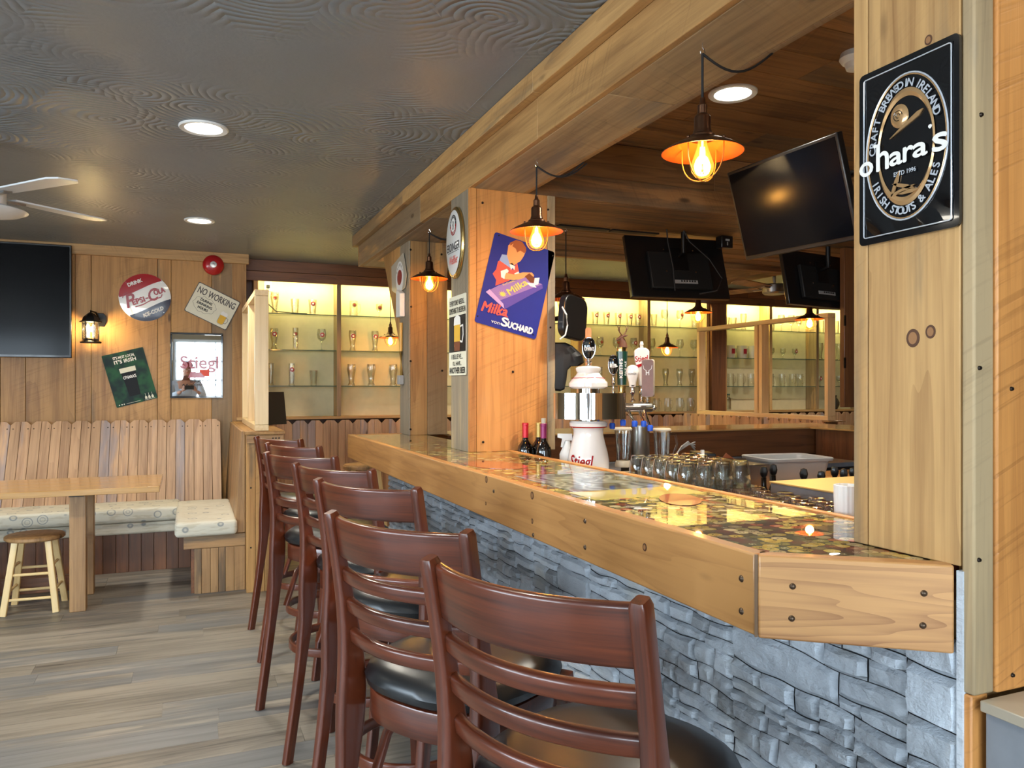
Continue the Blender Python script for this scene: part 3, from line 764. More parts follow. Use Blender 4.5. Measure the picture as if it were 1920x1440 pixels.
# posters sealed under the resin
p0 = onZ(928, 872, BT)
s = MB(); s.prism(ellipse(0.10, 0.17, 30), T(p0.x, p0.y, BT+0.0004) @ rz(0.2), 0, 0.0008); o = s.build('embedded_picture', 'poster_orange', t_); o['label'] = 'red and orange oval picture sealed in the bar top'
s = MB(); s.box((1.02, 1.98, BT+0.0004), (1.375, 2.42, BT+0.0012), 'y'); s.box((1.0, 1.82, BT+0.0004), (1.36, 1.979, BT+0.0012), 'y', mat=1); o = s.build('embedded_picture', ['swirl', 'poster_yellow'], t_); o['label'] = 'blue-grey swirl picture sealed in the bar top'
p0 = onZ(1275, 937, BT); s = MB(); s.prism(ellipse(0.055, 0.11, 30), T(p0.x, p0.y, BT+0.0014) @ rz(-0.5), 0, 0.0006); s.build('embedded_picture', 'poster_orange', t_)
# stone front
random.seed(5)
from mathutils import noise as NZ
stone = MB(); XS = 1.21
def stone_block(y0, y1, z0, z1, depth, slope0=0, slope1=0):
    w_ = y1-y0; h_ = z1-z0; nu = max(5, int(w_/0.011)); nv = max(5, int(h_/0.010)); tint = random.random()
    seed = Vector((random.random()*50, random.random()*50, random.random()*50)); g = 0.0012
    tilt = (random.random()-0.5)*0.006
    grid = []
    for j in range(nv+1):
        row = []
        for i in range(nu+1):
            a = i/nu; c_ = j/nv
            ed = min(a, 1-a)*w_; ez = min(c_, 1-c_)*h_
            e = min(1, (ed/0.006)**0.8)*min(1, (ez/0.005)**0.8)
            yy = y0+g+(w_-2*g)*a; zz = z0+g+(h_-2*g)*c_
            wob = NZ.noise(Vector((yy*9, round(z0, 3)*13 if c_ < 0.5 else round(z1, 3)*13, 0)))*0.011
            zz += wob*abs(2*c_-1)
            yy += NZ.noise(Vector((zz*22, (y0 if a < 0.5 else y1)*13, 3)))*0.006*abs(2*a-1)
            n = NZ.fractal(Vector((yy*16, zz*26, 0))+seed, 1.0, 2.0, 4)
            x = XS - (depth*(0.25+0.75*e) + e*n*0.006 + tilt*(a-0.5)*e)
            row.append(stone.b.verts.new((x, yy, zz)))
        grid.append(row)
    for j in range(nv):
        for i in range(nu):
            stone.face([grid[j][i], grid[j][i+1], grid[j+1][i+1], grid[j+1][i]], None, tint, 0, True)
def split(y0, y1, z0, z1):
    w_ = y1-y0; h_ = z1-z0
    if h_ > 0.10 or (h_ > 0.058 and random.random() < 0.62 and w_ < 0.45):
        f = random.uniform(0.35, 0.65); zm = z0+h_*f; split(y0, y1, z0, zm); split(y0, y1, zm, z1); return
    if w_ > 0.33 or (w_ > 0.13 and random.random() < 0.5 and w_/h_ > 1.7):
        f = random.uniform(0.32, 0.68); ym = y0+w_*f; split(y0, ym, z0, z1); split(ym, y1, z0, z1); return
    stone_block(y0, y1, z0, z1, random.uniform(0.013, 0.021))
yy = 1.02
while yy < 4.95:
    y2 = min(4.95, yy+random.uniform(0.30, 0.6))
    if 4.95-y2 < 0.15: y2 = 4.95
    split(yy, y2, 0.0, 0.925)
    yy = y2
# quoin column at the near end
zz = 0
while zz < 0.94:
    z2 = min(0.945, zz+random.uniform(0.05, 0.13))
    if 0.945-z2 < 0.04: z2 = 0.945
    stone_block(0.905, 1.018, zz, z2, 0.026); zz = z2
stone.build('stone_cladding', 'stone', t_)
b = MB(); b.box((1.2095, 0.91, 0), (1.36, 4.95, 0.93), 'z'); b.build('stone_backing', 'mortar', t_)
b = MB()
b.box((1.186, 0.898, 0.0), (1.2092, 0.909, 1.064), 'z'); b.build('stone_return', 'stone', t_)

# ------------------------------------------------------------------ half walls, frames
def picket(b, x0, w_, z0, z1, M4, th=0.018, chip=0.03):
    g = 0.0012; h2 = w_/2
    for s_ in (0, 1):
        a = x0+g if s_ == 0 else x0+h2+g; c_ = x0+h2-g if s_ == 0 else x0+w_-g
        if s_ == 0: poly = [(a, z0), (c_, z0), (c_, z1), (a+chip, z1), (a, z1-chip)]
        else: poly = [(a, z0), (c_, z0), (c_, z1-chip), (c_-chip, z1), (a, z1)]
        b.prism(poly, M4, 0, th, 'v')
random.seed(21)
# bench picket backrest (leaning) on the TV wall
t_ = thing('corner_bench', 'built-in corner bench with circle-patterned cushions and a leaning picket backrest', 'bench', (-1.5, 6.7, 0))
vz = Vector((0, 0.40, 0.70)).normalized()
fr = frame((0, 6.72, 0.40), (1, 0, 0), vz, Vector((0, -vz.z, vz.y)))
for i in range(29):
    b = MB(); x0 = 0.245-0.1395*i
    if i < 30:
        picket(b, x0-0.1395 if i else x0-0.1395, 0.1395, 0, 0.80, fr)
        b.build('picket', 'picket', t_, bevel=0.0015, seg=1)
        if i < 13:
            s = MB()
            for q in (0.02, 0.12):
                s.lathe([(0, 0.003), (0.004, 0.002), (0.005, 0), (0, 0)], 8, fr @ T(x0-0.1395+q, 0.735, 0.018))
            s.build('nail_heads', 'screw', t_)
b = MB(); b.box((-3.9, 6.40, 0.0), (0.06, 6.43, 0.31), 'z')
x = -3.9
b = MB()
while x < 0.06:
    b.box((x, 6.40, 0.0), (min(x+0.085, 0.06)-0.002, 6.42, 0.33), 'z'); x += 0.085
b.build('front_panel', 'dark_wood', t_, bevel=0.0015)
b = MB(); b.box((-3.9, 6.42, 0.3), (0.33, 7.05, 0.37), 'x'); b.build('seat_board', 'dark_wood', t_)
def cushion(lo, hi, r, name='cushion', parent=t_):
    b = MB(); bmesh.ops.create_cube(b.b, size=1)
    c_ = (Vector(lo)+Vector(hi))/2; sz = Vector(hi)-Vector(lo)
    bmesh.ops.transform(b.b, matrix=T(*c_) @ Matrix.Diagonal((sz.x, sz.y, sz.z, 1)), verts=b.b.verts[:])
    bmesh.ops.bevel(b.b, geom=b.b.edges[:], offset=r, segments=4, profile=0.6, affect='EDGES')
    for f in b.b.faces: f.smooth = True
    return b.build(name, 'fabric', parent)
cushion((-3.9, 6.33, 0.375), (-0.07, 6.80, 0.48), 0.03); cushion((-3.9, 6.345, 0.29), (-0.02, 6.42, 0.372), 0.015, 'cushion_valance')
cushion((-0.09, 5.50, 0.385), (0.30, 6.60, 0.485), 0.035)
# end panel of the corner seat
b = MB(); xs = [0.03, 0.075, 0.13, 0.18, 0.225, 0.28, 0.35]
for a, c_ in zip(xs[:-1], xs[1:]): b.box((a+0.0008, 5.545, 0), (c_-0.0008, 5.575, 0.30), 'z')
b.box((-0.035, 5.54, 0.302), (0.35, 5.575, 0.385), 'x'); b.build('end_panel', 'post_wood', t_, bevel=0.002)
b = MB(); b.box((0.01, 5.575, 0), (0.04, 6.4, 0.38), 'y'); b.box((0.04, 5.58, 0.3), (0.33, 6.42, 0.384), 'y'); b.build('seat_box', 'dark_wood', t_)
# leaning side back against the half wall
b = MB(); fr = frame((0, 5.555, 0), (1, 0, 0), (0, 0, 1), (0, 1, 0))
b.prism([(0.285, 0.386), (0.35, 0.386), (0.35, 1.075), (0.325, 1.075)], fr, 0.0, 1.55, 'v'); b.build('side_back', 'post_wood', t_, bevel=0.003)
# half wall
t_ = thing('half_wall', 'wood-clad half wall at the end of the corner bench with a plank top', 'half wall', (0.45, 6.3, 0))
b = MB(); b.box((0.352, 5.47, 0), (0.372, 7.14, 1.06), 'z')
for a, c_ in zip([0.352, 0.41, 0.47, 0.56], [0.41, 0.47, 0.56]): b.box((a, 5.445, 0), (c_-0.002, 5.47, 1.055), 'z')
b.box((0.372, 5.471, 0), (0.555, 7.14, 1.055), 'z', tint=0.3)
b.build('cladding', 'board', t_, bevel=0.002)
b = MB(); b.box((0.34, 5.42, 1.056), (0.60, 7.09, 1.078), 'y'); b.build('top_plank', 'board', t_, bevel=0.003)
b = MB(); b.box((0.35, 5.43, 1.0), (0.59, 5.444, 1.05), 'x'); b.build('end_trim', 'post_wood', t_, bevel=0.002)
screws(t_, [(0.40, 5.43, 1.03), (0.52, 5.43, 1.03), (0.54, 5.43, 1.03), (0.56, 5.43, 1.03), (0.38, 5.445, 0.3), (0.44, 5.445, 0.3), (0.38, 5.445, 0.7)], (0, -1, 0))
def partition(lx, y0, y1, label, posts):
    t_ = thing('partition_frame', label, 'frame', (lx, (y0+y1)/2, 1.08))
    b = MB(); b.box((lx-0.045, y0, 1.08), (lx+0.045, y1, 1.12), 'y'); b.build('bottom_rail', 'light_wood', t_, bevel=0.002)
    b = MB(); b.box((lx-0.045, y0, 1.99), (lx+0.045, y1, 2.03), 'y'); b.build('top_rail', 'light_wood', t_, bevel=0.002)
    for p in posts:
        b = MB(); b.box((lx-0.044, p, 1.121), (lx+0.044, p+0.04, 1.989), 'z'); b.build('post', 'light_wood', t_, bevel=0.002)
    return t_
partition(0.45, 5.45, 6.82, 'pale unfinished wooden frame standing on the half wall beside the bench', (5.451, 6.1, 6.779))
partition(5.22, 5.2, 7.1, 'open wooden frame on the far picket half wall behind the beer taps', (5.201, 6.05, 6.12, 7.059))
t_ = thing('half_wall', 'low picket-fronted half wall under the far wooden frame', 'half wall', (5.22, 6.2, 0))
fr = frame((5.15, 0, 0), (0, -1, 0), (0, 0, 1), (-1, 0, 0)); b = MB()
for i in range(15): picket(b, -7.3+0.1395*i, 0.1395, 0, 1.085, fr)
b.build('picket_cladding', 'picket', t_, bevel=0.0015, seg=1)
b = MB(); b.box((5.151, 5.2, 0), (5.29, 7.3, 1.07), 'z'); b.build('core', 'dark_wood', t_)
b = MB(); b.box((5.14, 5.15, 1.071), (5.33, 7.3, 1.079), 'y'); b.build('top_plank', 'board', t_)

# ------------------------------------------------------------------ display cases in the back wall
b = MB(); yy = 7.36
for (z0, z1) in ((2.345, 2.43), (2.433, 2.534)):
    x = 0.46
    while x < XR:
        x2 = min(XR, x+random.uniform(1.2, 2.4)); b.box((x, 7.37, z0), (x2-0.002, 7.40, z1), 'x'); x = x2
struct(b.build('trim_2', 'dark_wood', bevel=0.002, loc=(0, 0, 0)))
pw = thing('picket_wainscot', 'row of dog-eared pickets covering the back wall below the glass displays', 'wainscot', (4, 7.39, 0))
fr = frame((0, 7.395, 0), (1, 0, 0), (0, 0, 1), (0, -1, 0)); x = 0.60
n = 0
while x < XR-0.14:
    b = MB(); picket(b, x, 0.1395, 0, 1.065, fr, chip=0.035); b.build('picket', 'picket', pw, bevel=0.0015, seg=1); x += 0.1395; n += 1
SH = (1.72, 2.055); SHZ = [1.385, 1.72, 2.055]
def case(divs, name_where):
    t_ = thing('display_case', name_where, 'display case', ((divs[0]+divs[-1])/2, 7.5, 1.09))
    b = MB(); b.box((divs[0], 7.585, 1.085), (divs[-1], 7.599, 2.42), 'x'); b.build('back_panel', 'cream', t_)
    for d in divs:
        b = MB(); b.box((d-0.02, 7.40, 1.10), (d+0.02, 7.584, 2.42), 'z'); b.build('divider', 'pine', t_, bevel=0.002)
    b = MB(); b.box((divs[0]-0.02, 7.39, 1.075), (divs[-1]+0.02, 7.584, 1.099), 'x'); b.build('sill', 'pine', t_, bevel=0.002)
    for a, c_ in zip(divs[:-1], divs[1:]):
        for z in SHZ:
            b = MB(); b.box((a+0.022, 7.412, z-0.004), (c_-0.022, 7.583, z+0.004), 'x'); b.box((a+0.022, 7.408, z-0.004), (c_-0.022, 7.4118, z+0.004), 'x', mat=1)
            b.build('shelf', ['shelf_glass', 'shelf_edge'], t_)
        b = MB(); b.box((a+0.03, 7.41, 2.385), (c_-0.03, 7.42, 2.392), 'x'); o = b.build('light_strip', 'led', t_)
        area('case_strip_light', ((a+c_)/2, 7.435, 2.392), (math.radians(14), 0, 0), c_-a-0.08, 0.02, CASEW, (1.0, 0.90, 0.36))
    b = MB(); b.box((divs[0]-0.02, 7.40, 2.42), (divs[-1]+0.02, 7.60, 2.44), 'x'); b.build('top_board', 'cream', t_)
    return t_
CASEW = 4.2
case([0.56, 1.31, 2.11, 2.95], 'lit display case with glass shelves between the partition frame and the far pillar')
case([3.15, 3.88, 4.75, 5.55], 'lit display case with glass shelves directly behind the beer taps')
case([5.80, 6.47, 7.20, 7.95], 'lit display case with glass shelves at the right behind the far wooden frame')
b = MB(); b.box((5.575, 7.36, 1.07), (5.775, 7.584, 2.344), 'z'); tag(b.build('wall_post', 'dark_wood', bevel=0.003), 'dark brown upright post between two lit display cases', 'post')
b = MB(); b.box((2.975, 7.36, 1.07), (3.125, 7.584, 2.344), 'z'); tag(b.build('wall_post', 'dark_wood', bevel=0.003), 'dark upright post between display cases hidden behind the middle pillar', 'post')

# ------------------------------------------------------------------ glasses
def closed(prof_out, th=0.0022, basez=0.008):
    inner = [(max(r-th, 0.0005), z) for r, z in reversed(prof_out) if z > basez]
    return [(0, 0.0)] + prof_out + inner + [(0, inner[-1][1])]
def gmesh(kind):
    b = MB()
    if kind == 'pint': b.lathe(closed([(0.028, 0), (0.030, 0.02), (0.040, 0.145)]), 18); top, r = 0.145, 0.037
    if kind == 'tall': b.lathe(closed([(0.03, 0), (0.03, 0.004), (0.024, 0.02), (0.028, 0.21)]), 18); top, r = 0.21, 0.027
    if kind == 'weizen': b.lathe(closed([(0.030, 0), (0.030, 0.01), (0.022, 0.035), (0.025, 0.07), (0.038, 0.15), (0.037, 0.18), (0.034, 0.20)]), 18); top, r = 0.2, 0.036
    if kind == 'goblet': b.lathe([(0, 0), (0.036, 0.0), (0.034, 0.004), (0.006, 0.012), (0.0045, 0.03), (0.0045, 0.075), (0.012, 0.085), (0.038, 0.115), (0.044, 0.15), (0.036, 0.205), (0.034, 0.205), (0.042, 0.15), (0.036, 0.117), (0, 0.09)], 18); top, r = 0.205, 0.042
    if kind == 'small_goblet': b.lathe([(0, 0), (0.028, 0.0), (0.026, 0.004), (0.005, 0.010), (0.004, 0.045), (0.014, 0.055), (0.032, 0.08), (0.032, 0.13), (0.030, 0.13), (0.030, 0.08), (0, 0.058)], 18); top, r = 0.13, 0.032
    if kind == 'boot': b.lathe(closed([(0.035, 0), (0.036, 0.012), (0.026, 0.03), (0.034, 0.10), (0.044, 0.155), (0.040, 0.21)]), 18); top, r = 0.21, 0.04
    if kind == 'mug':
        b.lathe(closed([(0.038, 0), (0.040, 0.01), (0.038, 0.15)], 0.004, 0.012), 18); top, r = 0.15, 0.04
        b.tube([(0.038, 0, 0.125), (0.062, 0, 0.12), (0.07, 0, 0.08), (0.060, 0, 0.04), (0.038, 0, 0.03)], 0.0045, 6, up=(0, 1, 0))
    if kind == 'square': b.lathe(closed([(0.032, 0), (0.033, 0.01), (0.033, 0.16)], 0.003), 12); top, r = 0.16, 0.033
    if kind == 'tumbler': b.lathe(closed([(0.024, 0), (0.026, 0.01), (0.036, 0.10)], 0.003, 0.012), 18); top, r = 0.10, 0.033
    return b, top, r
protos = {}
NAMES = {'pint': ('pint_glass', 'pint glass'), 'tall': ('tall_glass', 'tall narrow beer glass'), 'weizen': ('wheat_beer_glass', 'curved wheat beer glass'), 'goblet': ('stemmed_goblet', 'stemmed beer goblet'),
         'small_goblet': ('small_goblet', 'small stemmed goblet'), 'boot': ('curvy_beer_glass', 'wide-lipped curvy beer glass'), 'mug': ('beer_mug', 'glass beer mug'), 'square': ('straight_glass', 'straight-sided glass'), 'tumbler': ('tumbler', 'clear tumbler')}
def put_glass(kind, logo, x, z, where, y=7.50):
    key = (kind, logo)
    lab = '%s%s, %s' % ('red-logo ' if logo == 'red' else 'gold-emblem ' if logo == 'gold' else '', NAMES[kind][1], where)
    if key not in protos:
        b, top, r = gmesh(kind)
        o = thing(NAMES[kind][0], lab, 'glass', (x, y, z), 0, 'glasses displayed in the wall cases')
        b.build('vessel', 'glass', o, world=False)
        if logo:
            s = MB(); zc = top*0.72
            s.lathe([(0, 0.0006), (0.019, 0.0004), (0.021, -0.0002), (0, -0.0002)], 16, T(0, -r-0.0015, zc) @ rx(PI/2)); 
            lg = s.build('printed_logo', 'deepred' if logo == 'red' else 'tan_enamel', o, world=False)
            s = MB(); s.lathe([(0, 0.0010), (0.009, 0.0008), (0.0095, 0.0005), (0, 0.0005)], 12, T(0, -r-0.0015, zc) @ rx(PI/2)); s.build('logo_centre', 'white_print' if logo == 'red' else 'deepred', lg, world=False)
        protos[key] = o
    else:
        dup(protos[key], (x, y, z), label=lab)
def row(items, y_px, shelf_i, where, Y=7.50):
    z = (SHZ+[1.10])[shelf_i] + (0.0042 if shelf_i < 3 else 0)
    for i, (px, kind, logo) in enumerate(items):
        X = onY(px, y_px, Y).x
        put_glass(kind, logo, X, z, '%s from left, %s' % (ORD[i], where))
S3, S2, S1 = 'top shelf,', 'middle shelf,', 'lowest shelf,'
A1, A2 = 'bay beside the partition frame', 'bay left of far pillar'
row([(515, 'weizen', 'gold'), (553, 'pint', 0), (586, 'pint', 'red')], 575, 2, S3+' '+A1)
row([(514, 'weizen', 'red'), (554, 'tall', 'gold'), (603, 'goblet', 'red')], 640, 1, S2+' '+A1)
row([(508, 'tall', 0), (547, 'tall', 'red'), (588, 'pint', 0)], 705, 0, S1+' '+A1)
row([(663, 'mug', 'gold'), (711, 'small_goblet', 'gold')], 575, 2, S3+' '+A2)
row([(661, 'weizen', 'red'), (703, 'weizen', 'red')], 640, 1, S2+' '+A2)
row([(659, 'boot', 0), (696, 'boot', 0), (737, 'boot', 0)], 705, 0, S1+' '+A2)
B1, B2 = 'bay behind black tap handles', 'bay behind brown tap handle'
row([(1095, 'pint', 'red'), (1116, 'pint', 'red'), (1137, 'pint', 'red'), (1159, 'pint', 'red'), (1180, 'pint', 'red'), (1196, 'pint', 'red')], 590, 2, S3+' '+B1)
row([(1092, 'goblet', 'red'), (1125, 'goblet', 'gold'), (1156, 'goblet', 'gold'), (1188, 'goblet', 'red')], 650, 1, S2+' '+B1)
row([(1125, 'tall', 0), (1150, 'tall', 0)], 710, 0, S1+' '+B1)
row([(1226, 'pint', 0), (1246, 'goblet', 0), (1275, 'goblet', 'gold'), (1302, 'pint', 0)], 590, 2, S3+' '+B2)
row([(1222, 'goblet', 0), (1275, 'goblet', 0), (1301, 'goblet', 0)], 650, 1, S2+' '+B2)
row([(1248, 'weizen', 0), (1274, 'weizen', 0), (1297, 'weizen', 0)], 710, 0, S1+' '+B2)
row([(1231, 'mug', 0), (1252, 'mug', 0), (1274, 'mug', 0), (1294, 'mug', 0)], 760, 3, 'sill, '+B2)
D1, D2, D3 = 'behind left far-frame opening', 'behind right far-frame opening', 'bay right of far frame'
row([(1362, 'pint', 0), (1375, 'pint', 0), (1394, 'weizen', 0)], 600, 2, S3+' '+D1)
row([(1370, 'mug', 0), (1389, 'mug', 0), (1408, 'mug', 0)], 710, 0, S1+' '+D1)
row([(1447, 'pint', 0), (1465, 'goblet', 0), (1484, 'goblet', 'red'), (1498, 'goblet', 0)], 600, 2, S3+' '+D2)
row([(1447, 'small_goblet', 0), (1468, 'small_goblet', 0), (1490, 'small_goblet', 'red')], 660, 1, S2+' '+D2)
row([(1445, 'mug', 0), (1466, 'mug', 0), (1485, 'mug', 0), (1500, 'mug', 0)], 710, 0, S1+' '+D2)
row([(1540, 'square', 0), (1553, 'square', 0), (1568, 'square', 0)], 610, 2, S3+' '+D3)
row([(1537, 'boot', 0), (1554, 'boot', 0), (1573, 'boot', 0)], 660, 1, S2+' '+D3)
row([(1536, 'small_goblet', 'red'), (1552, 'small_goblet', 'red'), (1573, 'small_goblet', 'red')], 715, 0, S1+' '+D3)
# stoneware mugs and jar, dark jug
def stein(px, lab):
    p = onY(px, 680, 7.5); o = thing('stoneware_stein', lab, 'mug', (p.x, 7.5, 1.7242), 0, 'stoneware steins on the middle shelf')
    b = MB(); b.lathe([(0, 0), (0.052, 0), (0.058, 0.03), (0.062, 0.09), (0.055, 0.15), (0.050, 0.15), (0.056, 0.09), (0.045, 0.02), (0, 0.02)], 20); b.build('body', 'stoneware', o, world=False)
    b = MB(); b.box((-0.022, -0.064, 0.05), (0.022, -0.0605, 0.11), 'z'); b.build('printed_crest', 'deepred', o, world=False)
    b = MB(); b.tube([(0.055, 0, 0.12), (0.085, 0, 0.115), (0.09, 0, 0.07), (0.055, 0, 0.04)], 0.006, 6, up=(0, 1, 0)); b.build('handle', 'stoneware', o, world=False)
for i, (px, l) in enumerate(((1369, 'leftmost stoneware stein with red crest behind the far frame'), (1391, 'middle stoneware stein with red crest behind the far frame'), (1411, 'rightmost stoneware stein, partly behind the frame post'))): stein(px, l)
p = onY(1362, 770, 7.5); o = thing('glass_jar', 'squat glass jar on the sill behind the far frame', 'jar', (p.x, 7.5, 1.10))
b = MB(); b.lathe(closed([(0.05, 0), (0.055, 0.02), (0.055, 0.14), (0.04, 0.16), (0.042, 0.18)], 0.004), 20); b.build('vessel', 'glass', o, world=False)
b = MB(); b.lathe([(0, 0), (0.044, 0), (0.044, 0.018), (0, 0.018)], 20, T(0, 0, 0.181)); b.build('lid', 'shelf_edge', o, world=False)
p = onY(1561, 774, 7.48); o = thing('stoneware_jug', 'dark round stoneware jug on the sill at the far right', 'jug', (p.x, 7.47, 1.10))
b = MB(); b.lathe([(0, 0), (0.05, 0), (0.075, 0.05), (0.078, 0.085), (0.058, 0.125), (0.04, 0.145), (0.044, 0.17), (0.048, 0.175), (0.040, 0.172), (0.036, 0.145), (0, 0.12)], 24); b.build('body', 'pitcher', o, world=False)
b = MB(); b.tube([(-0.040, 0, 0.162), (-0.075, 0, 0.165), (-0.092, 0, 0.135), (-0.082, 0, 0.10), (-0.066, 0, 0.09)], 0.008, 8, up=(0, 1, 0)); b.build('handle', 'pitcher', o, world=False)
# chalkboard on the half wall, behind the frame
p = Vector((0.545, 6.3, 1.0785)); o = thing('chalkboard', 'small black menu board leaning on the half wall top behind the pale frame', 'board', p)
b = MB(); b.box((-0.005, -0.06, 0), (0.008, 0.22, 0.26), 'z', M4=T(*p) @ rz(-0.9) @ ry(-0.12)); b.build('slate', 'black_satin', o)
b = MB()
for q in range(6): b.box((-0.0068, -0.03+0.01*(q % 2), 0.035+0.034*q), (-0.0058, 0.16-0.02*(q % 3), 0.042+0.034*q), 'y', M4=T(*p) @ rz(-0.9) @ ry(-0.12))
b.build('chalk_writing', 'label_paper', o)

# ------------------------------------------------------------------ bar stools
random.seed(3)
def make_stool():
    t_ = thing('bar_stool', 'x', 'bar stool', (0, 0, 0), 0, 'mahogany bar stools along the bar')
    rr = rrect(0.036, 0.028, 0.006, 3)
    for s_ in (-1, 1):
        b = MB()
        path = [(0.205*s_, -0.262, 0.0), (0.200*s_, -0.222, 0.25), (0.196*s_, -0.188, 0.50), (0.194*s_, -0.175, 0.68), (0.193*s_, -0.182, 0.80), (0.194*s_, -0.205, 0.95), (0.196*s_, -0.232, 1.085), (0.196*s_, -0.2345, 1.094)]
        # smooth by Catmull-Rom
        P = [Vector(p) for p in path]; Q = []
        for i in range(len(P)-1):
            p0 = P[max(i-1, 0)]; p1 = P[i]; p2 = P[i+1]; p3 = P[min(i+2, len(P)-1)]
            for k in range(4 if i < 6 else 1):
                u_ = k/4; Q.append(0.5*((2*p1)+(p2-p0)*u_+(2*p0-5*p1+4*p2-p3)*u_*u_+(3*p1-3*p2+p3-p0)*u_**3))
        Q.append(P[-1])
        sc = []
        for q in Q:
            z = q.z; kx = 0.74+0.2*math.exp(-((z-0.6)/0.35)**2); ky = 0.66+0.95*math.exp(-((z-0.66)/0.17)**2)+0.15*(z < 0.5)
            if z > 1.09: kx *= 0.8; ky *= 0.8
            sc.append((kx, ky*1.15))
        b.sweep(Q, [(p[1], p[0]) for p in rrect(0.040, 0.033, 0.007, 3)], up=(0, 1, 0), scales=sc, tint=random.random()); b.build('leg', 'mahogany', t_, world=False)['label'] = 'rear leg running up into the back post'
        b = MB()
        path = [(0.205*s_, 0.232, 0.0), (0.192*s_, 0.205, 0.25), (0.178*s_, 0.176, 0.5), (0.168*s_, 0.155, 0.70)]
        b.sweep(path, rrect(0.034, 0.034, 0.006, 3), up=(0, 1, 0), scales=[0.85, 0.95, 1.05, 1.1], tint=random.random()); b.build('leg', 'mahogany', t_, world=False)
    def slat(zc, h, th, yb, bow, name, wx=0.182):
        b = MB(); pts = []
        for i in range(17):
            a = -1+2*i/16; pts.append((wx*a, yb - bow*(1-a*a), zc))
        b.sweep(pts, [(p[1], p[0]) for p in rrect(h, th, min(th, h)*0.38, 4)], up=(0, -0.17, 1), tint=random.random()); b.build(name, 'mahogany', t_, world=False)
    slat(1.040, 0.092, 0.018, -0.217, 0.050, 'top_rail')
    slat(0.952, 0.033, 0.020, -0.200, 0.050, 'back_slat'); slat(0.883, 0.033, 0.020, -0.189, 0.048, 'back_slat'); slat(0.812, 0.033, 0.020, -0.180, 0.046, 'back_slat')
    # apron ring
    b = MB(); n = 40; pts = []
    def so(i, r, k=0.86):
        a = 2*PI*i/n; c_, s_2 = math.cos(a), math.sin(a); e = 2.6
        rr_ = r/((abs(c_)**e+abs(s_2)**e)**(1/e)); return (rr_*c_, rr_*s_2)
    for i in range(n):
        x, y = so(i, 0.188); pts.append((x, y-0.005, 0.668))
    b.sweep(pts, rrect(0.022, 0.066, 0.004, 2), closed=True); b.build('apron', 'mahogany', t_, world=False)
    # cushion
    b = MB(); rings = []
    prof = [(0.0, 0.775), (0.08, 0.774), (0.14, 0.770), (0.18, 0.761), (0.202, 0.745), (0.210, 0.727), (0.206, 0.711), (0.194, 0.703), (0.10, 0.702), (0.0, 0.702)]
    for (r, z) in prof:
        if r == 0: rings.append([b.b.verts.new((0, -0.005, z))])
        else: rings.append([b.b.verts.new((so(i, r)[0], so(i, r)[1]-0.005, z)) for i in range(n)])
    for A, B in zip(rings[:-1], rings[1:]):
        for i in range(n):
            j = (i+1) % n; vs = []
            for v in (A[i % len(A)], A[j % len(A)], B[j % len(B)], B[i % len(B)]):
                if v not in vs: vs.append(v)
            b.face(vs, None, 0.5, 0, True)
    b.build('seat_cushion', 'vinyl', t_, world=False)
    # footrest ring
    b = MB(); b.sweep([(0.192*math.cos(2*PI*i/40), -0.008+0.205*math.sin(2*PI*i/40), 0.270) for i in range(40)], rrect(0.018, 0.034, 0.005, 3), closed=True)
    b.build('footrest_ring', 'mahogany', t_, world=False)
    b = MB()
    for s_ in (-1, 1): b.sweep([(s_*0.17, -0.15, 0.42), (s_*0.165, -0.09, 0.56), (s_*0.15, -0.01, 0.625), (s_*0.165, 0.07, 0.56), (s_*0.175, 0.15, 0.45)], rrect(0.014, 0.024, 0.004, 2), up=(1, 0, 0))
    b.build('curved_brace', 'mahogany', t_, world=False)
    return t_
stool = make_stool()
tops = [((.36, 1.21), (.54, .866), 'nearest mahogany bar stool, filling the bottom centre of the picture'),
        ((.29, 1.74), (.49, 1.407), 'second mahogany bar stool from the front, just behind the nearest one'),
        ((.359, 2.39), (.575, 2.064), 'third mahogany bar stool from the front along the bar'),
        ((.352, 2.93), (.57, 2.58), 'fourth mahogany bar stool from the front, middle of the row of seven'),
        ((.315, 3.445), (.526, 3.16), 'fifth mahogany bar stool from the front, third from the far end'),
        ((.360, 4.05), (.562, 3.72), 'second-farthest mahogany bar stool in the row'),
        ((.345, 4.63), (.556, 4.27), 'farthest mahogany bar stool, at the far end of the row')]
for i, (a, b_, lab) in enumerate(tops):
    a = Vector((*a, 0)); b_ = Vector((*b_, 0)); r_ = (b_-a).normalized(); fc = Vector((-r_.y, r_.x, 0))
    mid = (a+b_)/2 + fc*0.235; ang = math.atan2(r_.y, r_.x)
    if i == 0:
        stool.location = mid; stool.rotation_euler = (0, 0, ang); stool['label'] = lab
    else: dup(stool, mid, ang, lab)

# ------------------------------------------------------------------ table, small stools
t_ = thing('dining_table', 'glossy wooden trestle table in front of the corner bench', 'table', (-1.2, 5.6, 0))
b = MB()
for k in range(4): b.box((-2.6, 5.25+0.1775*k, 0.725), (-0.17, 5.25+0.1775*(k+1)-0.0006, 0.762), 'x', tint=0.45+0.1*random.random())
b.build('tabletop', 'table_wood', t_, bevel=0.003)
for X in (-0.63, -2.2):
    for Y in (5.42, 5.84):
        b = MB(); b.box((X-0.045, Y-0.04, 0.0), (X+0.045, Y+0.04, 0.71), 'z', tint=0.5); b.build('leg', 'post_wood', t_, bevel=0.004)
    b = MB(); b.box((X-0.04, 5.32, 0.711), (X+0.04, 5.92, 0.7245), 'y'); b.build('bracket', 'black_metal', t_)
b = MB(); b.box((-2.155, 5.80, 0.04), (-0.675, 5.85, 0.14), 'x'); b.build('stretcher', 'dark_wood', t_, bevel=0.003)
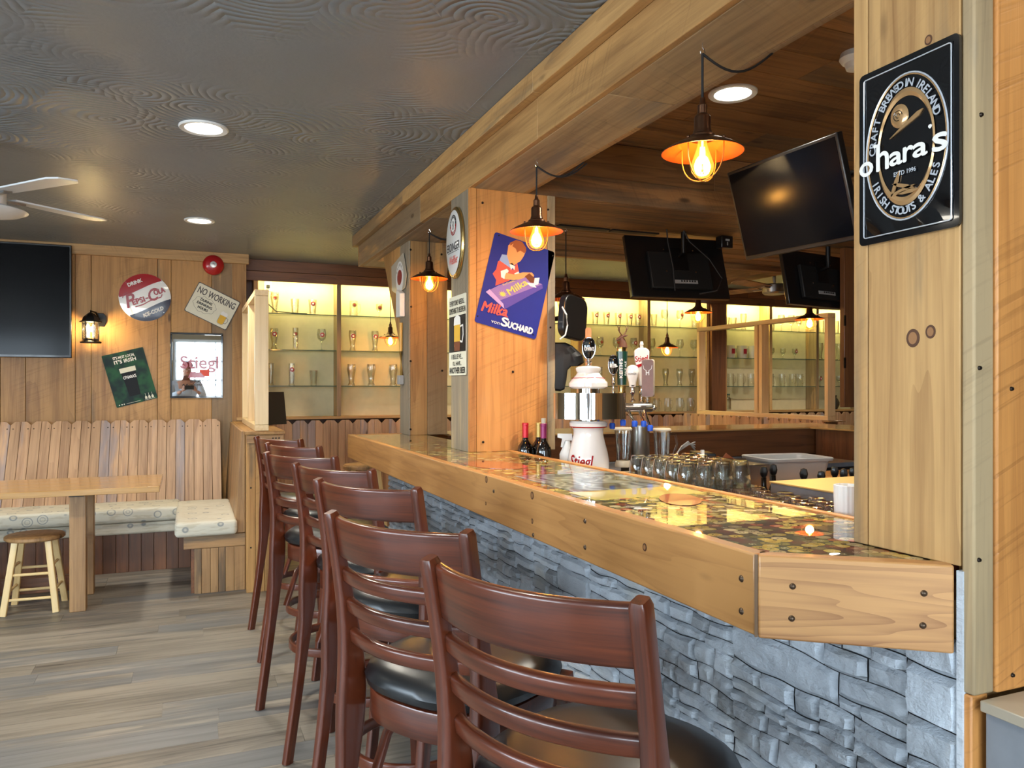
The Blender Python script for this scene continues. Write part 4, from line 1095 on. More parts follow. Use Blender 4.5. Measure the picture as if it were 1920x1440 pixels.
def small_stool(x, y, lab, rot):
    t_ = thing('round_stool', lab, 'stool', (0, 0, 0), 0, 'low round wooden stools by the table')
    b = MB(); b.lathe([(0, 0.462), (0.155, 0.462), (0.165, 0.455), (0.165, 0.440), (0.155, 0.432), (0, 0.432)], 36); b.build('seat', 'post_wood', t_, world=False)
    for sx in (-1, 1):
        for sy in (-1, 1):
            b = MB(); b.sweep([(sx*0.14, sy*0.14, 0), (sx*0.088, sy*0.088, 0.4315)], rrect(0.036, 0.036, 0.006, 2), up=(0, 1, 0)); b.build('leg', 'maple', t_, world=False)
    b = MB()
    for z, w_ in ((0.09, 0.128), (0.235, 0.111)):
        for s_ in (-1, 1): b.tube([(-w_, s_*w_, z), (w_, s_*w_, z)], 0.009, 8)
    for z, w_ in ((0.13, 0.124), (0.275, 0.106)):
        for s_ in (-1, 1): b.tube([(s_*w_, -w_, z), (s_*w_, w_, z)], 0.009, 8)
    b.build('rungs', 'maple', t_, world=False)
    t_.location = (x, y, 0); t_.rotation_euler = (0, 0, rot); return t_
s1 = small_stool(-0.885, 5.58, 'round pale wooden stool tucked under the table, seen in full', -0.04)
dup(s1, (-1.255, 5.60, 0), 0.1, 'round pale wooden stool at the left edge, only its right side showing')
# round stool beyond the bar end
t_ = thing('round_bar_stool', 'round-topped wooden stool beyond the far end of the bar', 'stool', (1.30, 6.25, 0))
b = MB(); b.lathe([(0, 0.752), (0.15, 0.752), (0.163, 0.74), (0.163, 0.722), (0.15, 0.715), (0, 0.715)], 32, T(1.30, 6.25, 0)); b.build('seat', 'post_wood', t_)
for sx in (-1, 1):
    for sy in (-1, 1):
        b = MB(); b.sweep([(1.30+sx*0.17, 6.25+sy*0.17, 0), (1.30+sx*0.1, 6.25+sy*0.1, 0.7145)], rrect(0.034, 0.034, 0.005, 2), up=(0, 1, 0)); b.build('leg', 'maple', t_)
b = MB()
for s_ in (-1, 1):
    b.tube([(1.30-0.14, 6.25+s_*0.14, 0.3), (1.30+0.14, 6.25+s_*0.14, 0.3)], 0.011, 8); b.tube([(1.30+s_*0.13, 6.25-0.13, 0.38), (1.30+s_*0.13, 6.25+0.13, 0.38)], 0.011, 8)
b.build('rungs', 'maple', t_)
# ------------------------------------------------------------------ pendant lamps
BEAMZ = 2.30
WARM = (1.0, 0.62, 0.26)
def make_pendant(drop):
    # origin at the hook; the lamp hangs down local -z
    t_ = thing('pendant_lamp', 'x', 'lamp', (0, 0, 0))
    b = MB(); b.tube([(0, 0, 0.0), (0, 0, -0.012), (0.006, 0, -0.018), (0.009, 0, -0.026), (0.003, 0, -0.034), (-0.005, 0, -0.030), (-0.006, 0, -0.024)], 0.0016, 8, up=(0, 1, 0)); b.build('hook', 'chrome', t_, world=False)
    b = MB(); b.tube([(0, 0, -0.030), (0, 0, -drop+0.115)], 0.0035, 8); b.build('cord', 'cord', t_, world=False)
    z = -drop
    b = MB(); b.lathe([(0, z+0.148), (0.006, z+0.147), (0.008, z+0.132), (0.013, z+0.126), (0.013, z+0.104), (0.015, z+0.102), (0.020, z+0.098), (0.022, z+0.094), (0.0225, z+0.062), (0.024, z+0.058), (0.026, z+0.050), (0.034, z+0.045), (0.036, z+0.034), (0.0, z+0.034)], 24)
    b.build('socket', 'bronze', t_, world=False)
    b = MB(); out = [(0.034, z+0.040), (0.045, z+0.034), (0.065, z+0.026), (0.09, z+0.014), (0.108, z+0.002), (0.110, z-0.001)]
    inn = [(0.108, z-0.001), (0.088, z+0.011), (0.064, z+0.022), (0.030, z+0.033)]
    b.lathe(out+inn, 36, mats=[0]*(len(out)) + [1]*(len(inn)-1)); b.build('shade', ['bronze', 'copper'], t_, world=False)
    b = MB()
    for a in (0.35, 0.35+PI/2):
        ca, sa = math.cos(a), math.sin(a); pts = []
        for i in range(17):
            q = PI*i/16; r = 0.066*math.cos(q); zz = z+0.008-0.085*math.sin(q)**0.75
            pts.append((r*ca, r*sa, zz))
        b.tube([(0.066*ca, 0.066*sa, z+0.02)]+pts+[(-0.066*ca, -0.066*sa, z+0.02)], 0.0017, 6, up=(-sa, ca, 0))
    b.build('cage', 'brass_wire', t_, world=False)
    b = MB()
    for a in (0.35, 0.35+PI/2, 0.35+PI, 0.35+1.5*PI): b.ball((0.066*math.cos(a), 0.066*math.sin(a), z+0.028), 0.005, n=6)
    b.build('thumb_screws', 'bronze', t_, world=False)
    b = MB(); b.lathe([(0.0115, z+0.034), (0.013, z+0.018), (0.022, z-0.008), (0.031, z-0.034), (0.029, z-0.052), (0.018, z-0.066), (0, z-0.071)], 20); bulb = b.build('bulb', 'amber', t_, world=False)
    b = MB()
    for i in range(6):
        a = 2*PI*i/6; b.tube([(0.0055*math.cos(a), 0.0055*math.sin(a), z+0.014), (0.0095*math.cos(a+0.4), 0.0095*math.sin(a+0.4), z-0.052)], 0.0016, 5)
    b.tube([(0, 0, z+0.03), (0, 0, z-0.03)], 0.003, 6)
    b.build('filament', 'filament', bulb, world=False)
    return t_
def pend(px, py_hook, hookz, drop, lab, proto=None, swag=None, d=None, power=4.5):
    if d is None: d = (EYE-hookz)*F/(py_hook-727)
    r = (px-960)/F*d; x, y = sY*d+cY*r, cY*d-sY*r
    if proto is None or abs(proto[1]-drop) > 0.02: t_ = make_pendant(drop); proto = (t_, drop); t_.location = (x, y, hookz); t_['label'] = lab
    else: t_ = dup(proto[0], (x, y, hookz), label=lab)
    l = point('bulb_light', (x, y, hookz-drop-0.03), power, WARM, 0.03)
    if swag:
        b = MB(); a = Vector((x, y, hookz-0.03)); e = Vector((x, y, 0))+Vector(swag); e.z = hookz+swag[2]
        pts = [a.lerp(e, i/12)+Vector((0, 0, -0.05*math.sin(PI*i/12))) for i in range(13)]
        b.tube(pts, 0.0035, 7); b.build('swag_cord', 'cord', t_)
    return proto
pr = pend(1317, 80, 2.30, 0.296, 'nearest pendant lamp with lit amber bulb, hanging from the beam at upper right', swag=(0.22, -0.02, 0.0))
pr2 = pend(1006, 298, 2.30, 0.297, 'pendant lamp with lit bulb hanging in front of the blue chocolate poster', pr, d=3.14, swag=(0.2, -0.03, 0.0))
pr2 = pend(805, 430, 2.30, 0.30, 'pendant lamp with lit bulb hanging in front of the far narrow pillar', pr, d=4.5, swag=(0.2, -0.1, 0.0))
p4 = pend(732, 470, 2.534, 0.70, 'small distant pendant lamp in front of the lit case left of the far pillar', None, d=7.2, power=6)
p5 = pend(1309, 500, 2.42, 0.46, 'far pendant lamp directly below the middle hanging screen', None, d=6.08, power=6)
p6 = pend(1251, 490, 2.534, 0.77, 'lowest far pendant lamp, hanging on a long thin cord above the tap handles', None, d=7.6, power=6)
p7 = pend(1518, 500, 2.30, 0.40, 'far pendant lamp at the right, in front of the far frame', None, d=6.0, power=6)
p8 = pend(1061, 400, 2.298, 0.42, 'unlit dark pendant lamp half hidden beside the middle pillar edge', None, d=4.45, power=0.01)

# downlights
def downlight(px, py, z, lab, power, r=0.105):
    d = (EYE-z)*F/(py-727); rr = (px-960)/F*d; x, y = sY*d+cY*rr, cY*d-sY*rr
    t_ = thing('downlight', lab, 'ceiling light', (x, y, z), 0)
    b = MB(); b.lathe([(r, -0.0005), (r, -0.006), (r*0.96, -0.010), (r*0.76, -0.007), (r*0.74, -0.0005)], 40); b.build('trim_ring', 'white_plastic', t_, world=False)
    b = MB(); b.lathe([(0, -0.004), (r*0.74, -0.004), (r*0.74, -0.001), (0, -0.001)], 40); b.build('diffuser', 'downlight', t_, world=False)
    l = bpy.data.lights.new('downlight_lamp', 'SPOT'); l.energy = power; l.color = (1, 0.93, 0.80); l.spot_size = 2.4; l.spot_blend = 0.7; l.shadow_soft_size = 0.07
    o = bpy.data.objects.new('downlight_lamp', l); C.objects.link(o); o.location = (x, y, z-0.02)
downlight(382, 239, CEIL, 'larger near round recessed light in the grey ceiling', 60)
downlight(374, 413, CEIL, 'smaller far round recessed light in the grey ceiling', 50, 0.10)
downlight(1374, 174, 2.60, 'bright round recessed light in the plank ceiling over the bar', 80, 0.10)
for (x, y, z, lab, pw_) in ((-2.4, 3.73, CEIL, 'added recessed light above the left side of the room, out of the picture', 50), (-2.4, 5.8, CEIL, 'added recessed light in front of the television, out of the picture', 70), (0.06, 1.66, CEIL, 'added recessed light above the bar stools, out of the picture', 30),
                       (-2.4, 1.6, CEIL, 'added recessed light near the left windows, out of the picture', 30), (2.95, 6.35, CEIL, 'added recessed light hidden behind the middle pillar near the display cases', 60), (6.3, 6.2, CEIL, 'added recessed light at the far right, hidden behind the near pillar', 60), (2.05, 0.9, 2.60, 'added recessed light in the plank ceiling, hidden behind the near pillar', 80)):
    d = sY*x+cY*y; r = cY*x-sY*y; downlight(960+F*r/d, 727-F*(z-EYE)/d, z, lab, pw_)  # unseen fixtures added to brighten the room and the bar
# smoke detector by the near pillar
p = atd(1609, 130, 2.5); p.z = 2.60
t_ = thing('smoke_detector', 'white round detector on the plank ceiling, peeking out beside the near pillar', 'detector', onZ(1606, 125, 2.55))
b = MB(); b.lathe([(0, 0.05), (0.055, 0.05), (0.06, 0.03), (0.05, 0.015), (0.042, 0.012), (0.036, -0.008), (0.02, -0.014), (0, -0.015)], 24); b.build('body', 'white_plastic', t_, world=False)

# ceiling fans
def fan(name_label, c, rad, nb, a0, mat_b, mat_m, tilt=0.18, kit=True, w0=0.10, w1=0.13, br=0.105):
    t_ = thing('ceiling_fan', name_label, 'ceiling fan', (c[0], c[1], c[2]))
    b = MB(); b.lathe([(0, 0.03), (0.09, 0.03), (0.10, 0.02), (0.10, -0.04), (0.085, -0.055), (0, -0.055)], 32); b.build('motor', mat_m, t_, world=False)
    b = MB(); b.lathe([(0, CEIL-c[2]), (0.05, CEIL-c[2]), (0.055, CEIL-c[2]-0.03), (0.015, CEIL-c[2]-0.05), (0.012, 0.03), (0, 0.03)], 20); b.build('downrod', mat_m, t_, world=False)
    if kit:
        b = MB(); b.lathe([(0, -0.056), (0.05, -0.056), (0.055, -0.07), (br*0.95, -0.066), (br, -0.072), (br*0.85, -0.085), (br*0.5, -0.096), (0, -0.10)], 36); b.build('lamp_bowl', mat_m, t_, world=False)
    for i in range(nb):
        a = a0+2*PI*i/nb; m4 = rz(a) @ rx(tilt)
        b = MB(); b.prism([(0.13, -w0/2), (rad-0.04, -w1/2), (rad, -w1/2+0.03), (rad, w1/2-0.03), (rad-0.04, w1/2), (0.13, w0/2)], m4, -0.004, 0.004); bl = b.build('blade', mat_b, t_, world=False, bevel=0.002)
        b = MB(); b.prism([(0.08, -0.012), (0.20, -0.02), (0.20, 0.02), (0.08, 0.012)], m4, -0.012, -0.0045); b.build('blade_iron', 'steel', bl, world=False)
c = (-0.90, 4.30, 2.275)
fan('white ceiling fan at the left edge with two blades in view', c, 0.62, 4, math.radians(-48), 'fan_white', 'fan_white', 0.10, w0=0.11, w1=0.15, br=0.19)
c = atd(1452, 540, 6.6)
fan('dark metal ceiling fan with pale brown blades, far off between the hanging screens', c, 0.62, 4, math.radians(20), 'post_wood', 'steel', 0.15, kit=False)

# ------------------------------------------------------------------ screens
def rot3(yaw, tilt, roll): return rz(yaw) @ rx(tilt) @ ry(roll)
def tv(label, pos, w_, h_, m, back=False, mount=True, group=None, ceilz=2.3, side=None):
    t_ = thing('television', label, 'television', m=T(*pos) @ m)
    M_ = mw(t_)
    b = MB(); b.cbox((0, 0.015, 0), (w_, 0.03, h_)); b.build('housing', 'black_plastic', t_, world=False, bevel=0.004)
    b = MB(); b.box((-w_/2+0.014, -0.0015, -h_/2+0.02), (w_/2-0.014, -0.0001, h_/2-0.014)); b.build('screen', 'screen', t_, world=False)
    b = MB(); b.cbox((0, 0.045, -0.03), (w_*0.62, 0.028, h_*0.6)); b.build('rear_cover', 'black_satin', t_, world=False, bevel=0.006)
    if back:
        b = MB(); b.cbox((-0.02, 0.0625, -h_*0.27), (0.16, 0.004, 0.022)); b.build('port_panel', 'tub', t_, world=False)
        b = MB()
        for i in range(6): b.cbox((-0.08+0.018*i, 0.0655, -h_*0.262), (0.008, 0.004, 0.010))
        b.build('sockets', 'black_plastic', t_, world=False)
        b = MB()
        for (x, z) in ((-0.1, 0.1), (0.1, 0.1), (-0.1, -0.04), (0.1, -0.04)): b.lathe([(0, 0.003), (0.005, 0.002), (0.005, 0), (0, 0)], 10, T(x, 0.0595, z) @ rx(-PI/2))
        b.build('mount_screws', 'chrome', t_, world=False)
    if mount:
        top = M_ @ Vector((0, 0.065, 0.06))
        b = MB(); b.cbox((0, 0.063, 0.04), (0.10, 0.008, 0.14)); b.build('mount_plate', 'black_metal', t_, world=False)
        sx_ = [Vector((side[0], side[1], top.z)), Vector((side[0], side[1], ceilz))] if side else [Vector((top.x, top.y, ceilz)) + (M_.to_3x3() @ Vector((0, 0.05, 0)))*Vector((1, 1, 0))]
        b = MB(); b.tube([top, top+(M_.to_3x3() @ Vector((0, 0.05, 0.0)))]+sx_, 0.016, 10); b.build('mount_pole', 'black_metal', t_)
    return t_
pL = onY(134, 460, 7.08); pB = onY(134, 671, 7.08)
tw = 1.50; tv('big wall-mounted television at the left edge of the panelled wall', (pL.x-tw/2, 7.085, (pL.z+pB.z)/2), tw, pL.z-pB.z, I4, mount=False)
tv('large black screen hanging tilted under the plank ceiling beside the near pillar', (2.429, 2.681, 2.183), .73, .43, rot3(-1.642, .286, .041), ceilz=2.6, side=(2.66, 2.0))
tv('hanging television seen from behind in the middle, above the tap handles', tuple(Vector((0, 0, EYE)).lerp(Vector((2.989, 4.335, 2.158)), 0.915)), .668, .393, rot3(-.079+PI, .26, .011), back=True, ceilz=2.30)
tv('hanging television seen from behind at the right, partly hidden by the near pillar', tuple(Vector((0, 0, EYE)).lerp(Vector((4.45, 4.60, 2.19)), 0.87)), .635, .374, rot3(.12+PI, .20, -.02), back=True, ceilz=2.30)
# loose cables behind the middle screen
for (pts, lab) in (([(1250, 430), (1252, 452), (1262, 500), (1266, 545)], 'thin black cable hanging straight behind the middle screen'),
                   ([(1282, 432), (1292, 452), (1330, 486), (1354, 522), (1345, 545), (1312, 551)], 'thin black cable curving down behind the middle screen')):
    b = MB(); P = [atd(x, y_, 4.40) for x, y_ in pts]; b.tube(P, 0.004, 6); tag(b.build('cable', 'cord'), lab, 'cable')
p = atd(1358, 449, 4.75); b = MB(); b.cbox((p.x, p.y, 2.262), (0.085, 0.06, 0.074)); t_ = thing('junction_box', 'small black box with a grey socket on the soffit beside the middle screen', 'box', (p.x, p.y, 2.225)); b.build('housing', 'black_plastic', t_, bevel=0.004)
b = MB(); b.cbox((p.x, p.y-0.031, 2.272), (0.03, 0.004, 0.012)); b.cbox((p.x, p.y-0.031, 2.25), (0.006, 0.004, 0.02)); b.build('socket', 'tub', t_)

# ------------------------------------------------------------------ signs
def sign(name, label, cat, m4):
    return thing(name, label, cat, m=m4)
def inv_pt(m4, plane):
    mi = m4.inverted()
    def f(px, py):
        P = onY(px, py, plane[1]) if plane[0] == 'y' else onX(px, py, plane[1])
        q = mi @ P; return (q.x, q.y)
    return f
def flat(parent, poly, z0, z1, mat, name, sidemat=None):
    b = MB(); b.prism(poly, I4, z0, z1); return b.build(name, mat, parent, world=False)
def letters(parent, items, z, mat, name='lettering'):
    b = MB()
    for it in items: put_text(b, z=z, **it)
    return b.build(name, mat, parent, world=False)
# round cola sign
YW = 7.145
c = onY(272, 558, YW); m4 = wallY(c, math.radians(14)); s = sign('round_sign', 'round red, white and navy cola sign on the plank wall', 'sign', m4)
R_ = 0.198
def arcpoly(y0f, y1f, n=30):
    def curve(f, x): return f(x)
    return None
def xr(y): return math.sqrt(max(0, R_*R_-y*y))
up = lambda x: 0.075 + 0.035*math.sin((x/R_)*1.6+0.1); lo = lambda x: -0.085 + 0.035*math.sin((x/R_)*1.6-0.2)
N = 40
b = MB(); b.lathe([(R_*q/12, 0.0142-0.0095*(q/12)**3) for q in range(13)]+[(R_, 0), (0, 0)], 64); b.build('disc', 'white_enamel', s, world=False)
def region(f, top):
    pts = []
    for i in range(N+1):
        x = -R_+2*R_*i/N; y_ = f(x)
        if x*x+y_*y_ <= R_*R_*0.995: pts.append((x, y_))
    a0 = math.atan2(pts[0][1], pts[0][0]); a1 = math.atan2(pts[-1][1], pts[-1][0])
    arc = []
    if top:
        for i in range(1, 30): a = a1+(a0-a1)*i/30; arc.append((R_*0.998*math.cos(a), R_*0.998*math.sin(a)))
    else:
        a0 += 0 if a0 < 0 else -2*PI
        for i in range(1, 30): a = a1+(a0-a1)*i/30; arc.append((R_*0.998*math.cos(a), R_*0.998*math.sin(a)))
    return pts+arc
def domed(parent, poly, mat, name, dz=0.0012):
    # thin enamel layer that follows the domed disc: fan of strips
    b = MB(); cx = sum(p[0] for p in poly)/len(poly); cy = sum(p[1] for p in poly)/len(poly)
    def zz(x, y): r = math.hypot(x, y)/R_; return 0.0142-0.0095*r**3+dz
    rings = [[(cx+(p[0]-cx)*k/6, cy+(p[1]-cy)*k/6) for p in poly] for k in range(1, 7)]
    cv = b.b.verts.new((cx, cy, zz(cx, cy))); prev = None
    for r in rings:
        cur = [b.b.verts.new((x, y, zz(x, y))) for x, y in r]
        for i in range(len(cur)):
            j = (i+1) % len(cur)
            b.face([cv, cur[i], cur[j]] if prev is None else [prev[i], prev[j], cur[j], cur[i]], smooth=True)
        prev = cur
    return b.build(name, mat, parent, world=False)
domed(s, region(up, True), 'red', 'red_band'); domed(s, region(lo, False), 'navy', 'navy_band')
tz = 0.0162
letters(s, [dict(body='DRINK', c=(-0.045, 0.136), h=0.030, ang=0.18, width=0.115, bold=0.002)], 0.0150, 'white_print')
letters(s, [dict(body='ICE-COLD', c=(0.032, -0.128), h=0.030, ang=0.20, width=0.165, shear=0.15, bold=0.002)], 0.0150, 'white_print')
letters(s, [dict(body='P', c=(-0.125, 0.0), h=0.115, ang=0.1, width=0.06, shear=0.25, bold=0.003), dict(body='EPSI', c=(-0.055, -0.016), h=0.044, ang=0.12, width=0.095, bold=0.003),
            dict(body='-', c=(0.012, 0.0), h=0.05, ang=0.1, width=0.02, bold=0.003), dict(body='C', c=(0.052, 0.012), h=0.10, ang=0.1, width=0.07, shear=0.25, bold=0.003), dict(body='OLA', c=(0.118, 0.030), h=0.044, ang=0.14, width=0.085, bold=0.003)], tz, 'deepred')
b = MB(); b.sweep([(-0.165, 0.03, tz), (-0.150, 0.058, tz), (-0.118, 0.066, tz)], rrect(0.006, 0.001, 0.0004, 1), up=(0, 0, 1)); b.sweep([(-0.09, -0.062, tz), (-0.03, -0.055, tz), (0.03, -0.035, tz), (0.07, -0.03, tz), (0.12, -0.022, tz), (0.135, 0.0, tz)], rrect(0.008, 0.001, 0.0004, 1), up=(0, 0, 1)); b.build('swash', 'deepred', s, world=False)
b = MB()
for a in (0.6, 2.2, 3.75, 5.35): b.lathe([(0, 0.003), (0.004, 0.002), (0.004, 0), (0, 0)], 10, T(0.185*math.cos(a), 0.185*math.sin(a), 0.005))
b.build('mounting_screws', 'chrome', s, world=False)
# NO WORKING sign
c = (onY(373, 529, YW)+onY(424, 619, YW))/2; m4 = wallY(c, math.radians(-26)); s = sign('tin_sign', 'tilted off-white drinking-hours tin sign with a beer mug', 'sign', m4)
flat(s, rrect(0.375, 0.28, 0.014), 0, 0.004, 'grey_print', 'rim'); flat(s, rrect(0.362, 0.267, 0.012), 0.004, 0.005, 'cream_print', 'panel')
letters(s, [dict(body='NO WORKING', c=(0.0, 0.082), h=0.058, width=0.325, bold=0.0015)], 0.0056, 'grey_print')
letters(s, [dict(body='DURING', c=(-0.06, 0.012), h=0.022, width=0.10, bold=0.0012), dict(body='DRINKING', c=(-0.06, -0.022), h=0.022, width=0.13, bold=0.0012), dict(body='HOURS', c=(-0.06, -0.056), h=0.022, width=0.085, bold=0.0012)], 0.0056, 'black_print')
b = MB()
pts = [(-0.06+0.095*math.cos(2*PI*i/48)*(1+0.06*math.sin(8*PI*i/24)), -0.024+0.066*math.sin(2*PI*i/48)*(1+0.08*math.cos(10*PI*i/24)), 0.0055) for i in range(48)]
b.sweep(pts, [(-0.001, -0.0002), (0.001, -0.0002), (0.001, 0.0002), (-0.001, 0.0002)], closed=True); b.build('scroll_border', 'grey_print', s, world=False)
flat(s, [(0.088, -0.098), (0.098, -0.110), (0.130, -0.110), (0.140, -0.098), (0.140, -0.035), (0.088, -0.035)], 0.0052, 0.0058, 'beer_print', 'beer_picture')
flat(s, [(0.088, -0.034), (0.140, -0.034), (0.144, -0.012), (0.130, 0.0), (0.112, -0.004), (0.096, 0.002), (0.086, -0.012)], 0.0052, 0.0058, 'white_print', 'foam_picture')
b = MB(); b.sweep([(0.140, -0.040, 0.0056), (0.160, -0.045, 0.0056), (0.164, -0.07, 0.0056), (0.156, -0.09, 0.0056), (0.140, -0.092, 0.0056)], rrect(0.004, 0.0006, 0.0002, 1))
b.sweep([(0.086, -0.034, 0.0057), (0.086, -0.10, 0.0057), (0.097, -0.113, 0.0057), (0.131, -0.113, 0.0057), (0.142, -0.10, 0.0057), (0.142, -0.034, 0.0057)], rrect(0.002, 0.0006, 0.0002, 1)); b.build('mug_outline', 'grey_print', s, world=False)
# green stout poster
c = (onY(188, 668, YW)+onY(297, 745, YW)+onY(267, 650, YW)+onY(221, 766, YW))/4; m4 = wallY(c, math.radians(15)); s = sign('tin_sign', 'tilted dark green stout poster with a pint glass', 'sign', m4)
flat(s, rrect(0.318, 0.44, 0.006), 0, 0.004, 'green_tin', 'panel')
letters(s, [dict(body="IT'S NOT LOCAL", c=(0.0, 0.178), h=0.022, width=0.165, bold=0.0006), dict(body="IT'S IRISH", c=(0.0, 0.143), h=0.030, width=0.165, bold=0.001)], 0.0045, 'white_print')
flat(s, [(-0.056, 0.045), (0.056, 0.045), (0.050, -0.02), (0.045, -0.10), (0.042, -0.155), (-0.042, -0.155), (-0.045, -0.10), (-0.050, -0.02)], 0.004, 0.0046, 'black_print', 'stout_picture')
flat(s, [(-0.060, 0.046), (0.060, 0.046), (0.062, 0.085), (-0.062, 0.085)], 0.004, 0.0048, 'cream_print', 'foam_picture')
letters(s, [dict(body="O'HARA'S", c=(0, 0.005), h=0.026, width=0.098, bold=0.001)], 0.0052, 'white_print')
b = MB()
for x in (0.075, 0.10, 0.125): b.prism([(x-0.009, -0.205), (x+0.009, -0.205), (x+0.008, -0.188), (x+0.001, -0.178), (x+0.001, -0.158), (x-0.001, -0.158), (x-0.001, -0.178), (x-0.008, -0.188)], I4, 0.004, 0.0047)
b.prism([(0.06, -0.213), (0.14, -0.213), (0.14, -0.210), (0.06, -0.210)], I4, 0.004, 0.0047)
b.prism([(-0.08, -0.207), (0.03, -0.207), (0.03, -0.205), (-0.08, -0.205)], I4, 0.004, 0.0047)
for x in (-0.135, -0.115, -0.098): b.prism(ellipse(0.005, 0.005, 10, (x, -0.205)), I4, 0.004, 0.0047)
b.build('small_print', 'cream_print', s, world=False)
# mirror
p0, p1 = onY(319, 623, YW), onY(418, 746, YW); c = (p0+p1)/2; m4 = wallY((c.x, 7.148, c.z)); s = sign('framed_mirror', 'black-framed brewery mirror with red lettering on the plank wall', 'mirror', m4)
W_, H_ = p1.x-p0.x, p0.z-p1.z
b = MB(); t0 = 0.016
for (x0, y0, x1, y1) in ((-W_/2, -H_/2, W_/2, -H_/2+t0), (-W_/2, H_/2-t0, W_/2, H_/2), (-W_/2, -H_/2+t0, -W_/2+t0, H_/2-t0), (W_/2-t0, -H_/2+t0, W_/2, H_/2-t0)): b.box((x0, y0, 0), (x1, y1, 0.018))
b.build('frame', 'black_enamel', s, world=False, bevel=0.003)
b = MB(); b.box((-W_/2+t0, -H_/2+t0, 0.001), (W_/2-t0, H_/2-t0, 0.008)); b.build('mirror_glass', 'mirror', s, world=False)
letters(s, [dict(body='Stiegl', c=(0.02, 0.03), h=0.11, width=0.30, bold=0.003)], 0.0085, 'deepred')
letters(s, [dict(body='BRAUKUNST', c=(0.02, -0.135), h=0.020, width=0.14, bold=0.0006), dict(body='AUF HÖCHSTER STUFE', c=(0.02, -0.165), h=0.018, width=0.27, bold=0.0006)], 0.0085, 'black_print')
flat(s, [(0.02, -0.095), (0.10, -0.095), (0.10, -0.035), (0.02, -0.035)], 0.0082, 0.0087, 'coral', 'red_emblem'); flat(s, [(-0.07, -0.105), (0.07, -0.105), (0.03, -0.06), (-0.05, -0.055)], 0.0082, 0.0088, 'deepred', 'red_emblem')
# blue chocolate poster on the middle pillar
YM = 3.388
tl, tr, brr, bl = onY(929, 434, YM), onY(1042, 475, YM), onY(1002, 635, YM), onY(888, 604, YM)
c = (tl+tr+brr+bl)/4; ang = math.atan2((tr-tl).z+(brr-bl).z, (tr-tl).x+(brr-bl).x)
m4 = wallY(c, ang); s = sign('tin_sign', 'tilted blue chocolate advertising sign on the middle pillar', 'sign', m4)
mw_ = ((tr-tl).length+(brr-bl).length)/2; mh_ = ((tl-bl).length+(tr-brr).length)/2
flat(s, rrect(mw_, mh_, 0.012), 0.0, 0.003, 'blue_tin', 'panel')
def g(x, y): return inv_pt(m4, ('y', YM))(860+x/6, 420+y/6)
def traced(pts, mat, z, name): flat(s, [g(*p) for p in pts], 0.003, 0.003+z*0.0003, mat, name)
traced([(440, 420), (500, 400), (560, 470), (600, 520), (655, 440), (680, 560), (560, 640), (410, 695), (420, 630), (380, 560), (420, 510)], 'coral', 1, 'printed_shirt')
traced([(485, 342), (540, 350), (620, 440), (600, 510), (570, 490), (455, 410)], 'pale_blue', 2, 'printed_collar')
traced([(570, 450), (600, 440), (630, 480), (625, 520), (600, 490), (585, 520)], 'white_print', 3, 'printed_collar')
traced([(556, 240), (620, 200), (700, 210), (755, 300), (730, 360), (705, 400), (690, 420), (655, 440), (620, 470), (570, 450), (540, 350), (550, 290)], 'skin_print', 3, 'printed_face')
traced([(570, 215), (640, 182), (710, 200), (755, 270), (755, 310), (735, 330), (690, 300), (655, 322), (640, 280), (600, 250), (615, 220), (580, 245)], 'hair_print', 4, 'printed_hair')
traced([(470, 530), (540, 505), (560, 530), (520, 590), (510, 620), (475, 600)], 'white_print', 4, 'printed_cuff')
traced([(620, 560), (670, 535), (680, 560), (640, 575)], 'white_print', 4, 'printed_cuff')
traced([(530, 550), (620, 570), (720, 545), (820, 548), (845, 580), (830, 610), (760, 590), (700, 625), (600, 630), (515, 620), (515, 590)], 'skin_print', 5, 'printed_arm')
traced([(302, 765), (450, 690), (760, 600), (935, 680), (460, 860)], 'lilac', 6, 'printed_bar_top')
traced([(302, 765), (345, 735), (500, 900), (510, 955)], 'lilac_light', 7, 'printed_bar_end')
traced([(460, 860), (935, 680), (942, 725), (515, 960), (505, 900)], 'violet', 7, 'printed_bar_side')
traced([(740, 590), (790, 555), (860, 620), (850, 665), (800, 660)], 'choco', 8, 'printed_chocolate')
traced([(850, 610), (905, 605), (890, 680), (850, 690), (870, 720), (800, 700), (760, 660), (840, 670)], 'white_print', 9, 'printed_foil')
b = MB(); cc = g(490, 790)
for i in range(12):
    a = 2*PI*i/12; b.prism([(cc[0]+0.010*math.cos(a-0.25), cc[1]+0.007*math.sin(a-0.25)), (cc[0]+0.023*math.cos(a), cc[1]+0.016*math.sin(a)), (cc[0]+0.010*math.cos(a+0.25), cc[1]+0.007*math.sin(a+0.25)), cc], I4, 0.0052, 0.0056)
b.build('printed_flower', 'yellow_print', s, world=False)
k6 = (onY(960, 500, YM)-onY(959, 500, YM)).length/6
letters(s, [dict(body='Milka', c=g(655, 705), h=72*k6, ang=math.radians(45), width=240*k6, shear=-0.1, bold=0.0012)], 0.0058, 'yellow_print')
letters(s, [dict(body='SUCHARD', c=g(560, 660), h=20*k6, ang=math.radians(35), width=150*k6)], 0.0058, 'yellow_print')
letters(s, [dict(body='Milka', c=g(400, 950), h=105*k6, ang=math.radians(3), width=280*k6, shear=0.2, bold=0.0022)], 0.0058, 'coral')
b = MB(); q = [g(425, 1025), g(500, 1020), g(550, 1050)]; b.sweep([(x, y_, 0.0056) for x, y_ in q], rrect(0.004, 0.0006, 0.0002, 1)); b.build('underline', 'coral', s, world=False)
letters(s, [dict(body='von', c=g(410, 1100), h=40*k6, ang=0, width=95*k6)], 0.0058, 'white_print')
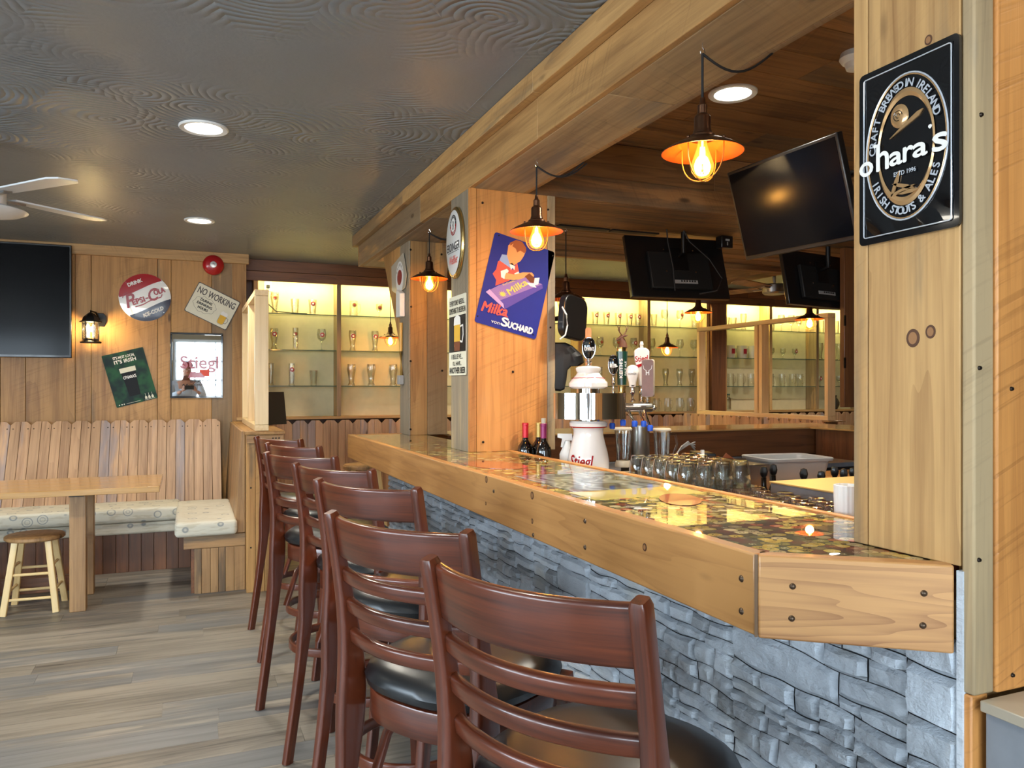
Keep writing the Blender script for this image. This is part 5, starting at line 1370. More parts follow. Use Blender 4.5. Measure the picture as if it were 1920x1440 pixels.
letters(s, [dict(body='S', c=g(515, 1100), h=92*k6, ang=0, width=75*k6, bold=0.002), dict(body='UCHARD', c=g(690, 1167), h=66*k6, ang=0, width=285*k6, bold=0.002)], 0.0058, 'white_print')
b = MB()
for (x, y_) in ((450, 130), (1055, 360), (210, 1037), (835, 1245)): b.lathe([(0, 0.002), (0.0035, 0.0015), (0.004, 0), (0, 0)], 12, T(*g(x, y_), 0.003))
b.build('nail_heads', 'screw', s, world=False)
# wheat beer oval on the pillar side
XW = 1.197
cy_ = (onX(838, 460, XW).y+onX(875, 450, XW).y)/2; c = Vector((XW, cy_, 2.073)); m4 = wallX(c); s = sign('oval_sign', 'white oval wheat beer sign on the side of the middle pillar', 'sign', m4)
a_, b_2 = 0.122, 0.174
b = MB(); b.lathe([(0, 0.016), (a_-0.012, 0.016), (a_-0.004, 0.014), (a_, 0.008), (a_, 0), (0, 0)], 48, sy=b_2/a_, mats=[0, 1, 1, 1, 1]); b.build('plate', ['white_enamel', 'gold'], s, world=False)
flat(s, ellipse(0.046, 0.050, 36, (0.0, 0.085)), 0.016, 0.0165, 'black_print', 'emblem'); flat(s, [(0.046*math.cos(a), 0.085+0.050*math.sin(a)) for a in [PI+PI*i/20 for i in range(21)]], 0.0165, 0.017, 'red', 'emblem_red'); flat(s, ellipse(0.029, 0.033, 30, (0, 0.085)), 0.017, 0.0175, 'white_print', 'emblem_centre')
letters(s, [dict(body='8', c=(0, 0.085), h=0.045, width=0.02, bold=0.0006)], 0.0178, 'grey_print')
b = MB(); arc_text(b, 'ERDINGER', (0, 0.085), 0.037, 0.041, math.radians(160), math.radians(20), 0.011, 0.0175); arc_text(b, 'WEISSBRAU', (0, 0.085), 0.037, 0.041, math.radians(205), math.radians(335), 0.011, 0.0176, flip=True); b.build('emblem_lettering', 'white_print', s, world=False)
letters(s, [dict(body='ERDINGER', c=(0, -0.018), h=0.040, width=0.185, bold=0.001)], 0.0165, 'black_print'); flat(s, [(-0.085, -0.046), (0.085, -0.046), (0.085, -0.0435), (-0.085, -0.0435)], 0.016, 0.0165, 'black_print', 'rule')
letters(s, [dict(body='Weißbier', c=(0, -0.082), h=0.042, width=0.125, shear=0.2, bold=0.0006)], 0.0165, 'coral')
# believe sign
c = Vector((XW, (onX(843, 558, XW).y+onX(875, 551, XW).y)/2, 1.623)); m4 = wallX(c); s = sign('tin_sign', 'tall narrow cream and black another-beer sign under the oval sign', 'sign', m4)
sw = onX(843, 558, XW).y-onX(875, 551, XW).y
flat(s, rrect(sw, 0.385, 0.008), 0, 0.003, 'cream_print', 'panel'); flat(s, [(-sw/2+0.004, -0.080), (sw/2-0.004, -0.080), (sw/2-0.004, 0.095), (-sw/2+0.004, 0.095)], 0.003, 0.0036, 'black_print', 'dark_panel')
letters(s, [dict(body='EVERYONE NEEDS...', c=(0, 0.160), h=0.026, width=sw*0.86, bold=0.0004), dict(body='SOMETHING TO BELIEVE IN', c=(0, 0.122), h=0.028, width=sw*0.94, bold=0.0006),
            dict(body='I BELIEVE...', c=(0, -0.102), h=0.024, width=sw*0.66, bold=0.0004), dict(body="I'LL HAVE...", c=(0, -0.135), h=0.02, width=sw*0.5, bold=0.0004), dict(body='ANOTHER BEER', c=(0, -0.168), h=0.030, width=sw*0.92, bold=0.001)], 0.0042, 'black_print')
flat(s, [(-0.045, -0.055), (0.040, -0.055), (0.045, 0.05), (-0.045, 0.05)], 0.0036, 0.0042, 'beer_print', 'beer_picture'); flat(s, [(-0.05, 0.05), (0.05, 0.05), (0.045, 0.085), (0.0, 0.10), (-0.045, 0.085)], 0.0036, 0.0043, 'white_print', 'foam_picture')
flat(s, [(-0.04, -0.075), (0.04, -0.075), (0.044, -0.03), (-0.044, -0.03)], 0.0042, 0.0047, 'choco', 'mug_base_picture')
b = MB(); b.sweep([(0.045, 0.04, 0.0042), (0.085, 0.045, 0.0042), (0.09, 0.0, 0.0042), (0.075, -0.035, 0.0042), (0.044, -0.03, 0.0042)], rrect(0.010, 0.0008, 0.0003, 1)); b.build('mug_handle_picture', 'white_print', s, world=False)
# hexagonal brewery sign on the brace
XH = 1.274
h4 = [onX(x, y_, XH) for x, y_ in ((735, 500), (757, 474), (763, 515), (760, 540), (745, 552), (736, 545))]
c = sum(h4, Vector())/6; c.x = XH; m4 = wallX(c); s = sign('tin_sign', 'pale pink brewery sign with a white oval on the slanted brace', 'sign', m4)
mi = m4.inverted(); flat(s, [((mi @ p).x, (mi @ p).y) for p in h4], 0, 0.004, 'stoneware', 'panel')
flat(s, ellipse(0.095, 0.105, 30, (0.02, 0.0)), 0.004, 0.0046, 'white_print', 'oval'); flat(s, ellipse(0.06, 0.05, 24, (0.02, 0.0)), 0.0046, 0.0052, 'deepred', 'crest')
b = MB(); arc_text(b, 'BREWERY', (0.02, 0), 0.078, 0.082, math.radians(150), math.radians(30), 0.022, 0.005); b.build('lettering', 'grey_print', s, world=False)
# alarm plate and conduit below
p = onX(757, 572, XH); s = thing('alarm_strobe', 'white wall device on the far pillar under the pale pink sign', 'device', m=wallX(Vector((1.279, 4.90, p.z))))
b = MB(); b.prism([(-0.05, -0.075), (0.05, -0.075), (0.05, 0.075), (-0.03, 0.105), (-0.05, 0.09)], I4, 0, 0.035); b.build('housing', 'white_plastic', s, world=False, bevel=0.004)
p1, p2 = onX(756, 604, 1.27), onX(758, 712, 1.27)
s = thing('cable_conduit', 'thin yellow conduit running down the far pillar to a small outlet', 'conduit', (1.27, 4.93, p2.z)); b = MB(); b.tube([(1.268, 4.91, p1.z), (1.268, 4.915, (p1.z+p2.z)/2), (1.268, 4.90, p2.z+0.03)], 0.0115, 8); b.build('tube', 'yellow_conduit', s)
b = MB(); b.cbox((1.262, 4.90, p2.z), (0.034, 0.05, 0.06)); b.build('outlet', 'tub', s, bevel=0.004)
# black beer sign on the near pillar
XO = 1.188
c = Vector((XO, 1.0045, 1.801)); m4 = wallX(c); s = sign('tin_sign', 'black embossed stout sign on the near pillar at upper right', 'sign', m4)
ow, oh = 0.208, 0.324
flat(s, rrect(ow, oh, 0.010, 5), 0.0, 0.006, 'black_enamel', 'rim'); bpy.context.view_layer.update()
b = MB()
def sheet(x, y): return 0.0062 + 0.0016*math.sin(x*38+1.2)*math.sin(y*22+0.5) + (0.0025*math.sin(x*70+y*55)*max(0, (-0.09-y)/0.06) if y < -0.09 else 0)
nx, ny = 26, 40; W2, H2 = ow-0.022, oh-0.022; gr = [[b.b.verts.new((-W2/2+W2*i/nx, -H2/2+H2*j/ny, sheet(-W2/2+W2*i/nx, -H2/2+H2*j/ny))) for i in range(nx+1)] for j in range(ny+1)]
for j in range(ny):
    for i in range(nx): b.face([gr[j][i], gr[j][i+1], gr[j+1][i+1], gr[j+1][i]], smooth=True)
b.build('panel', 'black_enamel', s, world=False)
b = MB()
def loop(a, bb, r, n=56, c=(0, 0), z=0.008): b.tube([(c[0]+a*math.cos(2*PI*i/n), c[1]+bb*math.sin(2*PI*i/n), z) for i in range(n)], r, 8, closed=True)
P = [(x, y_, 0.0085) for x, y_ in rrect(ow-0.026, oh-0.026, 0.004, 2)]; b.tube(P, 0.0012, 6, closed=True); b.build('border_line', 'silver_enamel', s, world=False)
b = MB(); loop(0.085, 0.130, 0.0016); b.build('outer_oval', 'silver_enamel', s, world=False)
b = MB(); loop(0.082, 0.127, 0.0012); b.build('oval_bronze_line', 'tan_enamel', s, world=False)
b = MB(); n = 56; ring = []
for i in range(n):
    a = 2*PI*i/n; wv = 0.004+0.0035*abs(math.sin(a)); ring.append(((0.058+wv/2)*math.cos(a), (0.097+wv)*math.sin(a), (0.058-wv/2)*math.cos(a), (0.097-wv)*math.sin(a)))
vs = [[b.b.verts.new((q[0], q[1], 0.0078)), b.b.verts.new(((q[0]+q[2])/2, (q[1]+q[3])/2, 0.0105)), b.b.verts.new((q[2], q[3], 0.0078))] for q in ring]
for i in range(n):
    j = (i+1) % n
    for k in (0, 1): b.face([vs[i][k], vs[j][k], vs[j][k+1], vs[i][k+1]], smooth=True)
b.build('inner_oval', 'tan_enamel', s, world=False)
b = MB(); arc_text(b, 'CRAFT BREWED', (0, 0), 0.0705, 0.113, math.radians(176), math.radians(97), 0.0145, 0.0098, bold=0.0005); arc_text(b, 'IN IRELAND', (0, 0), 0.0705, 0.113, math.radians(87), math.radians(22), 0.0145, 0.0098, bold=0.0005)
b.build('ring_lettering', 'silver_enamel', s, world=False); b = MB(); arc_text(b, 'IRISH STOUTS & ALES', (0, 0), 0.0705, 0.113, math.radians(208), math.radians(334), 0.0145, 0.0098, flip=True, bold=0.0005); b.build('ring_lettering', 'silver_enamel', s, world=False)
b = MB()
for ch, x, h_, y_, w_ in (("o", -0.083, 0.040, -0.012, 0.030), ("'", -0.063, 0.014, 0.013, 0.005), ("h", -0.046, 0.052, -0.004, 0.026), ("a", -0.017, 0.036, -0.010, 0.026), ("r", 0.009, 0.040, -0.008, 0.020), ("a", 0.033, 0.036, -0.008, 0.028), ("'", 0.053, 0.013, 0.015, 0.005), ("s", 0.072, 0.046, -0.004, 0.028)):
    put_text(b, ch, (x, y_), h_*(0.73 if ch in 'oars' else 1) if False else h_, 0, w_, z=0.0112, bold=0.0013)
b.build('name_lettering', 'white_print', s, world=False)
b = MB(); put_text(b, 'ESTD 1996', (0.0, -0.045), 0.008, 0, 0.046, z=0.0092, bold=0.0003); b.build('date_lettering', 'silver_enamel', s, world=False)
b = MB(); fr2 = T(-0.012, 0.058, 0.008)
b.lathe([(0, 0.004), (0.012, 0.0035), (0.018, 0.001), (0.019, 0), (0, 0)], 24, fr2 @ rz(0.3), sy=1.15); b.prism([(-0.032, 0.022), (0.030, 0.046), (0.038, 0.056), (0.026, 0.054), (-0.005, 0.038)], I4, 0.0078, 0.0105); b.build('harp_emblem', 'tan_enamel', s, world=False)
b = MB()
for r in (0.004, 0.009): b.tube([(-0.012+r*math.cos(q*0.5), 0.058+r*math.sin(q*0.5), 0.0122) for q in range(11)], 0.0007, 5)
b.build('emblem_spiral', 'black_enamel', s, world=False)
b = MB()
for (dx, dy, r, a) in ((-0.008, -0.078, 0.030, 0.2), (-0.020, -0.064, 0.026, 1.2), (-0.002, -0.070, 0.026, -0.35), (0.008, -0.082, 0.024, 0.0)):
    b.prism([(x, y_) for x, y_ in [(dx+r*math.cos(a)*u_-0.004*math.sin(a)*v_*(1-u_*u_), dy+r*math.sin(a)*u_+0.004*math.cos(a)*v_*(1-u_*u_)) for u_, v_ in [(-1, 0), (-0.5, -1), (0.3, -1), (1, 0), (0.3, 1), (-0.5, 1)]]], I4, 0.0078, 0.0102)
b.build('barley_emblem', 'tan_enamel', s, world=False)

# ------------------------------------------------------------------ wall lantern and fire bell
p = onY(172, 617, 7.10); t_ = thing('wall_lantern', 'lit black wall lantern on the plank wall beside the television', 'lantern', (p.x, 7.05, p.z))
cx, cz, cyy = p.x, p.z, 7.03
b = MB(); b.prism([(-0.035, -0.055), (0.035, -0.055), (0.052, -0.02), (0.052, 0.03), (0.03, 0.055), (-0.03, 0.055), (-0.052, 0.03), (-0.052, -0.02)], wallY((cx+0.05, 7.15, cz+0.08)), 0, 0.015); b.build('backplate', 'black_metal', t_, bevel=0.003)
b = MB(); b.tube([(cx+0.05, 7.135, cz+0.08), (cx+0.03, 7.09, cz+0.135), (cx, cyy, cz+0.14), (cx, cyy, cz+0.12)], 0.007, 8); b.build('arm', 'black_metal', t_)
b = MB(); b.lathe([(0, 0.135), (0.008, 0.13), (0.02, 0.122), (0.055, 0.09), (0.062, 0.065), (0.080, 0.056), (0.080, 0.050), (0, 0.050)], 6, T(cx, cyy, cz), smooth=False); b.build('roof', 'black_metal', t_)
b = MB(); b.lathe([(0, -0.118), (0.075, -0.118), (0.078, -0.108), (0.060, -0.096), (0.056, -0.085), (0, -0.085)], 6, T(cx, cyy, cz), smooth=False); b.build('base', 'black_metal', t_)
b = MB(); b.lathe([(0.055, -0.085), (0.055, 0.050), (0.053, 0.050), (0.053, -0.085)], 6, T(cx, cyy, cz), smooth=False); b.build('glass_panes', 'glass', t_)
b = MB()
for i in range(6): a = 2*PI*i/6; b.tube([(cx+0.058*math.cos(a), cyy+0.058*math.sin(a), cz-0.09), (cx+0.058*math.cos(a), cyy+0.058*math.sin(a), cz+0.055)], 0.004, 6)
b.build('bars', 'black_metal', t_)
for dx in (-0.022, 0.022):
    b = MB(); b.lathe([(0, 0.04), (0.006, 0.03), (0.010, 0.005), (0.007, -0.02), (0.007, -0.07), (0, -0.07)], 10, T(cx+dx, cyy, cz)); b.build('bulb', 'sconce_bulb', t_)
point('lantern_light', (cx, cyy-0.0, cz), 9, (1.0, 0.68, 0.32), 0.025)
p = onY(400, 497, 7.12); t_ = thing('fire_bell', 'red round fire bell high on the plank wall', 'bell', m=wallY((p.x, 7.15, p.z)))
b = MB(); b.cbox((0.0, 0.03, 0.015), (0.12, 0.12, 0.03)); b.build('back_box', 'red', t_, world=False, bevel=0.003)
b = MB(); b.lathe([(0.085, 0.025), (0.087, 0.032), (0.082, 0.045), (0.06, 0.062), (0.03, 0.070), (0, 0.072)], 36); b.lathe([(0.085, 0.025), (0, 0.030)], 36); b.build('gong', 'red', t_, world=False)
b = MB(); b.lathe([(0, 0.078), (0.006, 0.077), (0.008, 0.0735), (0.026, 0.0725), (0.028, 0.070), (0, 0.070)], 20); b.build('boss', 'steel', t_, world=False)
# outlet and wire inside the display case
p = onY(492, 534, 7.58); t_ = thing('wall_outlet', 'white outlet with a black plug at the top left of the display case', 'outlet', (p.x, 7.575, p.z)); b = MB(); b.cbox((p.x+0.05, 7.58, p.z), (0.07, 0.008, 0.115)); b.build('plate', 'white_plastic', t_, bevel=0.002)
b = MB(); b.cbox((p.x+0.05, 7.565, p.z-0.015), (0.03, 0.03, 0.03)); b.build('plug', 'black_plastic', t_, bevel=0.003)
b = MB(); b.tube([(0.66, 7.55, 2.24), (0.66, 7.48, 2.16), (0.74, 7.435, 2.075), (0.88, 7.43, 2.066), (1.02, 7.44, 2.064)], 0.005, 6); tag(b.build('cable', 'cord'), 'black wire lying on the top glass shelf beside the partition frame', 'cable')
# ------------------------------------------------------------------ behind the bar
random.seed(9)
SHELF = 0.90
t_ = thing('work_shelf', 'low steel work shelf behind the near bar counter holding upturned glasses', 'shelf', (1.7, 2.2, 0))
b = MB(); b.box((1.415, 1.14, SHELF-0.03), (1.98, 3.37, SHELF), 'y'); b.build('top', 'steel', t_, bevel=0.003)
b = MB(); b.box((1.415, 1.14, 0.0), (1.95, 3.36, SHELF-0.031), 'z'); b.build('cabinet', 'dark_wood', t_)
b = MB(); b.box((1.46, 1.42, SHELF+0.0005), (1.975, 2.83, SHELF+0.008), 'y'); tag(b.build('bar_mat', 'mat_red', bevel=0.002), 'dark red rubber mat under the upturned glasses behind the bar', 'mat')
# tumblers upside down, real glass
tb = None
_q = atd(1103, 760, 3.30); TX0, TY0 = _q.x, _q.y
def tumbler(x, y, z, lab):
    global tb
    if tb is None:
        tb = thing('tumbler', lab, 'glass', (x, y, z), 0, 'clear tumblers on the shelf behind the bar')
        b = MB(); R0, R1, H0 = 0.036, 0.027, 0.095
        b.lathe([(R0, 0), (R0+0.001, 0.002), (R0-0.001, 0.05), (R1+0.001, H0-0.004), (R1-0.002, H0), (0, H0-0.003), (0, H0-0.014), (R1-0.005, H0-0.012), (R0-0.0045, 0.04), (R0-0.0035, 0.001), (R0, 0)], 20)
        b.build('vessel', 'glass', tb, world=False)
    else: dup(tb, (x, y, z), label=lab)
rows_ = 0
y = 1.47
ri = 0
while y < 2.78:
    ncol = 6
    for ci in range(ncol):
        x = 1.50+ci*0.078 + (0.039 if ri % 2 else 0)
        if x > 1.94 or math.hypot(x-TX0, y-TY0) < 0.15: continue
        tumbler(x+random.uniform(-0.003, 0.003), y, SHELF+0.0085, 'upturned clear tumbler in row %s from the near pillar, number %d from the counter' % (['one','two','three','four','five','six','seven','eight','nine','ten','eleven','twelve','thirteen','fourteen','fifteen','sixteen','seventeen','eighteen','nineteen'][ri], ci+1))
    y += 0.0735; ri += 1
for ci in range(4):
    for rj in range(5):
        tumbler(1.655+ci*0.080, 2.33+rj*0.082, SHELF+0.105, 'clear tumbler in the raised second layer, row %s, %s from the counter' % (ORD[rj], ORD[ci]))
b = MB(); b.box((1.61, 2.28, SHELF+0.1038), (1.96, 2.71, SHELF+0.1046), 'y'); tag(b.build('glass_divider', 'shelf_glass'), 'clear sheet between the two layers of tumblers', 'tray')
# wine bottles
def wine(x, y, foil, lab, cork=False):
    t_ = thing('wine_bottle', lab, 'bottle', (x, y, SHELF), 0, None)
    b = MB(); b.lathe([(0, 0), (0.036, 0), (0.0375, 0.005), (0.0375, 0.175), (0.034, 0.195), (0.022, 0.212), (0.0145, 0.225), (0.0135, 0.285), (0, 0.285)], 28); b.build('glass_body', 'wine_glass_dark', t_, world=False)
    b = MB(); b.lathe([(0.0145, 0.235), (0.0148, 0.292), (0.0158, 0.293), (0.0158, 0.302), (0.0140, 0.304), (0, 0.304)], 20); b.build('foil', foil, t_, world=False)
    b = MB(); b.lathe([(0.0378, 0.05), (0.0378, 0.14)], 28); b.build('paper_label', 'label_paper', t_, world=False)
    if cork: b = MB(); b.lathe([(0, 0.304), (0.010, 0.304), (0.011, 0.328), (0, 0.328)], 14); b.build('cork', 'stoneware', t_, world=False)
wp = [(985, 3.345, 'foil_red', 'wine bottle with red foil, leftmost of the three by the middle pillar', 0), (1011, 3.345, 'foil_gold', 'wine bottle with gold foil, between the red and plum ones', 0), (1019, 3.265, 'foil_plum', 'wine bottle with plum foil and a pale stopper, rightmost of three', 1)]
for (px, y, f_, lab, ck) in wp: wine(onY(px, 800, y).x, y - (0.0 if f_ != 'foil_gold' else -0.005), f_, lab, ck)

# porcelain draft tower
TD = 3.30
tp = atd(1103, 760, TD); TX, TY = tp.x, tp.y
t_ = thing('draft_tower', 'white porcelain draft beer tower with a chrome band and painted red script', 'beer tower', (TX, TY, SHELF))
def zt(py): return EYE+(727-py)/F*TD
kk = TD/F
b = MB(); b.lathe([(0, SHELF), (0.10, SHELF), (0.102, SHELF+0.02), (0.096, zt(905)), (39*kk, zt(880)), (39*kk, zt(862)), (36*kk, zt(846)), (31*kk, zt(828)), (28*kk, zt(815)), (28*kk, zt(805)), (31*kk, zt(801)), (35*kk, zt(799)), (36*kk, zt(793)), (33*kk, zt(789)), (22*kk, zt(788)), (0, zt(788))], 40, T(TX, TY, 0)); b.build('pedestal', 'porcelain', t_)
b = MB(); b.lathe([(22*kk, zt(790)), (22*kk, zt(729)), (0, zt(729))], 32, T(TX, TY, 0)); b.build('neck', 'chrome', t_)
bd = atd(1106, 760, TD); b = MB(); m_ = T(bd.x, bd.y, 0) @ rz(-YAW)
b.lathe([(0, zt(785)), (1, zt(785)), (1, zt(737)), (0, zt(737))], 64, m_, sx=68*kk, sy=0.105, smooth=True); o = b.build('chrome_band', 'chrome', t_)
b = MB(); b.lathe([(0, zt(729)), (31*kk, zt(729)), (36.5*kk, zt(725)), (36.5*kk, zt(718)), (31*kk, zt(711)), (24*kk, zt(704)), (21*kk, zt(699)), (23.5*kk, zt(694)), (24*kk, zt(690)), (20*kk, zt(687)), (0, zt(686))], 40, T(TX, TY, 0)); b.build('dome', 'porcelain', t_)
b = MB(); b.lathe([(31.5*kk, zt(709.6)), (31.7*kk, zt(709)), (30.8*kk, zt(708.4))], 40, T(TX, TY, 0)); b.lathe([(34.9*kk, zt(799)), (34.7*kk, zt(800.2)), (33.9*kk, zt(801.0))], 40, T(TX, TY, 0)); b.build('red_line', 'red', t_)
# script on the body
rc = 38.5*kk
fw = Vector((-sY, -cY, 0)); rt = Vector((cY, -sY, 0))
b = MB(); mt = frame(Vector((TX, TY, zt(861)))+fw*0.0, rt, (0, 0, 1), fw)
bt = MB(); put_text(bt, 'Stiegl', (-0.045, 0), 0.05, 0, 0.10, shear=0.15, bold=0.0012)
for v in bt.b.verts:
    a = v.co.x/rc; r = rc*1.02; P = Vector((TX, TY, zt(861)+v.co.y))+rt*(r*math.sin(a))+fw*(r*math.cos(a)); v.co = P
bt.build('script_lettering', 'red', t_)
# tap handles
def ferr(px, y0, y1, d, r=0.009, mat='chrome'):
    p = atd(px, y0, d); q = EYE+(727-y1)/F*d; h = p.z-q
    b = MB(); b.lathe([(0, q), (r*1.1, q), (r*1.2, q+h*0.1), (r*0.6, q+h*0.2), (r*0.7, q+h*0.45), (r*1.25, q+h*0.55), (r*0.8, q+h*0.7), (r*0.9, q+h*0.9), (r*1.3, q+h), (0, q+h)], 18, T(p.x, p.y, 0)); return b
kd = 3.42/F
def hframe(px, py, d, dz=0.0): p = atd(px, py, d); return frame(p+fw*dz, rt, (0, 0, 1), fw)
b = ferr(1104, 672, 687, TD, 0.012); b.build('tap_ferrule', 'chrome', t_)
# black oval handle
def oval_handle(px, py, wpx, hpx, d, txt, narrow=0.75):
    k_ = d/F; m_ = hframe(px, py, d); b = MB(); w_, h_ = wpx*k_/2, hpx*k_/2
    prof = [(0, -h_), (w_*0.45, -h_*0.92), (w_*0.72, -h_*0.6), (w_*0.95, -0.1*h_), (w_, h_*0.25), (w_*0.9, h_*0.65), (w_*0.6, h_*0.92), (0, h_)]
    b.lathe(prof, 28, m_ @ frame((0, 0, 0), (1, 0, 0), (0, 0, -1), (0, 1, 0)), sy=0.62); hn = b.build('tap_handle', 'black_enamel', t_); hn['label'] = 'glossy black oval tap handle'
    b = MB(); b.tube([(w_*1.0*math.cos(2*PI*i/30), h_*math.sin(2*PI*i/30), 0) for i in range(30)], 0.002, 6, closed=True)
    bmesh.ops.transform(b.b, matrix=m_, verts=b.b.verts[:]); b.build('rim', 'chrome', hn)
    b = MB(); put_text(b, txt, (0, -0.003), 0.016, 0, w_*1.5, z=w_*0.635, bold=0.0006, M4=m_); b.build('lettering', 'white_print', hn)
oval_handle(1104, 653, 24, 40, TD, "O'HARA'S")
b = ferr(1150, 703, 737, 3.42, 0.008); b.build('tap_ferrule', 'chrome', t_)
oval_handle(1150, 684, 19, 36, 3.42, 'B')
# green handle with deer head
m_ = hframe(1166, 691, 3.43); b = MB(); b.lathe([(0, -31*kd), (8.5*kd, -31*kd), (9*kd, -20*kd), (10.5*kd, 20*kd), (11*kd, 32*kd), (0, 32*kd)], 24, m_ @ frame((0, 0, 0), (1, 0, 0), (0, 0, -1), (0, 1, 0)), sy=0.8); hn = b.build('tap_handle', 'green_dark', t_); hn['label'] = 'dark green tap handle topped by a carved stag head'
b = MB(); b.lathe([(0, 0), (9.8*kd, 0), (10.2*kd, 4*kd), (9.5*kd, 8*kd), (0, 8*kd)], 24, T(*atd(1166, 659, 3.43)), sy=0.8); b.build('gold_collar', 'gold', hn)
b = MB(); b.lathe([(0, 0), (8*kd, 0), (7*kd, 6*kd), (8.5*kd, 14*kd), (0, 14*kd)], 24, T(*atd(1166, 737, 3.43)), sy=0.8); b.build('gold_base', 'gold', hn)
b = MB(); put_text(b, "KEITH'S", (-3*kd, 0), 6.2*kd, PI/2, 36*kd, z=8.9*kd, bold=0.0007, M4=m_); put_text(b, 'PALE ALE', (5.5*kd, 0), 3.2*kd, PI/2, 26*kd, z=8.4*kd, bold=0.0003, M4=m_); b.build('lettering', 'white_print', hn)
b = MB(); o0 = atd(1166, 650, 3.43)
def L(x, y, z): return o0+rt*(x*kd)+Vector((0, 0, 1))*(y*kd)+fw*(z*kd)
circ = [(math.cos(2*PI*i/12), math.sin(2*PI*i/12)) for i in range(12)]
b.sweep([L(2, -1, 0), L(2.5, 6, 0), L(1, 13, 0), L(-1, 17, 0)], circ, up=fw, scales=[8.5*kd, 7*kd, 5*kd, 4*kd])
b.sweep([L(3, 18, 0), L(-1, 17.5, 0), L(-5, 15, 0), L(-9, 13, 0), L(-10.5, 12.5, 0)], circ, up=fw, scales=[3.5*kd, 4.6*kd, 3.2*kd, 2.4*kd, 1.6*kd])
for s_ in (-1, 1):
    b.sweep([L(2, 19, s_*2.5), L(7, 20.5, s_*5), L(10, 21, s_*6)], circ, up=(0, 0, 1), scales=[1.6*kd, 2.0*kd, 0.4*kd])
    b.sweep([L(0.5, 20, s_*2), L(-3-2*s_, 27, s_*5), L(-2-4*s_, 34, s_*7), L(1-4*s_, 40, s_*7)] if s_ > 0 else [L(2, 20, -2), L(7, 26, -5), L(10, 33, -7), L(8, 40, -8)], circ, up=fw, scales=[1.2*kd, 1.2*kd, 1.0*kd, 0.4*kd])
    base_ = [(-5, 27), (-6, 33)] if s_ > 0 else [(7, 26), (10, 32)]
    for (x, y_) in base_: b.sweep([L(x, y_, s_*5), L(x+3*s_*-1, y_+4, s_*8), L(x-2*s_, y_+8, s_*9)], circ, up=fw, scales=[0.9*kd, 0.8*kd, 0.3*kd])
b.build('stag_head', 'antler', hn)
# white wheat beer handle
b = ferr(1186, 722, 754, 3.36, 0.010); b.build('tap_ferrule', 'chrome', t_)
m_ = hframe(1186, 705, 3.36); b = MB(); b.lathe([(0, -20*kd), (6*kd, -20*kd), (7*kd, -12*kd), (11*kd, 2*kd), (12*kd, 10*kd), (9.5*kd, 17*kd), (4*kd, 20*kd), (0, 20.5*kd)], 26, m_ @ frame((0, 0, 0), (1, 0, 0), (0, 0, -1), (0, 1, 0)), sy=0.7); hn = b.build('tap_handle', 'porcelain', t_); hn['label'] = 'rounded white tap handle'
b = MB(); put_text(b, 'ERDINGER', (-2*kd, 4*kd), 4*kd, 0, 16*kd, z=8.4*kd, M4=m_); b.build('lettering', 'black_print', hn)
# tall white handle
b = ferr(1203, 723, 756, 3.44, 0.009); b.build('tap_ferrule', 'chrome', t_)
m_ = hframe(1203, 688, 3.44); b = MB(); b.prism([(-5*kd, -36*kd), (5*kd, -36*kd), (8*kd, -10*kd), (13.5*kd, 14*kd), (14.5*kd, 30*kd), (8*kd, 36*kd), (-8*kd, 36*kd), (-14.5*kd, 30*kd), (-13.5*kd, 14*kd), (-8*kd, -10*kd)], m_, -0.014, 0.014); hn = b.build('tap_handle', 'porcelain', t_, bevel=0.006, seg=3); hn['label'] = 'tall white tap handle with red script'
b = MB(); b.lathe([(0, 0), (3.5*kd, 0), (3*kd, 4*kd), (4*kd, 6*kd), (2.5*kd, 12*kd), (0, 12*kd)], 14, T(*atd(1203, 652, 3.44))); b.build('knob', 'porcelain', hn)
b = MB(); put_text(b, 'Stiegl', (-1*kd, 16*kd), 11*kd, 0.1, 24*kd, z=0.0146, bold=0.0006, M4=m_); b.prism([(-12*kd, 3*kd), (9*kd, 10*kd), (9*kd, 6*kd), (-8*kd, -2*kd)], m_, 0.014, 0.0147); b.build('lettering', 'red', hn)
# brown stag handle
m_ = hframe(1215, 709, 3.32) @ ry(-0.35); b = MB(); b.prism(rrect(22*kd, 68*kd, 4*kd, 3), m_, -0.024, 0.010, mat=1); hn = b.build('tap_handle', ['brown_tap', 'stoneware'], t_, bevel=0.003); hn['label'] = 'brown marbled rectangular tap handle with a white antler mark'
b = MB(); b.prism(rrect(21*kd, 67*kd, 3.5*kd, 3), m_, 0.0101, 0.0115); b.build('face_plate', 'brown_tap', hn)
b = MB(); put_text(b, 'H', (0, 10*kd), 9*kd, 0, 6*kd, z=0.0118, bold=0.0004, M4=m_)
for s_ in (-1, 1): b.sweep([m_ @ Vector((s_*3*kd, 14*kd, 0.0118)), m_ @ Vector((s_*7*kd, 17*kd, 0.0118)), m_ @ Vector((s_*8*kd, 23*kd, 0.0118))], rrect(0.002, 0.0006, 0.0002, 1), up=fw)
b.build('antler_mark', 'white_print', hn)
b = ferr(1214, 744, 756, 3.34, 0.009); b.build('tap_ferrule', 'chrome', t_)
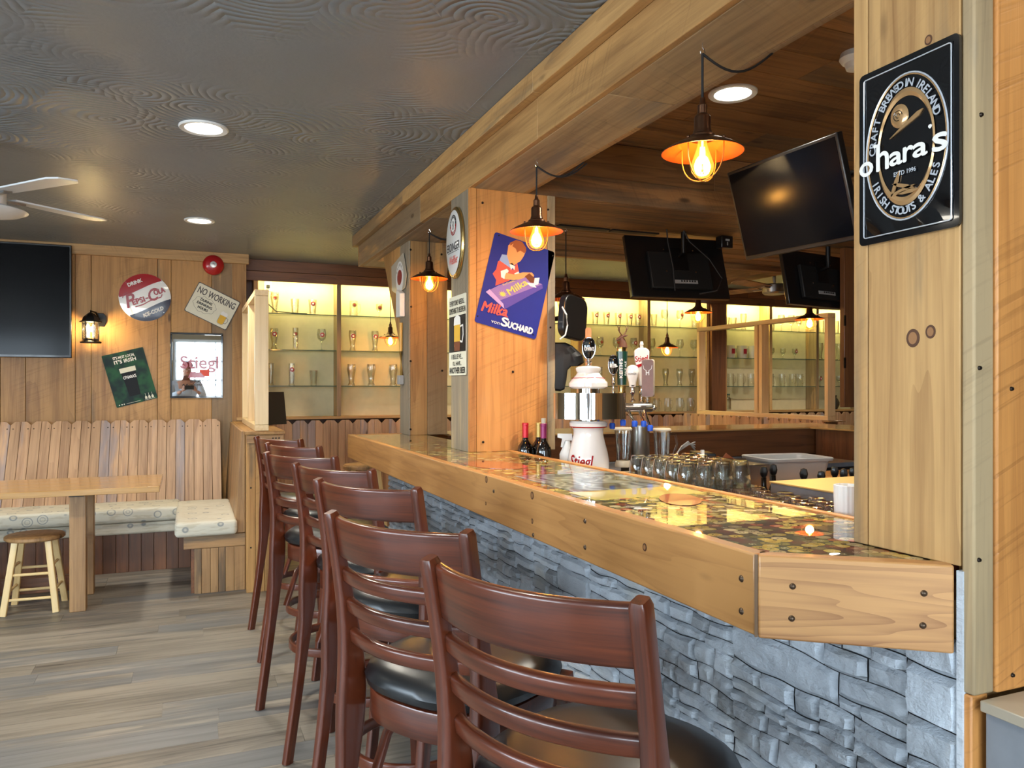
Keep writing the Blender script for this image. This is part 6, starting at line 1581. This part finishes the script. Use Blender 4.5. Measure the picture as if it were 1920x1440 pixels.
# chrome cross tube and faucets
pa_, pb_ = atd(1166, 764, 3.38), atd(1223, 764, 3.38)
b = MB(); b.tube([pa_, pa_.lerp(pb_, 0.05), pa_.lerp(pb_, 0.2), pa_.lerp(pb_, 0.97), pb_], 1, 20, scales=[7*kd, 9.5*kd, 8*kd, 8.5*kd, 7.5*kd]); b.build('cross_tube', 'steel', t_)
b = MB(); b.ball(pb_ + rt*(3*kd), 5*kd, n=10); b.ball(pa_ - rt*(2*kd), 8*kd, n=10); b.build('tube_ends', 'chrome', t_)
for (x0, x1, y1) in ((1178, 1190, 796), (1199, 1207, 796), (1208, 1219, 804), (1166, 1168, 794), (1150, 1148, 800)):
    b = MB(); b.tube([atd(x0, 770, 3.37), atd((x0+x1)/2, (770+y1)/2, 3.34), atd(x1, y1-3, 3.32)], 3.1*kd, 10); fc_ = b.build('faucet', 'chrome', t_)
    b = MB(); b.lathe([(0, -6*kd), (4.6*kd, -6*kd), (5.6*kd, 2*kd), (4*kd, 5*kd), (0, 5*kd)], 10, T(*atd(x1, y1-2, 3.32))); b.build('rubber_cap', 'blue_cap', fc_)
# paddle behind the oval handle
p = atd(1103, 650, 3.6); b = MB(); b.prism([(-0.014, 0), (0.014, 0), (0.014, 0.185), (0.010, 0.195), (-0.010, 0.195), (-0.014, 0.185)], frame(Vector((p.x, p.y, zt(690))), rt, (0, 0, 1), fw), -0.006, 0.006); o = b.build('wooden_tap_handle', 'honey', t_); o['label'] = 'plain wooden paddle handle behind the black oval one'
# blender station behind the tower
sx, sy_ = atd(1205, 860, 3.75).x, atd(1205, 860, 3.75).y
t_ = thing('steel_cabinet', 'steel equipment cabinet behind the beer tower', 'cabinet', (2.2, 3.35, 0)); SZ = 1.0
b = MB(); b.box((1.99, 2.98, 0), (2.60, 3.36, SZ), 'z'); b.build('body', 'steel', t_, bevel=0.004)
b = MB()
def jar(px, base_py, d, label, h, r, handle, lid):
    p = atd(px, base_py, d); t_ = thing('blender_jar', label, 'jar', (p.x, p.y, SZ+0.0)); 
    b = MB(); b.lathe([(0, 0), (r*1.02, 0), (r*1.05, 0.012), (r*0.9, 0.03), (0, 0.03)], 20); b.build('base', 'stoneware', t_, world=False)
    b = MB(); b.lathe([(r*0.8, 0.031), (r*0.95, h*0.5), (r*1.1, h*0.93), (r*1.06, h*0.93), (r*0.9, h*0.5), (r*0.76, 0.031)], 20); b.build('vessel', 'glass', t_, world=False)
    b = MB(); b.lathe([(0, h), (r*1.0, h), (r*1.2, h*0.97), (r*1.2, h*0.935), (0, h*0.935)], 20); b.build('lid', 'stoneware', t_, world=False)
    if handle:
        b = MB(); m_ = rz(-YAW); b.tube([m_ @ Vector(q) for q in ((r*1.0, 0, h*0.86), (r*1.7, 0, h*0.84), (r*1.95, 0, h*0.6), (r*1.5, 0, h*0.35), (r*0.9, 0, h*0.28))], 0.0065, 8, up=(0, 1, 0)); b.build('handle', 'glass', t_, world=False)
jar(1168, 862, 3.62, 'clear blender jar with beige lid directly right of the porcelain tower', 0.185, 0.036, False, True)
jar(1241, 862, 3.55, 'clear measuring jar with a loop handle and beige lid behind the taps', 0.185, 0.036, True, True)
p = atd(1200, 860, 3.72); b = MB(); b.lathe([(0, 0), (0.042, 0), (0.045, 0.01), (0.045, 0.19), (0, 0.19)], 20); o = b.build('steel_canister', 'steel', loc=(0, 0, 0)); o.location = (p.x, p.y, SZ); tag(o, 'plain steel canister standing between the two clear jars', 'canister')
t_ = thing('juicer_base', 'small steel appliance with three knobs in front of the measuring jar', 'appliance', onZ(1216, 880, SZ+0.001))
p = atd(1216, 880, 3.36); t_.location = (p.x, p.y, SZ)
b = MB(); m_ = T(p.x, p.y, 0) @ rz(-YAW)
b.cbox((0, 0, 0.955), (0.085, 0.07, 0.11), M4=m_); b.build('body', 'steel', t_, bevel=0.004)
b = MB()
for q in (-0.026, 0, 0.026): b.lathe([(0, 0.010), (0.007, 0.009), (0.009, 0), (0, 0)], 14, m_ @ T(q, -0.035, 0.98) @ rx(PI/2))
b.build('knobs', 'black_metal', t_)
p = atd(1160, 880, 3.40); b = MB(); b.cbox((p.x, p.y, 0.95), (0.14, 0.05, 0.10), M4=None); tag(b.build('speed_rail', 'cream', bevel=0.005), 'cream bin edge at the foot of the porcelain tower', 'bin')
# spray bottle left of tower
p = atd(1064, 840, 3.5); t_ = thing('spray_bottle', 'white trigger spray bottle half hidden behind the porcelain tower', 'bottle', (p.x, p.y, SHELF))
b = MB(); b.lathe([(0, 0), (0.034, 0), (0.036, 0.17), (0.016, 0.215), (0.013, 0.23), (0, 0.23)], 18); b.build('body', 'white_plastic', t_, world=False)
b = MB(); b.prism([(-0.045, 0.262), (0.02, 0.262), (0.022, 0.232), (-0.012, 0.232), (-0.022, 0.200), (-0.030, 0.202), (-0.024, 0.240), (-0.045, 0.245)], frame((0, 0, 0), rt, (0, 0, 1), fw), -0.01, 0.01); b.build('trigger', 'white_plastic', t_, world=False)
b = MB(); b.lathe([(0.0365, 0.05), (0.0368, 0.12)], 18); b.build('label_wrap', 'lilac', t_, world=False)

# black monitor and draped jacket beside the middle pillar
p = atd(1074, 596, 3.75); t_ = thing('till_monitor', 'black till monitor seen edge-on beside the middle pillar', 'monitor', (p.x, p.y, p.z))
mm = frame(p, rt, (0, 0, 1), fw) @ ry(0.9) @ rz(-0.12)
b = MB(); b.prism(rrect(0.20, 0.21, 0.05, 6), mm, -0.02, 0.02); b.build('housing', 'black_plastic', t_, bevel=0.008, seg=3)
b = MB(); b.tube([p, p+Vector((-0.05, 0.02, 0.0)), Vector((1.65, 3.60, p.z))], 0.012, 8); b.build('arm', 'black_metal', t_)
b = MB(); b.tube([atd(1054, 575, 3.6), atd(1062, 590, 3.6), atd(1064, 610, 3.6), atd(1060, 628, 3.6), atd(1050, 636, 3.6)], 0.004, 6); b.build('white_cable', 'white_plastic', t_)
# jacket: draped lump of dark cloth
t_ = thing('black_jacket', 'black jacket hanging on the back edge of the middle pillar', 'jacket', (1.72, 3.5, 1.36))
b = MB(); fj = frame(atd(1066, 688, 3.8), rt, (0, 0, 1), fw); kj = 3.8/F
sil = [(-30, 46), (-6, 46), (6, 40), (18, 30), (26, 22), (30, 8), (20, 2), (8, 4), (-2, -6), (-4, -24), (-8, -42), (-16, -46), (-30, -44)]
n_ = 9; rings = []
for q in range(n_+1):
    a = PI*q/n_; sc = math.sin(a)**0.5 if 0 < q < n_ else 0.0; zz = -0.05*math.cos(a)
    rings.append([b.b.verts.new(fj @ Vector(((-14+(x+14)*(0.55+0.45*sc))*kj, (y_*(0.8+0.2*sc))*kj, zz+0.008*math.sin(x*0.5+y_*0.3)))) for x, y_ in sil])
for A, B in zip(rings[:-1], rings[1:]):
    for i in range(len(sil)): j = (i+1) % len(sil); b.face([A[i], A[j], B[j], B[i]], None, 0.5, 0, True)
b.face(rings[0]); b.face(list(reversed(rings[-1]))); b.build('cloth', 'black_satin', t_)
b = MB(); b.tube([(1.64, 3.55, 1.56), (1.72, 3.53, 1.56)], 0.008, 8); b.build('peg', 'black_metal', t_)

# opposite counter
t_ = thing('back_counter', 'opposite bar counter with a glossy top and deep dark wood apron', 'bar', (3.1, 4.85, 0))
b = MB(); b.box((1.55, 4.55, BT-0.012), (4.9, 5.12, BT), 'x'); b.build('counter_top', 'table_wood', t_, bevel=0.003)
b = MB(); b.box((1.55, 4.58, BT-0.20), (4.88, 4.61, BT-0.013), 'x', tint=0.5); b.build('apron', 'dark_wood', t_, bevel=0.002)
b = MB(); b.box((1.6, 4.80, 0), (4.85, 4.95, BT-0.013), 'x'); b.build('core_wall', 'dark_wood', t_)
b = MB(); b.box((1.56, 5.08, BT-0.14), (4.9, 5.11, BT-0.0125), 'x'); b.build('outer_fascia', 'fascia', t_)
t_ = thing('side_counter', 'right-hand bar counter running away behind the near pillar', 'bar', (4.9, 2.8, 0))
b = MB(); b.box((4.35, 0.6, BT-0.012), (4.92, 4.549, BT), 'y'); b.build('counter_top', 'table_wood', t_, bevel=0.003)
b = MB(); b.box((4.40, 0.6, 0), (4.55, 4.54, BT-0.013), 'z'); b.build('core_wall', 'dark_wood', t_)
# work bench in front of it
t_ = thing('work_bench', 'dark low work bench under the opposite counter', 'bench', (3.0, 4.3, 0))
b = MB(); b.box((1.7, 4.0, 0.83), (4.3, 4.575, 0.86), 'x'); b.build('top', 'slate', t_, bevel=0.002)
b = MB(); b.box((1.72, 4.03, 0), (4.28, 4.57, 0.829), 'z'); b.build('cabinet', 'black_satin', t_)
b = MB(); b.box((1.72, 4.55, 0.861), (4.3, 4.575, 0.868), 'x'); b.build('splash', 'slate', t_)
# ice bin block
t_ = thing('ice_bin', 'stone-sided bin with a honey-coloured lid beside the paper cups', 'bin', (2.4, 1.9, 0))
b = MB(); b.box((2.08, 1.35, 0), (2.75, 2.38, 1.0), 'z'); b.build('body', 'slate', t_)
b = MB(); b.box((2.075, 1.345, 1.0005), (2.755, 2.385, 1.008), 'y'); b.build('lid', 'bin_top', t_, bevel=0.002)
# island cabinet with grey tub
t_ = thing('prep_cabinet', 'brown prep cabinet in the middle of the bar carrying the grey tub', 'cabinet', (2.95, 3.1, 0))
b = MB(); b.box((2.64, 2.80, 0), (3.55, 3.36, 0.90), 'z'); b.build('body', 'honey', t_, bevel=0.003)
p = atd(1475, 860, 3.95); t_ = thing('plastic_tub', 'grey plastic bus tub with a wide rim behind the glasses', 'tub', (p.x, p.y, 0.9005))
b = MB(); 
def rr_ring(w_, h_, r, z): return [b.b.verts.new((x, y_, z)) for x, y_ in rrect(w_, h_, r, 4)]
R = [rr_ring(0.30, 0.22, 0.03, 0), rr_ring(0.34, 0.26, 0.035, 0.105), rr_ring(0.37, 0.29, 0.04, 0.106), rr_ring(0.375, 0.295, 0.04, 0.118), rr_ring(0.365, 0.285, 0.04, 0.122), rr_ring(0.335, 0.255, 0.033, 0.116), rr_ring(0.295, 0.215, 0.03, 0.006)]
b.face(list(reversed(R[0]))); b.face(R[-1])
for A, B in zip(R[:-1], R[1:]):
    for i in range(len(A)): j = (i+1) % len(A); b.face([A[i], A[j], B[j], B[i]], smooth=True)
b.build('shell', 'tub', t_, world=False)
t_.rotation_euler = (0, 0, -0.15)
# pourer-topped bottles
def pourer(px, py, d, lab, z0):
    p = atd(px, py, d); t_ = thing('liquor_bottle', lab, 'bottle', (p.x, p.y, z0)); h = p.z-z0
    b = MB(); b.lathe([(0, 0), (0.03, 0), (0.03, h*0.45), (0.012, h*0.7), (0.011, h*0.86), (0, h*0.86)], 16); b.build('glass_body', 'wine_glass_dark', t_, world=False)
    b = MB(); b.lathe([(0, h*0.862), (0.009, h*0.862), (0.014, h*0.9), (0.017, h*0.96), (0.012, h*1.04), (0, h*1.06)], 8, smooth=False); b.build('stopper', 'black_plastic', t_, world=False)
for (px, py, d, lab) in ((1432, 880, 3.3, 'bottle with a black angular stopper just right of the stacked tumblers'), (1450, 876, 3.35, 'black-stoppered bottle in front of the left end of the grey tub'), (1507, 884, 3.2, 'black-stoppered bottle in front of the right end of the grey tub'),
                         (1540, 888, 3.3, 'black-stoppered bottle just right of the grey tub'), (1565, 880, 3.35, 'taller black-stoppered bottle left of the last pair'), (1582, 884, 3.3, 'black-stoppered bottle, second from the near pillar'), (1599, 882, 3.35, 'black-stoppered bottle right beside the near pillar edge')):
    p = atd(px, py, d); pourer(px, py, d, lab, 0.0 if False else 0.78)
b = MB(); b.box((2.30, 2.40, 0.0), (3.35, 2.795, 0.779), 'x'); tag(b.build('bottle_rack', 'black_satin', bevel=0.003), 'dark bottle rack between the ice bin and the prep cabinet', 'rack')
# black printer, wires, menus
p = atd(1318, 850, 4.25); t_ = thing('receipt_printer', 'black till printer with two pale tags and loose wires behind the tumblers', 'printer', (p.x, p.y, 0.8605))
b = MB(); b.prism([(-0.055, 0), (0.13, 0), (0.075, 0.10), (0.05, 0.155), (-0.055, 0.16)], frame((p.x, p.y, 0.8605), rt, (0, 0, 1), fw), -0.08, 0.08); b.build('housing', 'black_plastic', t_, bevel=0.006)
for (x, h_, w_) in ((1317, 0.09, 0.016), (1330, 0.045, 0.030)):
    q = atd(x, 860, 4.1); b = MB(); b.cbox((q.x, q.y, 0.95+h_/2), (w_, 0.012, h_)); b.build('tag', 'white_plastic', t_)
b = MB()
for k in range(4): b.tube([atd(1262, 868-2*k, 4.1), atd(1272+2*k, 846-3*k, 4.12), atd(1290, 832-2*k+2, 4.15), atd(1303, 829+5*k, 4.2)], 0.004, 6)
b.build('wires', 'tub', t_)
q = atd(1384, 850, 4.2); t_ = thing('menu_card', 'dark menu booklet with pale writing leaning behind the tumblers', 'menu', (q.x, q.y, 0.8605))
mm = frame(Vector((q.x, q.y, 0.935)), rt, (0, 0, 1), fw) @ rz(-0.62); b = MB(); b.cbox((0, 0, 0), (0.20, 0.055, 0.014), M4=mm); b.build('cover', 'choco', t_)
b = MB(); put_text(b, 'LUNCH MENU', (0, 0), 0.016, 0, 0.12, z=0.008, M4=mm); b.build('lettering', 'label_paper', t_)
# paper cup stack
q = atd(1589, 940, 1.87); t_ = thing('cup_stack', 'stack of ribbed white paper cups beside the near pillar', 'cups', (q.x, q.y, SHELF))
b = MB(); n = 72; prof = [(0.024, 0.0), (0.030, 0.20), (0.0305, 0.205), (0.0308, 0.235), (0.029, 0.2355), (0.027, 0.21), (0, 0.209)]; rings = []
for r, z in prof:
    rings.append([b.b.verts.new((0, 0, z))] if r == 0 else [b.b.verts.new(((r+(0.0009 if i % 4 < 2 else 0))*math.cos(2*PI*i/n), (r+(0.0009 if i % 4 < 2 else 0))*math.sin(2*PI*i/n), z)) for i in range(n)])
for A, B in zip(rings[:-1], rings[1:]):
    for i in range(n):
        j = (i+1) % n; vs = []
        for v in (A[i % len(A)], A[j % len(A)], B[j % len(B)], B[i % len(B)]):
            if v not in vs: vs.append(v)
        b.face(vs, smooth=True)
b.build('paper_cups', 'white_plastic', t_, world=False)
# hinged panel near the far right
p0 = onY(1579, 455, 3.9); p1 = onY(1606, 763, 3.9)
t_ = thing('hinged_panel', 'brown wooden cupboard door edge with hinges beside the near pillar', 'door panel', (p0.x, 3.9, p1.z))
b = MB(); b.box((p0.x, 3.88, p1.z), (p0.x+0.25, 3.92, 2.299), 'z', tint=0.5); b.build('panel', 'dark_wood', t_, bevel=0.003)
for z in (1.50, 1.78): b = MB(); b.box((p0.x-0.004, 3.876, z), (p0.x+0.010, 3.884, z+0.07)); b.build('hinge', 'black_metal', t_)
b = MB(); b.tube([Vector((1.6, 5.0, 2.40)), Vector((2.1, 5.05, 2.37)), Vector((2.7, 5.1, 2.38))], 0.005, 6); tag(b.build('cable', 'cord'), 'thin dark cable strung under the ceiling left of the middle screen', 'cable')

# ------------------------------------------------------------------ the person taking the picture (seen in the mirror)
t_ = thing('person', 'person in a red cap and pale shirt raising a phone, reflected in the mirror', 'person', (-0.05, -0.42, 0))
M['skin'] = plain('skin', srgb(206, 150, 122), 0.55); M['shirt'] = plain('pale_shirt', srgb(206, 214, 224), 0.8); M['trousers'] = plain('dark_trousers', srgb(44, 48, 60), 0.85)
def skinned(name, verts, edges, radii, mat, sub=2):
    me = bpy.data.meshes.new(name); me.from_pydata([Vector(v)-t_.location for v in verts], edges, []); o = bpy.data.objects.new(name, me); C.objects.link(o); o.parent = t_
    md = o.modifiers.new('skin', 'SKIN'); sv = me.skin_vertices[0].data
    for i, r in enumerate(radii): sv[i].radius = (r, r) if not isinstance(r, tuple) else r; sv[i].use_root = (i == 0)
    sb = o.modifiers.new('sub', 'SUBSURF'); sb.levels = sub; sb.render_levels = sub; me.materials.append(M[mat]); md.use_smooth_shade = True
    return o
bx_, by_ = -0.05, -0.42
V = [(bx_, by_, 0.98), (bx_, by_+0.01, 1.20), (bx_, by_, 1.42), (bx_, by_-0.01, 1.50), (bx_+0.01, by_+0.02, 1.60), (bx_+0.015, by_+0.03, 1.70), (bx_+0.02, by_+0.03, 1.77),
     (bx_-0.20, by_, 1.44), (bx_-0.27, by_+0.10, 1.20), (bx_-0.07, by_+0.32, 1.31), (bx_+0.20, by_, 1.44), (bx_+0.29, by_+0.10, 1.20), (bx_+0.17, by_+0.32, 1.31),
     (bx_-0.10, by_, 0.90), (bx_-0.12, by_+0.02, 0.50), (bx_-0.13, by_-0.02, 0.08), (bx_-0.14, by_+0.12, 0.04), (bx_+0.10, by_, 0.90), (bx_+0.12, by_+0.02, 0.50), (bx_+0.13, by_-0.02, 0.08), (bx_+0.14, by_+0.12, 0.04)]
Ed = [(0, 1), (1, 2), (2, 3), (3, 4), (4, 5), (5, 6), (2, 7), (7, 8), (8, 9), (2, 10), (10, 11), (11, 12), (0, 13), (13, 14), (14, 15), (15, 16), (0, 17), (17, 18), (18, 19), (19, 20)]
Rr = [(0.15, 0.11), (0.14, 0.10), (0.13, 0.09), 0.055, 0.075, 0.085, 0.06, 0.05, 0.042, 0.028, 0.05, 0.042, 0.028, 0.08, 0.055, 0.038, 0.03, 0.08, 0.055, 0.038, 0.03]
skinned('body', V, Ed, Rr, 'skin')
skinned('shirt', [V[1], V[0], V[2], (bx_, by_-0.005, 1.47), V[7], V[8], (bx_-0.11, by_+0.27, 1.285), V[10], V[11], (bx_+0.20, by_+0.27, 1.285)], [(0, 1), (0, 2), (2, 3), (2, 4), (4, 5), (5, 6), (2, 7), (7, 8), (8, 9)],
        [(0.165, 0.125), (0.17, 0.13), (0.15, 0.11), 0.07, 0.075, 0.062, 0.045, 0.075, 0.062, 0.045], 'shirt')
skinned('trousers', [V[0], V[13], V[14], (V[15][0], V[15][1], 0.12), V[17], V[18], (V[19][0], V[19][1], 0.12)], [(0, 1), (1, 2), (2, 3), (0, 4), (4, 5), (5, 6)], [(0.16, 0.12), 0.10, 0.075, 0.06, 0.10, 0.075, 0.06], 'trousers')
for s_ in (-1, 1):
    hx = bx_-0.07 if s_ < 0 else bx_+0.17
    px_ = 0.0+s_*0.075
    for k in range(4): skinned('finger', [(hx, by_+0.33, 1.315), (px_+s_*0.012, -0.065, 1.335+0.02*k), (px_+s_*0.004, -0.050, 1.34+0.02*k), (px_-s_*0.02, -0.048, 1.342+0.02*k)], [(0, 1), (1, 2), (2, 3)], [0.012, 0.009, 0.008, 0.007], 'skin', 1)
    skinned('thumb', [(hx, by_+0.33, 1.31), (px_, -0.085, 1.325), (px_-s_*0.03, -0.075, 1.345)], [(0, 1), (1, 2)], [0.013, 0.010, 0.008], 'skin', 1)
b = MB(); hc = Vector((bx_+0.018, by_+0.03, 1.735)); b.lathe([(0.098, 0), (0.100, 0.02), (0.090, 0.06), (0.06, 0.09), (0, 0.102)], 24, T(*hc), sy=1.12); b.prism([(-0.07, 0.07), (0.07, 0.07), (0.06, 0.16), (0.0, 0.185), (-0.06, 0.16)], T(*hc) @ rz(-0.5) @ rx(-0.15), 0.0, 0.006); b.build('cap', 'red', t_)
b = MB()
for sx_ in (-1, 1): b.ball((hc.x+sx_*0.03, hc.y+0.082, 1.685), 0.011, n=8)
b.build('eyes', 'white_print', t_); b = MB(); b.ball((hc.x, hc.y+0.095, 1.66), 0.014, n=8, sc=(0.8, 1, 1.5)); b.build('nose', 'skin', t_)
b = MB(); b.ball((hc.x, hc.y+0.085, 1.628), 0.02, n=8, sc=(1.1, 0.3, 0.25)); b.build('mouth', 'coral', t_)
b = MB()
for sx_ in (-1, 1): b.ball((hc.x+sx_*0.088, hc.y, 1.68), 0.022, n=8, sc=(0.4, 0.8, 1.3))
b.build('ears', 'skin', t_)
b = MB(); b.cbox((0, -0.040, 1.375), (0.15, 0.008, 0.072)); o = b.build('phone', 'black_plastic'); tag(o, 'dark phone held up in both hands, reflected in the mirror', 'phone')
